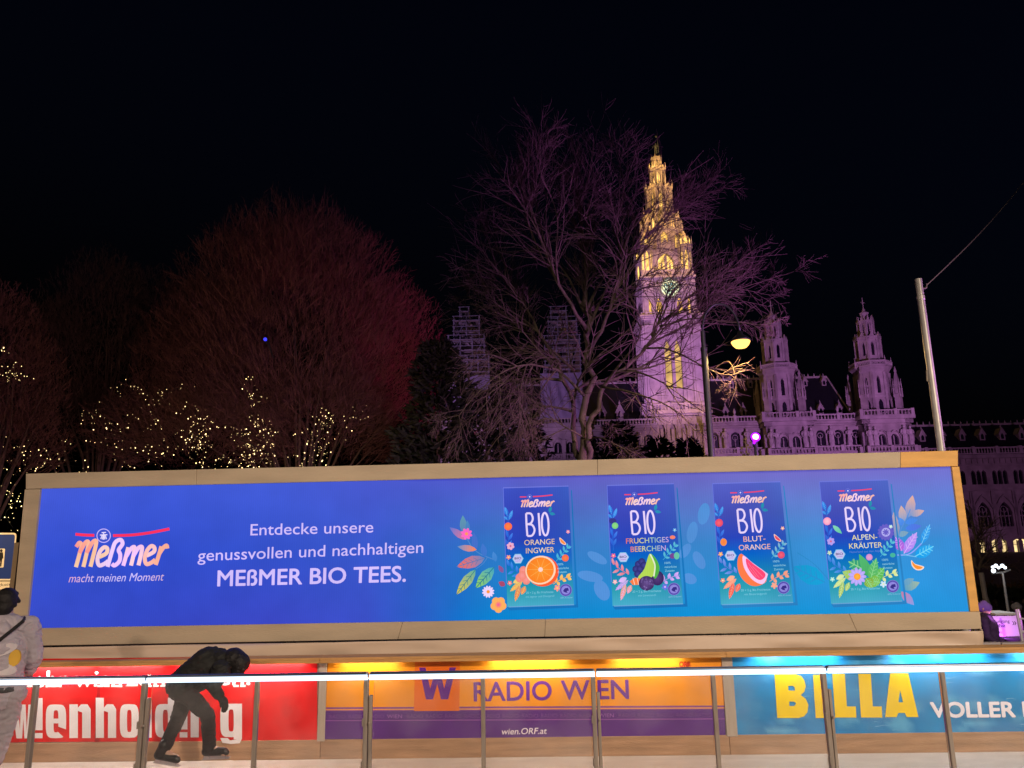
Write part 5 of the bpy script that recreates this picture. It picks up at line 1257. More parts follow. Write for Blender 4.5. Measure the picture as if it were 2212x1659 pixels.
# ------------------------------------------------------------------ trees
bark = surf('bark', (0.13, 0.10, 0.075), 0.9, var=0.35, scale=3.0, bump=0.6, bscale=9, stretch=(3, 3, 1))
twig_m = surf('twig', (0.12, 0.08, 0.075), 0.9, var=0.3, scale=1.5)
twig_r = surf('copper_twig', (0.16, 0.085, 0.07), 0.9, var=0.3, scale=1.0)
needle = surf('dark_needles', (0.022, 0.035, 0.018), 0.8, var=0.5, scale=2.0)
class Grow:
    def __init__(s, seed): s.r = random.Random(seed); s.wood = MB(); s.twig = MB()
    def rv(s, k=1.0): return Vector((s.r.gauss(0, k), s.r.gauss(0, k), s.r.gauss(0, k)))
    def limb(s, pts, r0, r1, kids, lvl=1, t0=.25, ln=(2.5, 5), ang=.85, n=7, up=.16, droop=0.0, maxl=3, wig=.21, out=None):
        P = [Vector(p) for p in pts]
        # resample
        Q = []
        for i in range(len(P) - 1):
            for k in range(3):
                t = k / 3; p0 = P[max(i - 1, 0)]; p1, p2 = P[i], P[i + 1]; p3 = P[min(i + 2, len(P) - 1)]
                Q.append(0.5 * ((2 * p1) + (p2 - p0) * t + (2 * p0 - 5 * p1 + 4 * p2 - p3) * t * t + (3 * p1 - p0 - 3 * p2 + p3) * t ** 3))
        Q.append(P[-1]); m_ = len(Q) - 1
        Q = [q + s.rv(r0 * .25) * (0 < i < m_) for i, q in enumerate(Q)]
        s.wood.tube(Q, [(r0 + (r1 - r0) * (i / m_) ** .7) * .72 for i in range(m_ + 1)], n)
        for _ in range(int(kids * 1.3)):
            t = s.r.uniform(t0, 1.0); i = min(int(t * m_), m_ - 1); q = Q[i].lerp(Q[i + 1], t * m_ - i); d = (Q[i + 1] - Q[i]).normalized()
            s.shoot(q, d, s.r.uniform(*ln) * (1.1 - .58 * t), (r0 + (r1 - r0) * t) * .55, lvl, ang, up, droop, maxl, wig, out)
    def shoot(s, q, d, L, r, lvl, ang, up, droop, maxl, wig, out=None, kids=None):
        """a slender branch that bends in long arcs; its shoots leave it alternately and bend on their own"""
        side = s.rv(); side -= d * side.dot(d)
        if out is not None: side = side.normalized() * .8 + (q - out).normalized()
        side.normalize(); v = (d * math.cos(ang) + side * math.sin(ang) + Vector((0, 0, up))).normalized()
        n = max(4, int(L / (.24 if lvl < maxl else .16))); st = L / n; p = q.copy(); P = [p.copy()]; w_ = s.rv(wig * .35)
        for i in range(n):
            w_ = w_ * .78 + s.rv(wig * .42); v = (v + w_ * .55 + Vector((0, 0, (up * .10 if lvl < maxl else .03) - (droop + .03) * i / n))).normalized(); p = p + v * st; P.append(p.copy())
        rr = max(r, .0085 if lvl < maxl else .0055); re = .0038
        (s.wood if lvl <= 1 else s.twig).tube(P, [rr + (re - rr) * (i / n) ** .7 for i in range(n + 1)], 5 if lvl <= 1 else 3, cap=False)
        if lvl < maxl:
            k = s.r.randint(6, 9) if lvl == 1 else s.r.randint(4, 6)
            for _ in range(k):
                t = s.r.uniform(.12, .98); i = min(int(t * n), n - 1)
                s.shoot(P[i].lerp(P[i + 1], t * n - i), (P[i + 1] - P[i]).normalized(), L * s.r.uniform(.40, .80) * (1.08 - .45 * t), rr * .48, lvl + 1, s.r.uniform(.4, .95), up * .5, droop * 1.2, maxl, wig, None)
# the big bare tree behind the screen
TY = 21.0
def tp(px, py, dy=0.0): return depth(px, py if py > 800 else 800 - (800 - py) * .80, TY + dy)
g = Grow(11)
base = tp(1262, 990); foot = Vector((base.x + .1, base.y, GND))
g.limb([foot, Vector((base.x + .03, base.y, 2.2)), base, tp(1262, 930), tp(1268, 820), tp(1270, 700), tp(1258, 600, .3), tp(1268, 500, .6), tp(1252, 400, .8), tp(1262, 320, .9)], .26, .02, 17, t0=.52, ln=(2.2, 4.4), out=tp(1262, 800))
g.limb([tp(1258, 1010), tp(1248, 985, .3), tp(1240, 940, .5), tp(1238, 870, .7), tp(1205, 780, 1.0), tp(1160, 690, 1.2), tp(1120, 600, 1.4), tp(1085, 520, 1.5), tp(1070, 440, 1.4)], .16, .02, 15, t0=.35, ln=(2.0, 4.0), out=tp(1262, 700))
g.limb([tp(1268, 1000), tp(1270, 960, -.2), tp(1274, 915, -.4), tp(1292, 880, -.6), tp(1300, 835, -.8), tp(1350, 790, -1.0), tp(1395, 740, -1.0), tp(1425, 680, -1.2), tp(1480, 610, -1.3), tp(1530, 560, -1.4), tp(1600, 520, -1.5)], .15, .018, 15, t0=.42, ln=(1.8, 3.6), out=tp(1262, 800))
g.limb([tp(1269, 760), tp(1300, 690, -.5), tp(1330, 600, -.9), tp(1345, 500, -1.1), tp(1330, 410, -1.2), tp(1350, 330, -1.1)], .09, .016, 13, t0=.3, ln=(1.8, 3.6), out=tp(1262, 700))
g.limb([tp(1269, 700), tp(1235, 620, -.8), tp(1190, 530, -1.2), tp(1165, 430, -1.4), tp(1150, 340, -1.4), tp(1170, 280, -1.4)], .09, .016, 14, t0=.3, ln=(1.8, 3.6), out=tp(1262, 700))
g.limb([tp(1266, 640), tp(1310, 540, .9), tp(1390, 450, 1.3), tp(1440, 380, 1.5), tp(1500, 340, 1.6)], .075, .014, 12, t0=.3, ln=(1.8, 3.4), out=tp(1262, 700))
g.limb([tp(1268, 860), tp(1200, 800, -.9), tp(1120, 790, -1.6), tp(1050, 830, -2.0), tp(990, 900, -2.3)], .07, .012, 11, t0=.25, ln=(1.2, 2.6), up=-.05, droop=.10)
g.limb([tp(1240, 890, .7), tp(1160, 880, 1.0), tp(1090, 930, 1.0), tp(1045, 990, .8)], .06, .012, 9, t0=.2, ln=(1.0, 2.2), up=-.1, droop=.12)
g.limb([tp(1240, 800, .9), tp(1150, 700, 1.6), tp(1070, 640, 2.0), tp(1010, 600, 2.2)], .065, .012, 11, t0=.3, ln=(1.4, 2.8), droop=.05)
g.limb([tp(1265, 950), tp(1225, 925, -.7), tp(1180, 905, -1.0), tp(1120, 925, -1.3)], .045, .01, 8, t0=.3, ln=(.8, 1.8), up=-.05, droop=.1)
g.limb([tp(1271, 955), tp(1290, 944, -1.2), tp(1330, 960, -2.0), tp(1375, 992, -2.4)], .045, .012, 8, t0=.3, ln=(.6, 1.4), up=-.1, droop=.08)
g.limb([tp(1300, 835, -.8), tp(1370, 850, -1.6), tp(1450, 880, -2.2), tp(1500, 930, -2.5)], .055, .012, 9, t0=.25, ln=(.7, 1.5), up=-.05, droop=.12, maxl=2)
g.limb([tp(1395, 740, -1.0), tp(1450, 745, -1.6), tp(1520, 790, -2.2), tp(1570, 810, -2.5), tp(1610, 800, -2.7)], .045, .012, 5, t0=.35, ln=(.7, 1.3), up=-.05, droop=.08, maxl=2)
g.limb([tp(1425, 680, -1.2), tp(1500, 660, -1.8), tp(1590, 670, -2.4), tp(1680, 680, -2.8)], .045, .01, 6, t0=.3, ln=(.8, 1.6), droop=.05)
g.limb([tp(1430, 690, -1.0), tp(1540, 610, -.5), tp(1620, 570, 0), tp(1700, 540, .3)], .04, .01, 8, t0=.3, ln=(.9, 1.9))
g.limb([tp(1540, 800, -2.2), tp(1575, 775, -2.5), tp(1590, 830, -2.6), tp(1575, 880, -2.6)], .02, .008, 3, t0=.2, ln=(.3, .7), droop=.05)
tr = thing('bare_tree', 'tall bare tree with several stems and curling twigs in front of the clock tower', 'tree', foot)
g.wood.build('trunk', bark, tr, smooth=True); g.twig.build('crown', twig_m, tr)
print('tree verts', len(g.wood.v), len(g.twig.v))

def fine_tree(label, stem, Y, lobes, seed, mat, n, name='bare_tree', rt=.0065, foot_dx=0.0, group='trees left of the town hall', limbs=15):
    """a tree whose crown is a dome of very fine upright twigs; lobes: (px, py, rx, ry) read off the photo, given depth"""
    g = Grow(seed); rnd = g.r; sp_ = depth(*stem, Y); f = Vector((sp_.x, Y, GND)); hub = f + Vector((0, 0, 3.0))
    g.wood.tube([f, f + Vector((.05, 0, 1.6)), hub], [.42, .34, .30], 9)
    L = []
    for (px, py, rx, ry) in lobes:
        c = depth(px, py, Y); L.append((c, (depth(px + rx, py, Y) - c).length, (depth(px, py - ry, Y) - c).length))
    tot = sum(a * b for _, a, b in L)
    for c, a, b in L:
        N = int(n * a * b / tot)
        for i in range(int(limbs * a * b / tot) + 3):
            d = g.rv().normalized(); d.z = abs(d.z) - .25; e = c + Vector((d.x * a, d.y * a, d.z * b)) * .72; m1 = hub.lerp(e, .4) + Vector((0, 0, .12 * (e - hub).length)) + g.rv(.2)
            g.wood.tube([hub - Vector((0, 0, rnd.uniform(0, .8))), hub.lerp(m1, .6), m1, m1.lerp(e, .55) + g.rv(.2), e], [.12, .08, .055, .03, .012], 5, cap=False)
        for i in range(N):
            u = g.rv().normalized(); q = rnd.uniform(.18, 1.0) ** .42
            if u.z < -.75: u.z *= -1
            clump = .94 + .09 * math.sin(u.x * 9 + u.z * 7 + seed) * math.cos(u.y * 8 + u.z * 11)
            p = c + Vector((u.x * a, u.y * a, u.z * b)) * q * clump
            if p.z < GND + 1.2: continue
            o_ = (p - (c - Vector((0, 0, b * .75)))).normalized(); v = (o_ + g.rv(.30) + Vector((0, 0, .22))).normalized(); l = rnd.uniform(.05, .12) * a * (1.2 - .3 * q)
            P = [p - v * l * .6]
            for k in range(3): v = (v + g.rv(.13)).normalized(); P.append(P[-1] + v * l * .5)
            g.twig.tube(P, [rt * 1.7, rt * 1.4, rt * 1.1, rt * .6], 3, cap=False)
            for k in range(4):
                j = rnd.randint(0, 2); q2 = P[j].lerp(P[j + 1], rnd.random()); d2 = (v + g.rv(.42)).normalized(); m2 = q2 + d2 * l * rnd.uniform(.25, .5)
                g.twig.tube([q2, m2, m2 + (d2 + g.rv(.25)).normalized() * l * .3], [rt, rt * .8, rt * .5], 3, cap=False)
    t = thing(name, label, 'tree', f, group=group)
    g.wood.build('trunk', bark, t, smooth=True); g.twig.build('crown', mat, t); print(name, len(g.twig.v)); return t
fine_tree('broad dome of dense fine twigs glowing magenta along its right edge', (650, 1000), 40.0, [(635, 745, 285, 292), (838, 790, 142, 195), (460, 830, 180, 235), (700, 925, 220, 115), (430, 935, 240, 105)], 21, twig_r, 23000)
fine_tree('dark bare tree with thin upright shoots left of the magenta dome', (215, 1000), 44.0, [(215, 740, 140, 205), (330, 720, 100, 150), (110, 820, 130, 190), (180, 930, 190, 110)], 22, twig_m, 7600)
fine_tree('dark rounded tree cut off by the left edge of the picture', (-20, 1000), 35.0, [(-30, 800, 130, 205), (60, 850, 90, 140), (20, 960, 130, 100)], 23, twig_r, 5400)

# dark evergreens: clumps of needle sprays round a stem
def evergreen(label, X, Y, Zt, rad, seed, cat='evergreen', cone=True, n=1500, sz=.42, name='evergreen_tree'):
    rnd = random.Random(seed); t = thing(name, label, cat, (X, Y, GND), group='dark evergreens before the town hall')
    mb = MB(); mb.tube([(X, Y, GND), (X + .05, Y, GND + (Zt - GND) * .5), (X, Y, Zt - .2)], [.18, .11, .02], 7); mb.build('trunk', bark, t, smooth=True)
    mb = MB(); H = Zt - GND
    for i in range(n):
        u = rnd.random() ** .8; z = GND + .3 + (H - .3) * u; rr = rad * ((1 - u) ** .75 if cone else math.sqrt(max(0.02, 1 - (2 * u - .9) ** 2 / 1.25)))
        a = rnd.uniform(0, 6.283); lobe = .75 + .25 * math.sin(a * 3 + u * 17) + .12 * math.sin(u * 40); q = rr * lobe * rnd.random() ** .35
        p = Vector((X + math.cos(a) * q, Y + math.sin(a) * q, z)); o_ = Vector((math.cos(a), math.sin(a), rnd.uniform(-.2, .7))).normalized()
        for k in range(3):
            d = (o_ + Vector((rnd.gauss(0, .5), rnd.gauss(0, .5), rnd.gauss(0, .4)))).normalized() * sz * rnd.uniform(.6, 1.3); s_ = d.cross(Vector((rnd.gauss(0, 1), rnd.gauss(0, 1), rnd.gauss(0, 1)))).normalized() * sz * .13
            mb.face([p - s_, p + d * .55 - s_ * 1.1, p + d, p + d * .55 + s_ * 1.1, p + s_])
    mb.build('crown', needle, t); return t
e1 = depth(945, 900, 36.0); evergreen('tall dark evergreen under the scaffolded turret at the left', e1.x, 36.0, depth(935, 742, 36).z, 2.2, 31, cone=False, n=2600)
e2 = depth(1050, 930, 38.0); evergreen('dark evergreen left of the big bare tree, behind its twigs', e2.x, 38.0, depth(1050, 846, 38).z, 2.6, 32, cone=False, n=2200)
for i, (px, py, Y, rad, lab) in enumerate(((1140, 905, 60, 2.6, 'dark evergreen beside the left stem of the big bare tree'), (1335, 915, 62, 2.6, 'dark evergreen just left of the foot of the clock tower'), (1425, 950, 60, 2.2, 'low dark shrub before the foot of the clock tower'), (1487, 952, 60, 2.0, 'low dark shrub at the foot of the tower beside the lamp post'))):
    q = depth(px, py + 60, Y); evergreen(lab, q.x, Y, depth(px, py, Y).z, rad, 40 + i, n=1300, sz=.5, cone=False, name='evergreen_shrub', cat='shrub')

# ------------------------------------------------------------------ fairy lights wound through trees farther back
bulb_m = emit('fairy_bulb', (1.0, 0.80, 0.42), 3.2, sample=False)
wire_m = surf('light_wire', (0.02, 0.03, 0.02), .7)
# where the lit strings hang: picked-out branches, each string a wandering line
FL = [('string of fairy lights at the far left edge, high up', 36.8, [(0, 735), (14, 760), (4, 790), (30, 805), (54, 802), (40, 812), (6, 812)], 42, 5),
      ('string of fairy lights low beside the top left corner of the screen', 44, [(4, 1000), (20, 1030), (8, 1060), (34, 1080), (12, 1110), (28, 1140)], 60, 12),
      ('string of fairy lights above the upper left corner of the board frame', 46, [(40, 960), (70, 985), (100, 1000), (60, 1010), (130, 1005), (170, 1008)], 60, 14),
      ('short string of fairy lights drooping left of the bright cluster', 47, [(180, 905), (215, 890), (250, 925), (300, 880), (330, 900), (345, 935)], 46, 14),
      ('string of fairy lights high in the middle of the dark tree', 48, [(255, 835), (262, 828), (300, 838), (338, 865), (360, 845), (420, 832)], 40, 9),
      ('small string of fairy lights hanging from a twig below the blue lamp', 48, [(545, 815), (530, 830), (545, 850), (560, 868), (540, 880)], 26, 8),
      ('dense string of fairy lights making the left bright column', 49, [(400, 880), (430, 905), (415, 935), (445, 950), (420, 965), (440, 915), (400, 950)], 95, 14),
      ('dense string of fairy lights in the brightest middle cluster', 49, [(500, 925), (520, 940), (560, 905), (575, 935), (540, 955), (580, 980), (520, 950)], 120, 15),
      ('string of fairy lights low above the frame, between the two clusters', 48, [(440, 1000), (470, 985), (500, 1005), (530, 990), (560, 1000), (580, 975)], 85, 13),
      ('string of fairy lights at the right, before the magenta glow', 47, [(660, 940), (690, 915), (710, 900), (700, 930), (680, 950), (740, 910), (780, 895)], 75, 14),
      ('string of fairy lights low at the right, over the red glow', 47, [(655, 985), (640, 1000), (680, 970), (700, 980), (690, 1000), (665, 1008)], 46, 10),
      ('thin string of fairy lights rambling along the dark branches left of the middle', 46, [(150, 950), (220, 940), (290, 955), (330, 985), (250, 990), (380, 960), (350, 1000)], 75, 20)]
rnd = random.Random(9); BULB = []
for k_, r_ in enumerate((.011, .016, .024)):
    mb = MB(); mb.ball((0, 0, 0), r_, 6, 4); o = mb.build('bulb', emit('fairy_bulb%d' % k_, (1.0, 0.70, 0.30), (2.0, 3.2, 4.5)[k_], sample=False), None); BULB.append(o.data); bpy.data.objects.remove(o)
for lab, Y, pl, nb, sc_ in FL:
    Y = min(Y, 36.8) - (Y > 40) * rnd.uniform(-1.0, 3.5) if Y != 36.8 else 31.5
    sp_ = spline([(p[0] * 1.0, p[1]) for p in pl], n=10); t = thing('fairy_light_string', lab, 'fairy lights', depth(*pl[0], Y), group='fairy lights in the park trees')
    P = [depth(x, y, Y + .8 * math.sin(i * .4)) for i, (x, y) in enumerate(sp_)]
    mb = MB(); mb.tube(P, .012, 3); mb.build('wire', wire_m, t)
    for i in range(nb):
        k = rnd.uniform(0, len(P) - 1.01); j = int(k); q = P[j].lerp(P[j + 1], k - j) + Vector((rnd.gauss(0, sc_ * .022), rnd.gauss(0, .4), rnd.gauss(0, sc_ * .020) - .05)); k_ = rnd.choice((0, 0, 0, 1, 1, 2)); mm_ = BULB[k_]; bo = bpy.data.objects.new('bulb', mm_); link(bo, t); bo.location = q - t.location
# small blue lamp seen through the twigs
t = thing('blue_lamp', 'small blue lamp shining through the twigs of the magenta dome', 'lamp', depth(573, 733, 31.5))
q = depth(573, 733, 31.5); mb = MB(); mb.ball(q, .075, 10, 6); mb.build('lens', emit('blue_lens', (.05, .05, 1.0), 1.6), t); mb = MB(); mb.tube([q + Vector((0, .12, 0)), q + Vector((.03, .35, -.1)), q + Vector((.1, .9, -.6))], [.09, .06, .03], 8); mb.build('housing', steel_dk, t)

# ------------------------------------------------------------------ street lamp, flagpole, floods
cast = surf('lamp_post_paint', (0.035, 0.04, 0.04), 0.45, 0.4, var=0.2, scale=4)
LY = 18.0
b0, b1 = depth(1533, 975, LY), depth(1521, 715, LY)
bx_ = (b0.x + b1.x) / 2
lt = thing('street_lamp', 'tall street lamp with a curved arm and a glowing warm hanging shade', 'street lamp', (bx_, LY, GND))
mb = MB(); mb.lathe((bx_, LY, GND), [(.14, 0), (.13, 1.4), (.085, 1.5), (.075, b1.z - GND - .5), (.085, b1.z - GND - .48), (.085, b1.z - GND - .42), (.058, b1.z - GND - .4), (.055, b1.z - GND)], 14); mb.build('pole', cast, lt, smooth=False)
hd = depth(1598, 716, LY); top_ = depth(1560, 655, LY)
arc = [Vector((bx_, LY, b1.z))]
xr_, zt_ = hd.x - bx_, top_.z
for i in range(1, 13):
    a = math.pi * i / 12; arc.append(Vector((bx_ + xr_ * (1 - math.cos(a)) / 2, LY, b1.z + (zt_ - b1.z) * math.sin(a) + (hd.z - b1.z) * (i / 12))))
mb = MB(); mb.tube(arc, .027, 8); mb.tube([arc[-1], arc[-1] - Vector((0, 0, .06))], .05, 8); mb.build('arm', cast, lt, smooth=True)
hz = depth(1598, 737, LY).z
mb = MB(); mb.lathe((hd.x, LY, hz), [(.245, 0), (.25, .02), (.20, .06), (.13, .12), (.07, .17), (.05, hd.z - hz)], 20); mb.build('shade', cast, lt, smooth=True)
bw = emit('sodium_bowl', (1.0, 0.52, 0.12), 2.6)
mb = MB(); mb.lathe((hd.x, LY, hz - .18), [(.03, 0), (.13, .02), (.19, .08), (.225, .155), (.22, .175)], 20); mb.build('glass_bowl', bw, lt, smooth=True)
lamp('street_lamp_light', 'SPOT', (hd.x, LY, hz - .24), (1.0, 0.62, 0.22), 400, (hd.x, LY, hz - 3), .12, 168, .25)

white_pole = surf('white_pole_paint', (0.62, 0.60, 0.56), 0.38, 0.25, var=0.12, scale=5, bump=.05)
FY = 13.6
f0, f1 = depth(2030, 975, FY), depth(1987, 602, FY); fx = (f0.x + f1.x) / 2
ft = thing('mast', 'tall pale metal mast with a wire, behind the right end of the screen', 'mast', (fx, FY, GND))
mb = MB(); r_ = .062; mb.lathe((fx, FY, GND), [(r_ * 1.15, 0), (r_, f1.z - GND - .42), (r_ * 1.12, f1.z - GND - .41), (r_ * 1.12, f1.z - GND - .34), (r_ * .98, f1.z - GND - .33), (r_ * .98, f1.z - GND - .01), (r_ * .6, f1.z - GND)], 20); mb.build('pole', white_pole, ft, smooth=False)
mb = MB(); mb.tube([Vector((fx + r_, FY, f1.z - .20)), Vector((fx + .13, FY, f1.z - .18)), Vector((fx + .15, FY, f1.z - .10))], .012, 6); mb.tube([Vector((fx - r_ - .005, FY, f1.z - 1.75)), Vector((fx - r_ - .02, FY, f1.z - 1.95))], .018, 6); mb.build('hook', steel, ft)
mb = MB(); a = Vector((fx + .14, FY, f1.z - .13)); b = depth(2260, 332, 14.5); mb.tube([a.lerp(b, t / 12) - Vector((0, 0, .12 * math.sin(math.pi * t / 12))) for t in range(13)], .011, 4); mb.build('wire', steel, ft)

# violet flood behind the screen with a few dry leaves by it
vq = depth(1632, 944, 15.0)
vt = thing('violet_floodlight', 'violet floodlight glaring just above the top of the screen', 'floodlight', (vq.x, 15.0, GND))
mb = MB(); mb.lathe((vq.x + .02, 15.1, GND), [(.045, 0), (.04, vq.z - GND - .05)], 8); mb.build('stand', steel_dk, vt)
ax = Vector((-.15, -1, .1)).normalized()
mb = MB(); mb.lathe(vq - ax * .16, [(.07, 0), (.095, .05), (.1, .14), (.09, .15)], 14, axis=ax); mb.build('housing', steel_dk, vt)
mb = MB(); mb.lathe(vq - ax * .006, [(.092, 0), (.090, .018), (.06, .024)], 18, axis=ax); mb.tube([vq + Vector((-.03, -.05, -.06)), vq + Vector((-.06, -.05, -.14))], [.045, .02], 8); ln_ = mb.build('lens', emit('violet_lens', (.38, .01, 1.0), 2.2), vt)
mb = MB(); mb.lathe(vq + ax * .02, [(.058, 0), (.04, .012)], 14, axis=ax); mb.tube([vq + ax * .04 + Vector((-.02, 0, -.04)), vq + ax * .04 + Vector((-.045, 0, -.10))], [.03, .012], 8); mb.build('lens_core', emit('violet_core', (1.0, .55, 1.0), 4.0), ln_)
lamp('violet_flood_light', 'SPOT', vq + ax * .15, (.45, .06, 1.0), 60, vq + ax * 3 + Vector((.3, 0, -.6)), .06, 150, .8)
dead = surf('dry_leaves', (.22, .15, .08), .8, var=.4, scale=9)
st = depth(1612, 975, 11.0); tt = thing('dry_stalk', 'dry leafy stalk sticking up beside the violet floodlight', 'plant', (st.x, 11.0, GND))
mb = MB(); mb.tube([(st.x, 11, GND), (st.x + .01, 11, st.z), depth(1610, 950, 11)], [.012, .008, .004], 5); mb.build('stem', dead, tt)
mb = MB(); rnd = random.Random(2)
for i in range(34):
    q = depth(rnd.gauss(1609, 6), rnd.uniform(945, 990), 11 + rnd.gauss(0, .05)); d = Vector((rnd.gauss(0, 1), rnd.gauss(0, 1), rnd.gauss(0, 1))).normalized() * .045; s_ = d.cross(Vector((rnd.random(), rnd.random(), 1))).normalized() * .017; k_ = d.cross(s_).normalized() * .01
    mb.face([q, q + d * .5 + s_ + k_, q + d, q + d * .5 - s_ - k_])
mb.build('leaves', dead, tt)

# ------------------------------------------------------------------ far right: steward's corner
EY = 15.5
violet_board = surf('white_sign_board', (.78, .76, .78), .5, var=.03)
def ep(px, py, Y=EY): return depth(px, py, Y)
et = thing('exit_sign', 'white exit board lit violet, reading Ausgang Exit with two arrows', 'sign', ep(2170, 1378))
mb = MB(); mb.ext([ep(2142, 1331), ep(2196, 1330), ep(2205, 1374), ep(2144, 1376)], (0, .03, 0)); mb.build('board', violet_board, et)
A = Art(lambda x, y, k: ep(x, y, EY - .004 - k)); A.poly([(2142.2, 1331.2), (2195.8, 1330.2), (2204.5, 1373.8), (2144.2, 1375.6)], '#e0dce0')
up_ = (-.13, -1); A.text('Ausgang', (2146, 1345), (2181, 1345), 6.5, '#2a1a3a', .01, 0, up_); A.text('Exit', (2158, 1355), (2172, 1355), 6.5, '#2a1a3a', .015, 0, up_); A.text('»', (2187, 1350), (2196, 1350), 12, '#2a1a3a', 0, 0, up_)
A.build('print', printed('exit_print', .5, .03), et)
mb = MB(); mb.box(ep(2143, 1377.5, EY - .02), ep(2225, 1380, EY - .02) - ep(2143, 1377.5, EY - .02), (0, .03, 0), (0, 0, .03)); mb.build('light_strip', emit('violet_strip', (.52, .06, 1.0), 5.0), et)
lamp('exit_strip_light', 'AREA', ep(2172, 1377, EY - .32), (.60, .12, 1.0), 5, ep(2170, 1352, EY), sx=.7, sy=.06)
lamp('exit_strip_light', 'AREA', ep(2172, 1335, EY - .75), (.85, .25, .85), 2.2, ep(2170, 1355, EY), sx=.7, sy=.06)
for px in (2146, 2200):
    mb = MB(); q = ep(px, 1376); mb.box((q.x - .02, q.y + .035, GND), (.04, 0, 0), (0, .03, 0), (0, 0, q.z - GND)); mb.build('leg', steel_dk, et)
# dark platform edge and pale flooring in front of it
mb = MB(); a, b = ep(2100, 1380, 15.2), ep(2330, 1390, 15.2); mb.box((a.x, 15.2, GND), (b.x - a.x, 0, 0), (0, 3.5, 0), (0, 0, ep(2170, 1379, 15.2).z - GND)); 
tag(mb.build('platform', black_m), 'low black platform edge under the exit board', 'platform')
mb = MB(); a, b = depth(2125, 1392, 12.0), depth(2165, 1392, 12.0)
for k, (pa, pb) in enumerate(((2118, 2164), (2165, 2240))):
    mb = MB(); qa, qb = depth(pa, 1392, 11.5), depth(pb, 1394, 11.5); mb.box((qa.x, 11.5, GND), (qb.x - qa.x - .01, 0, 0), (0, .12, 0), (0, 0, qa.z - GND + .02)); mb.box((qa.x + .05, 11.49, GND + .15), (qb.x - qa.x - .12, 0, 0), (0, .012, 0), (0, 0, .4))
    tag(bevel(mb.build('barrier_panel', surf('pale_panel', (.5, .47, .48), .6, var=.06)), .01), ['pale low barrier panel under the exit board, left of the pair', 'pale low barrier panel at the right picture edge below the platform'][k], 'barrier', 'low barrier panels behind the rink')
lamp('platform_violet', 'SPOT', ep(2150, 1375, 14.2), (.6, .2, 1.0), 14, depth(2160, 1394, 11.4), .1, 110, .8)
# white folding frame at the edge
wt = thing('white_stand', 'white metal folding frame at the right picture edge beside the exit board', 'stand', ep(2205, 1365, 14.6))
wp = surf('white_tube', (.75, .75, .78), .4, .2, var=.05); mb = MB()
mb.tube([ep(2196, 1316, 14.6), ep(2199, 1335, 14.6), ep(2205, 1366, 14.6), Vector((ep(2207, 1370, 14.6).x, 14.6, GND))], .026, 8); mb.tube([ep(2199, 1316, 14.9), ep(2204, 1335, 14.9), Vector((ep(2214, 1366, 14.9).x + .05, 14.95, GND))], .024, 8)
mb.tube([ep(2200, 1337, 14.6), ep(2225, 1336, 14.6)], .016, 8); mb.tube([ep(2205, 1365, 14.6), ep(2230, 1364, 14.6)], .026, 8); mb.tube([ep(2225, 1316, 14.6), Vector((ep(2232, 1366, 14.6).x, 14.6, GND))], .026, 8); mb.build('frame', wp, wt)
# floodlight mast with white heads
MY = 24.0
mq = depth(2166, 1238, MY); mt_ = thing('floodlight_mast', 'thin mast with a cluster of glaring white floodlights before the far wing', 'floodlight', (mq.x, MY, GND))
mb = MB(); mb.lathe((mq.x, MY, GND), [(.05, 0), (.03, mq.z - GND)], 10); mb.tube([depth(2142, 1238, MY), depth(2166, 1237, MY), depth(2182, 1231, MY)], .03, 6); mb.build('mast_pole', white_pole, mt_)
wl_ = emit('white_flood_lens', (.80, .88, 1.0), 4.0)
for (px, py, sz) in ((2144, 1225, .045), (2151, 1222, .06), (2146, 1233, .07), (2157, 1226, .05), (2165, 1222, .06), (2171, 1226, .05)):
    q = depth(px, py, MY - .1); mb = MB(); ax = Vector((-.25, -1, -.15)).normalized(); mb.lathe(q, [(sz * .5, -.16), (sz, -.05), (sz * 1.05, 0)], 10, axis=ax); lh = mb.build('lamp_head', steel_dk, mt_); mb = MB(); mb.lathe(q + ax * .006, [(sz * .9, 0), (sz * .6, .02)], 10, axis=ax); mb.build('lens', wl_, lh)
lamp('mast_light', 'POINT', depth(2156, 1228, MY - .8), (.85, .9, 1.0), 10, size=.25)
# leaning grey post and tree stem behind the screen's right edge
mb = MB(); q0, q1 = depth(2119, 1237, 22), depth(2128, 1290, 22); mb.tube([Vector((q1.x + .35, 22, GND)), q1, q0], .07, 8); tag(mb.build('post', surf('grey_post', (.2, .19, .19), .7)), 'leaning grey post just right of the screen', 'post')
g = Grow(61); q = depth(2110, 1290, 26); g.limb([Vector((q.x, 26, GND)), Vector((q.x, 26, 1.5)), depth(2112, 1230, 26), depth(2108, 1160, 26.2), depth(2090, 1080, 26.4)], .16, .03, 12, t0=.45, ln=(.8, 1.8)); tt = thing('bare_tree', 'thin bare tree half hidden by the right edge of the screen frame', 'tree', (q.x, 26, GND)); g.wood.build('trunk', bark, tt, smooth=True); g.twig.build('crown', twig_m, tt)
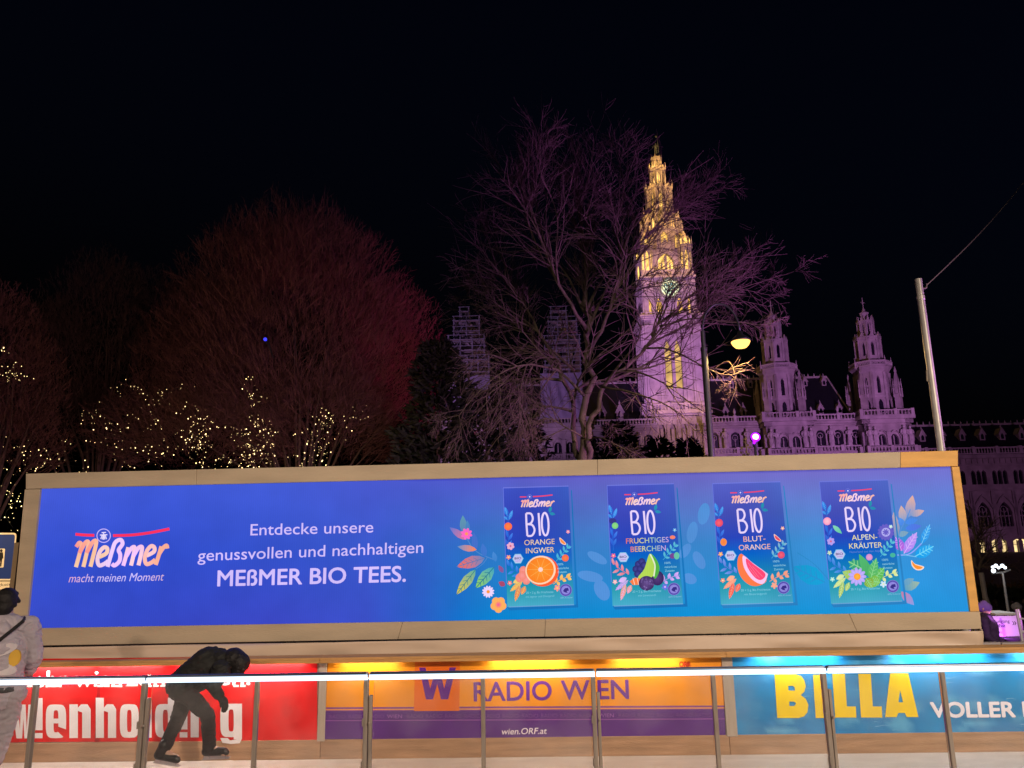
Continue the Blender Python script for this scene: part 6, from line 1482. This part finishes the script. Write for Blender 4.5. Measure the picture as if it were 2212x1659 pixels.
# brown clipped hedge
hedge_m = surf('brown_hedge', (.085, .05, .03), .9, var=.5, scale=3.0)
hq0, hq1 = depth(2085, 1275, 44), depth(2420, 1268, 44); zt = hq0.z; ht = thing('hedge', 'long brown clipped hedge in front of the far wing', 'hedge', ((hq0.x + hq1.x) / 2, 44, GND)); mb = MB(); rnd = random.Random(8)
for i in range(9000):
    x = rnd.uniform(hq0.x, hq1.x); z = rnd.uniform(GND, zt) if rnd.random() < .7 else zt + rnd.gauss(0, .12); y = 44 + (rnd.uniform(-.6, .0) if rnd.random() < .8 else rnd.uniform(0, .9)); q = Vector((x, y, z)); d = Vector((rnd.gauss(0, 1), rnd.gauss(0, 1), rnd.gauss(0, 1))).normalized() * .22; s_ = d.cross(Vector((rnd.gauss(0, 1), rnd.gauss(0, 1), rnd.gauss(0, 1)))).normalized() * .07
    mb.face([q, q + d * .5 + s_, q + d, q + d * .5 - s_])
mb.box((hq0.x, 44.0, GND), (hq1.x - hq0.x, 0, 0), (0, .7, 0), (0, 0, zt - GND - .1)); mb.build('foliage', hedge_m, ht)
evergreen('round dark bush in front of the brown hedge at the far right', depth(2150, 1290, 36).x, 36, depth(2150, 1281, 36).z, 1.6, 55, cone=False, n=700, sz=.4, name='evergreen_shrub', cat='shrub')
lamp('hedge_lamp', 'SPOT', (depth(2190, 1300, 40).x, 34, 1.5), (1.0, .55, .28), 160, depth(2190, 1285, 44), .3, 120, .8)

# ------------------------------------------------------------------ traffic sign at the left edge
SY = 10.4
sp = lambda x, y, k=0.0: depth(x, y, SY - k)
tsx = thing('pedestrian_zone_sign', 'square blue pedestrian sign with white border behind the left end of the screen', 'traffic sign', (sp(-8, 1200).x, SY, GND))
def rrect(x0, y0, x1, y1, r, lean=0.085):
    out = []
    for cx, cy, a0 in ((x1 - r, y0 + r, -90), (x1 - r, y1 - r, 0), (x0 + r, y1 - r, 90), (x0 + r, y0 + r, 180)):
        for i in range(5): a = R(a0 + 22.5 * i); x, y = cx + r * math.cos(a), cy + r * math.sin(a); out.append((x - (y - 1150) * lean, y))
    return out
rim = rrect(-52, 1151, 36, 1254, 7)
mb = MB(); mb.ext([sp(x, y) for x, y in rim], (0, .012, 0)); mb.build('sign_plate', surf('sign_back', (.4, .4, .4), .4, .6), tsx)
A = Art(lambda x, y, k: depth(x, y, SY - .002 - k), step=.0004)
A.poly(rim, '#e8e4da'); A.poly(rrect(-49, 1154.5, 33, 1250.5, 5), '#1c3a94'); A.poly(rrect(-26, 1185, 14, 1226, 2), '#e8e4da')
P = lambda x, y: (x - (y - 1150) * .085, y)
A.ell(*P(6, 1184.5 + 5), 3, 3.4, '#1a1a1c', n=12); A.poly([P(1, 1193), P(10, 1193), P(12, 1206), P(9.5, 1207), P(9, 1224), P(6, 1224), P(5.5, 1210), P(3, 1224), P(0, 1224), P(2, 1206), P(-1, 1206)], '#1a1a1c')
A.ell(*P(-12, 1196), 2.6, 3, '#1a1a1c', n=12); A.poly([P(-16, 1199), P(-8, 1199), P(-5, 1216), P(-9, 1216), P(-9, 1224), P(-11, 1224), P(-11.5, 1216), P(-12.5, 1216), P(-13, 1224), P(-15, 1224), P(-15, 1216), P(-19, 1216)], '#1a1a1c')
pr_ = printed('traffic_sign_print', .35, .02); A.build('sign_face', pr_, tsx)
rim2 = rrect(-50, 1256, 35, 1292, 3)
mb = MB(); mb.ext([sp(x, y) for x, y in rim2], (0, .012, 0)); mb.build('lower_plate', MATS['sign_back'], tsx)
A = Art(lambda x, y, k: depth(x, y, SY - .002 - k), step=.0004); A.poly(rim2, '#e4e0d8'); A.text('Ladetätigkeit', (-50, 1267), (23, 1265), 5.5, '#2a2a2a', .0); A.text('gestattet', (-50, 1278), (17, 1276), 5.5, '#2a2a2a', 0); A.build('lower_face', pr_, tsx)
mb = MB(); mb.lathe((sp(-10, 1200).x, SY + .05, GND), [(.035, 0), (.035, sp(-10, 1150).z - GND)], 12); mb.build('post', steel, tsx)
mb = MB(); a, b = depth(30.5, 1175, 9.9), depth(41, 1175, 9.9); mb.box((a.x, 9.9, GND), (b.x - a.x, 0, 0), (0, .06, 0), (0, 0, depth(38, 1172, 9.9).z - GND)); tag(bevel(mb.build('timber_post', surf('dark_timber', (.10, .08, .075), .8, var=.2)), .005), 'dark square post between the blue sign and the screen', 'post')
lamp('sign_lamp', 'SPOT', (-10.0, 7.4, 5.2), (1.0, .62, .24), 2400, (sp(-5, 1200)), .25, 40, .6)

# ------------------------------------------------------------------ people
skin = surf('skin', (.50, .33, .25), .55, var=.06)
def cap(mb, a, b, ra, rb, n=12):
    """tapered limb piece with round ends"""
    a, b = Vector(a), Vector(b); d = (b - a); L = max(d.length, 1e-4); d.normalize(); prof = []
    for t in (-80, -50, -20): prof.append((ra * math.cos(R(t)), ra * math.sin(R(t))))
    prof.append((ra, 0)); prof.append(((ra + rb) / 2, L / 2)); prof.append((rb, L))
    for t in (20, 50, 80): prof.append((rb * math.cos(R(t)), L + rb * math.sin(R(t))))
    mb.lathe(a, prof, n, axis=d)
def melt(mb, name, mat, parent, vox=.012, smooth=4, fold=0.0):
    """one continuous surface out of overlapping limb pieces"""
    o = mb.build(name, mat, None); r = o.modifiers.new('r', 'REMESH'); r.mode = 'VOXEL'; r.voxel_size = vox
    s = o.modifiers.new('s', 'SMOOTH'); s.factor = .5; s.iterations = smooth
    me = bpy.data.meshes.new_from_object(o.evaluated_get(bpy.context.evaluated_depsgraph_get())); me.name = name
    me.materials.clear(); me.materials.append(mat); bpy.data.objects.remove(o)
    if fold:      # cloth folds: ridges running across the sleeves and legs
        me.update(); mv = []
        for v in me.vertices:
            c = v.co; q = Vector((c.x * 6, c.y * 6, c.z * 17)); a = 1 - abs(noise.noise(q + Vector((noise.noise(c * 7) * 1.6,) * 3))) * 2.2; mv.append(c + v.normal * fold * (a * .8 + noise.noise(c * 34) * .35))
        for v, c in zip(me.vertices, mv): v.co = c
    me.transform(root_matrix(parent).inverted()); me.polygons.foreach_set('use_smooth', [True] * len(me.polygons)); me.update()
    o2 = bpy.data.objects.new(name, me); return link(o2, parent)
def hand(mb, wr, d, palm, sc=1.0, curl=.5):
    """palm, four fingers of unequal length and a thumb; d: pointing way, palm: way the palm faces"""
    d = Vector(d).normalized(); palm = Vector(palm); palm = (palm - d * palm.dot(d)).normalized(); s = d.cross(palm)
    wr = Vector(wr)
    for q in (-.028, -.009, .010, .028): cap(mb, wr + s * q * .7 * sc, wr + d * .085 * sc + s * q * sc, .015 * sc, .012 * sc, 8)
    for q, L in ((-.030, .062), (-.010, .075), (.010, .080), (.030, .070)):
        a = wr + d * .088 * sc + s * q * sc; d1 = (d * math.cos(curl) + palm * math.sin(curl)); b = a + d1 * L * .5 * sc; d2 = (d * math.cos(curl * 2.2) + palm * math.sin(curl * 2.2)); cap(mb, a, b, .0092 * sc, .0085 * sc, 8); cap(mb, b, b + d2 * L * .5 * sc, .0085 * sc, .0072 * sc, 8)
    a = wr + d * .03 * sc + s * .034 * sc; b = a + (d * .75 + s * .6 + palm * .25).normalized() * .042 * sc; cap(mb, a, b, .012 * sc, .010 * sc, 8); cap(mb, b, b + (d * .9 + s * .15 + palm * .4).normalized() * .032 * sc, .010 * sc, .008 * sc, 8)
def head(mb, c, fwd, up, sc=1.0):
    """skull, jaw, nose, lips, brow, ears; c: centre of the skull"""
    c = Vector(c); fwd = Vector(fwd).normalized(); up = Vector(up); up = (up - fwd * up.dot(fwd)).normalized(); s = fwd.cross(up)
    P = lambda f, u, l=0.0: c + (fwd * f + up * u + s * l) * sc
    cap(mb, P(-.025, .02), P(.02, .025), .088 * sc, .083 * sc); cap(mb, P(.03, -.01), P(.045, -.075), .066 * sc, .042 * sc); cap(mb, P(.055, -.092), P(.06, -.095), .028 * sc, .026 * sc)
    cap(mb, P(.085, .01), P(.108, -.028), .010 * sc, .014 * sc, 8); cap(mb, P(.088, -.058, -.018), P(.088, -.058, .018), .010 * sc, .010 * sc, 8); cap(mb, P(.082, .03, -.03), P(.082, .03, .03), .012 * sc, .012 * sc, 8)
    for q in (-1, 1): cap(mb, P(-.005, .02, q * .088), P(-.012, -.025, q * .086), .014 * sc, .010 * sc, 8); cap(mb, P(.05, -.02, q * .045), P(.04, -.03, q * .05), .022 * sc, .02 * sc, 8)
    return P
def eyes(parent, P, sc=1.0):
    mb = MB()
    for q in (-1, 1): mb.ball(P(.082, .004, q * .032), .012 * sc, 10, 6)
    mb.build('eye', surf('eye_white', (.6, .58, .55), .2, var=.02), parent, smooth=True)
# --- the bent skater in dark clothes
SK = 8.12
def sp2(px, py, dy=0.0): return depth(px, py, SK + dy)
dark_j = surf('black_jacket', (.010, .011, .010), .75, var=.4, scale=9, bump=.4, bscale=14)
dark_t = surf('dark_trousers', (.020, .016, .019), .85, var=.3, scale=7, bump=.5, bscale=11)
shoe_m = surf('black_skate', (.012, .012, .014), .45, var=.2); blade_m = surf('skate_blade', (.6, .6, .62), .25, 1.0, var=.1)
hip = sp2(397, 1480); hipL, hipR = hip + Vector((.02, -.10, -.01)), hip + Vector((.02, .10, .0))
chest = sp2(452, 1440); neck = sp2(487, 1430, -.02); hc_ = sp2(500, 1431, -.03)
kneeB, ankB = sp2(381, 1560, .02), sp2(350, 1640, -.12); ankB.z = max(ankB.z, .235)
kneeF, ankF = sp2(449, 1545, -.12), sp2(453, 1614, -.04)
pt = thing('person', 'person in black bent far forward skating past the red banner', 'person', (hip.x, hip.y, .12))
ff = Vector((.86, -.1, -.55)); hu = Vector((.5, 0, .8))
shL, shR = sp2(478, 1447, -.19), sp2(474, 1440, .19)
elL, wrL = sp2(462, 1481, -.24), sp2(474, 1503, -.26); elR, wrR = sp2(456, 1476, .22), sp2(470, 1496, .14)
b = MB()
cap(b, hip, chest, .115, .125); cap(b, chest, neck, .125, .07); cap(b, neck, hc_, .055, .052); cap(b, shL, shR, .055, .055); cap(b, hipL, hipR, .095, .095)
for h_, k_, a_ in ((hipL, kneeF, ankF), (hipR, kneeB, ankB)): cap(b, h_, k_, .080, .054); cap(b, k_, k_.lerp(a_, .35), .053, .054); cap(b, k_.lerp(a_, .35), a_, .054, .036); cap(b, a_, a_ + Vector((.15, -.02, -.055)), .035, .028)
for s_, e_, w_ in ((shL, elL, wrL), (shR, elR, wrR)): cap(b, s_, e_, .046, .037); cap(b, e_, w_, .037, .025); hand(b, w_, (w_ - e_) + Vector((.05, 0, -.05)), (-.6, .2 if s_ is shL else -.2, -.2), 1.0, .45)
P = head(b, hc_ + Vector((.03, 0, -.01)), ff, hu)
eyes(melt(b, 'body', skin, pt, .0075, 3), P)
gv = MB()
for s_, e_, w_ in ((shL, elL, wrL), (shR, elR, wrR)): hand(gv, w_, (w_ - e_) + Vector((.05, 0, -.05)), (-.6, .2 if s_ is shL else -.2, -.2), 1.0, .45); cap(gv, w_ - (w_ - e_).normalized() * .05, w_, .034, .03)
for k_ in range(len(gv.v)): pass
melt(gv, 'glove', dark_j, pt, .005, 1, -.0).modifiers.new('fit', 'SOLIDIFY').offset = 1; COL.objects[-1].modifiers['fit'].thickness = .006
j = MB(); cap(j, hip + Vector((.0, 0, .01)), chest + Vector((0, 0, .02)), .155, .172, 16); cap(j, chest + Vector((0, 0, .01)), neck - Vector((.04, 0, .01)), .170, .12, 16); cap(j, hipL + Vector((-.01, 0, .02)), hipR + Vector((-.01, 0, .02)), .135, .135); cap(j, shL, shR, .088, .088)
cap(j, hip + Vector((.1, -.05, .09)), chest + Vector((-.03, -.03, .07)), .11, .12); cap(j, chest + Vector((-.02, .06, .05)), neck + Vector((-.07, .04, .04)), .12, .09)
for s_, e_, w_ in ((shL, elL, wrL), (shR, elR, wrR)): cap(j, s_, e_, .080, .064); cap(j, e_, e_.lerp(w_, .86), .062, .047)
cap(j, neck + Vector((-.03, -.05, .04)), neck + Vector((-.03, .05, .04)), .072, .072)      # collar and hood
melt(j, 'jacket', dark_j, pt, .009, 3, .012)
t_ = MB(); cap(t_, hipL, hipR, .125, .125)
for h_, k_, a_ in ((hipL, kneeF, ankF), (hipR, kneeB, ankB)): cap(t_, h_, k_, .094, .066); cap(t_, k_, k_.lerp(a_, .4), .066, .062); cap(t_, k_.lerp(a_, .4), a_ + Vector((0, 0, -.01)), .062, .060)
melt(t_, 'trousers', dark_t, pt, .009, 10, .010)
h = MB(); fwd, up = ff.normalized(), None; up = (hu - ff.normalized() * hu.dot(ff.normalized())).normalized()
cc = hc_ + Vector((.03, 0, -.01)); cap(h, cc - fwd * .035 + up * .03, cc + fwd * .045 + up * .035, .112, .102); cap(h, cc + fwd * .02 + up * .02, cc + fwd * .062 - up * .035, .105, .080); cap(h, cc - fwd * .06 - up * .03, cc - fwd * .03 + up * .05, .075, .085)
rnd = random.Random(3)
for i in range(26): q = Vector((rnd.gauss(0, 1), rnd.gauss(0, 1), rnd.gauss(0, 1))).normalized(); q = q if q.dot(up - fwd * .4) > 0 else -q; cap(h, cc + q * .085 + up * .02, cc + q * .112 + up * .01, .032, .020, 6)
melt(h, 'hair', surf('black_hair', (.006, .005, .005), .6, var=.5, scale=30, bump=.5, bscale=60), pt, .009, 1)
def skate(parent, a, d, pitch=0.0):
    d = Vector(d); d.z = 0; d.normalize(); u = (Vector((0, 0, 1)) + d * pitch).normalized(); f = (d - Vector((0, 0, pitch))).normalized(); s = f.cross(u); o = Vector(a)
    mb = MB(); cap(mb, o + u * .06, o - u * .02, .050, .050); cap(mb, o - u * .035 - f * .035, o - u * .045 + f * .15, .046, .038); cap(mb, o - u * .05 + f * .13, o - u * .055 + f * .17, .036, .030); k = melt(mb, 'skate_boot', shoe_m, parent, .008, 2)
    mb = MB(); mb.ext([o - u * .115 - f * .08 - s * .003, o - u * .115 + f * .19 - s * .003, o - u * .095 + f * .215 - s * .003, o - u * .08 + f * .12 - s * .003, o - u * .075 - f * .05 - s * .003], s * .006)
    for q in (-.04, .12): mb.box(o - u * .10 + f * q - s * .008, f * .04, s * .016, u * .04)
    mb.build('skate_blade', blade_m, k)
skate(pt, ankB, (1, -.15, 0), .12); skate(pt, ankF, (1, -.1, 0), -.05)
# --- the skater at the left edge, seen from behind in a pale jacket
LK = 7.75
def lp(px, py, dy=0.0): return depth(px, py, LK + dy)
lav = surf('pale_jacket', (.50, .46, .52), .7, var=.12, scale=4, bump=.3, bscale=9); lav_t = surf('pale_trousers', (.40, .36, .40), .8, var=.15, scale=4, bump=.4, bscale=8)
p2 = thing('person', 'person in a pale printed jacket cut off by the left edge, seen from behind', 'person', (lp(-10, 1650).x, LK, .12))
hip = lp(-2, 1500); chest = lp(12, 1395); neck = lp(12, 1330); hc_ = lp(13, 1300); fwd = Vector((-.35, .92, 0)); side = Vector((.92, .35, 0))
shR, shL = chest + side * .19 + Vector((0, 0, .17)), chest - side * .19 + Vector((0, 0, .17))
elR, wrR = shR + side * .06 + fwd * .04 - Vector((0, 0, .29)), shR + fwd * .24 - Vector((0, 0, .44)); elL, wrL = shL - side * .08 - Vector((0, 0, .29)), shL - side * .02 + fwd * .22 - Vector((0, 0, .42))
hR, hL = hip + side * .10, hip - side * .10; kR, aR = Vector((hR.x - .03, LK + .08, .60)), Vector((hR.x - .09, LK + .05, .235)); kL, aL = Vector((hL.x - .06, LK - .05, .60)), Vector((hL.x - .10, LK - .1, .235))
b = MB(); cap(b, hip, chest, .12, .14); cap(b, chest, chest + Vector((0, 0, .15)), .14, .11); cap(b, shL, shR, .055, .055); cap(b, chest + Vector((0, 0, .14)), hc_, .06, .055); cap(b, hL, hR, .10, .10)
for h_, k_, a_ in ((hR, kR, aR), (hL, kL, aL)): cap(b, h_, k_, .085, .056); cap(b, k_, a_, .056, .036); cap(b, a_, a_ + fwd * .14 - Vector((0, 0, .05)), .036, .03)
for s_, e_, w_ in ((shL, elL, wrL), (shR, elR, wrR)): cap(b, s_, e_, .046, .038); cap(b, e_, w_, .038, .025); hand(b, w_, (w_ - e_), (0, 0, -1), 1.0, .5)
P = head(b, hc_, fwd, (0, 0, 1)); eyes(melt(b, 'body', skin, p2, .0075, 3), P)
j = MB(); cap(j, hip + Vector((0, 0, .02)), chest, .172, .190, 16); cap(j, chest, chest + Vector((0, 0, .17)), .190, .13, 16); cap(j, shL, shR, .095, .095); cap(j, hL + Vector((0, 0, .03)), hR + Vector((0, 0, .03)), .125, .125); cap(j, hip - fwd * .06 + side * .05 + Vector((0, 0, .2)), chest - fwd * .07, .12, .14)
for s_, e_, w_ in ((shL, elL, wrL), (shR, elR, wrR)): cap(j, s_, e_, .088, .072); cap(j, e_, e_.lerp(w_, .88), .070, .052)
cap(j, chest + Vector((0, 0, .20)) - fwd * .05 - side * .07, chest + Vector((0, 0, .20)) - fwd * .05 + side * .07, .085, .085); cap(j, chest + Vector((0, 0, .15)) - fwd * .12, chest + Vector((0, 0, .06)) - fwd * .13, .08, .05)
melt(j, 'jacket', lav, p2, .009, 3, .014)
# print on the jacket's back: three big petals and a yellow patch, laid on the cloth
def patch(name, mat, cx, cz, rx, rz, dpt, rot=0.0):
    mb = MB(); c = chest + side * cx + Vector((0, 0, cz)) - fwd * dpt; n = 18; pts = []
    for i in range(n):
        a = 2 * math.pi * i / n; x, z = rx * math.cos(a), rz * math.sin(a); x, z = x * math.cos(rot) - z * math.sin(rot), x * math.sin(rot) + z * math.cos(rot); k = ((cx + x) / .26) ** 2 * .16
        pts.append(c + side * x + Vector((0, 0, z)) + fwd * (k))
    mb.ext(pts, fwd * .06); mb.build(name, mat, p2, smooth=False)
wpt = surf('white_print', (.72, .68, .70), .7, var=.08); ypt = surf('yellow_print', (.85, .52, .06), .7, var=.08)
patch('jacket_print', wpt, .02, -.02, .12, .05, .212, .3); patch('jacket_print', wpt, .03, -.19, .12, .055, .205, -.25); patch('jacket_print', wpt, -.08, -.10, .05, .07, .212); patch('jacket_print', ypt, .12, -.10, .045, .075, .205)
mb = MB(); mb.tube([shR + Vector((0, 0, .085)) - side * .05 - fwd * .02, shR + Vector((0, 0, .06)) - side * .04 - fwd * .12, chest + side * .02 + Vector((0, 0, .10)) - fwd * .222, chest - side * .16 - fwd * .19 - Vector((0, 0, .05))], .016, 8); mb.build('bag_strap', black_m, p2)
t_ = MB(); cap(t_, hL, hR, .130, .130)
for h_, k_, a_ in ((hR, kR, aR), (hL, kL, aL)): cap(t_, h_, k_, .112, .086); cap(t_, k_, a_ + Vector((0, 0, .02)), .086, .070)
melt(t_, 'trousers', lav_t, p2, .009, 3, .014)
mb = MB(); bz = hip.z + .055; mb.lathe(Vector((hip.x, hip.y, bz)), [(.178, -.025), (.186, -.02), (.186, .02), (.178, .025)], 20); o = mb.build('belt', black_m, p2, smooth=True)
h = MB(); cap(h, hc_ + Vector((0, 0, .03)) - fwd * .03, hc_ + Vector((0, 0, .045)) + fwd * .03, .105, .092); cap(h, hc_ - fwd * .05 - Vector((0, 0, .05)), hc_ - fwd * .03 + Vector((0, 0, .03)), .082, .095)
rnd = random.Random(6)
for i in range(34): q = Vector((rnd.gauss(0, 1), rnd.gauss(0, 1), rnd.gauss(0, .8))).normalized(); q = q if q.dot(Vector((0, 0, .7)) - fwd) > -.1 else -q; cap(h, hc_ + q * .085 + Vector((0, 0, .02)), hc_ + q * .104 + Vector((0, 0, .005)), .034, .024, 6)
melt(h, 'hair', MATS['black_hair'], p2, .009, 1); skate(p2, aR, fwd, 0); skate(p2, aL, fwd, 0)

# --- the bystanders far right: whole figures, smaller in view
def bystander(label, px, py_head, Y, fwd, jc, tc, hatc=None, hairc=(.02, .015, .012), H=1.74, bend=0.0, group='bystanders behind the rink', zf=GND):
    q = depth(px, py_head, Y); top = q.z; k = (top - zf) / H; f = Vector(fwd).normalized(); s = Vector((f.y, -f.x, 0)); B0 = Vector((q.x, Y, zf)); Z = lambda z, a=0., b=0.: B0 + Vector((0, 0, z * k)) + s * a * k + f * b * k
    t = thing('person', label, 'person', B0, group=group); b = MB(); bl = bend
    hp = Z(.92); ch = Z(1.30, 0, bl * .5); nk = Z(1.48, 0, bl); hd_ = Z(1.62, 0, bl * 1.15)
    cap(b, hp, ch, .12 * k, .13 * k); cap(b, ch, nk, .13 * k, .06 * k); cap(b, nk, hd_, .055 * k, .05 * k); cap(b, Z(1.42, -.17, bl * .8), Z(1.42, .17, bl * .8), .05 * k, .05 * k)
    arms = []
    for sg in (-1, 1):
        sh = Z(1.42, sg * .19, bl * .8); el = Z(1.14, sg * .24, bl * .6 + .02); wr = Z(1.0, sg * .17, bl * .7 + .20); arms.append((sh, el, wr)); cap(b, sh, el, .045 * k, .037 * k); cap(b, el, wr, .037 * k, .025 * k); hand(b, wr, wr - el, (0, 0, -1), k)
        cap(b, Z(.9, sg * .1), Z(.5, sg * .11, .03), .085 * k, .055 * k); cap(b, Z(.5, sg * .11, .03), Z(.09, sg * .11, -.02), .055 * k, .036 * k); cap(b, Z(.05, sg * .11, -.04), Z(.035, sg * .12, .13), .04 * k, .034 * k)
    P = head(b, hd_, f + Vector((0, 0, -.15)), (0, 0, 1), k); melt(b, 'body', skin, t, .012, 2)
    j = MB(); cap(j, Z(.88), ch, .165 * k, .185 * k); cap(j, ch, nk - Vector((0, 0, .03)), .185 * k, .11 * k); cap(j, Z(1.42, -.17, bl * .8), Z(1.42, .17, bl * .8), .085 * k, .085 * k)
    for sh, el, wr in arms: cap(j, sh, el, .08 * k, .066 * k); cap(j, el, el.lerp(wr, .88), .064 * k, .05 * k)
    melt(j, 'jacket', jc, t, .016, 2, .012)
    tr_ = MB(); cap(tr_, Z(.88, -.08), Z(.88, .08), .12 * k, .12 * k)
    for sg in (-1, 1): cap(tr_, Z(.86, sg * .1), Z(.5, sg * .11, .03), .105 * k, .078 * k); cap(tr_, Z(.5, sg * .11, .03), Z(.10, sg * .11, -.02), .078 * k, .065 * k)
    melt(tr_, 'trousers', tc, t, .016, 2)
    h = MB(); up = Vector((0, 0, 1))
    if hatc: cap(h, hd_ + up * .05 * k - f * .02 * k, hd_ + up * .09 * k, .098 * k, .07 * k); cap(h, hd_ + up * .03 * k - f * .05 * k, hd_ + up * .03 * k + f * .035 * k, .096 * k, .092 * k); melt(h, 'hat', hatc, t, .012, 1)
    else: cap(h, hd_ + up * .035 * k - f * .03 * k, hd_ + up * .05 * k + f * .02 * k, .1 * k, .088 * k); cap(h, hd_ - up * .05 * k - f * .055 * k, hd_ - f * .04 * k, .07 * k, .085 * k); melt(h, 'hair', surf('brown_hair', hairc, .6), t, .012, 1)
    return t
navy = surf('navy_coat', (.03, .02, .05), .8, var=.2); hatm = surf('knit_hat', (.20, .12, .45), .9, var=.2); grey_c = surf('grey_coat', (.16, .16, .19), .8, var=.2); pale_c = surf('pale_coat', (.5, .5, .55), .8, var=.1); blk_c = surf('black_coat', (.015, .015, .018), .8, var=.2)
bystander('person in a dark coat and knitted hat standing left of the exit board, lit violet', 2125, 1301, 15.0, (.75, -.65, 0), navy, navy, hatm)
lamp('steward_glow', 'SPOT', depth(2150, 1345, 14.0), (.75, .10, .85), 12, depth(2126, 1312, 15), .05, 90, .8)
bystander('person in grey far behind the exit board, leftmost of the small group', 2133, 1300, 27.0, (-.3, -1, 0), grey_c, blk_c, zf=-2.0, bend=.1)
bystander('person in black far behind the exit board, in the middle of the small group', 2152, 1296, 29.0, (.6, .8, 0), blk_c, blk_c, zf=-2.0)
bystander('person in a pale coat and white hat bending behind the exit board', 2177, 1303, 26.0, (.8, -.6, 0), grey_c, blk_c, pale_c, zf=-2.0, bend=.18)
# chunks of crusted snow or lit cushions on the ledge behind the sign are left plain: a pale table top catching the white floods
mb = MB(); a, b_ = depth(2150, 1326, 17.5), depth(2200, 1326, 17.5); mb.box((a.x, 17.5, a.z - .03), (b_.x - a.x, 0, 0), (0, .7, 0), (0, 0, .04)); tt = thing('table', 'pale bar table behind the exit board catching white light', 'table', ((a.x + b_.x) / 2, 17.8, GND)); mb.build('table_top', surf('white_table', (.8, .8, .82), .5), tt)
for x in (a.x + .08, b_.x - .12):
    for y in (17.55, 18.1): mb = MB(); mb.box((x, y, GND), (.04, 0, 0), (0, .04, 0), (0, 0, a.z - .032 - GND)); mb.build('leg', steel, tt)
lamp('table_light', 'SPOT', (a.x + .4, 17.8, a.z + 3.0), (.85, .9, 1.0), 130, (a.x + .4, 17.8, a.z), .1, 40, .5)
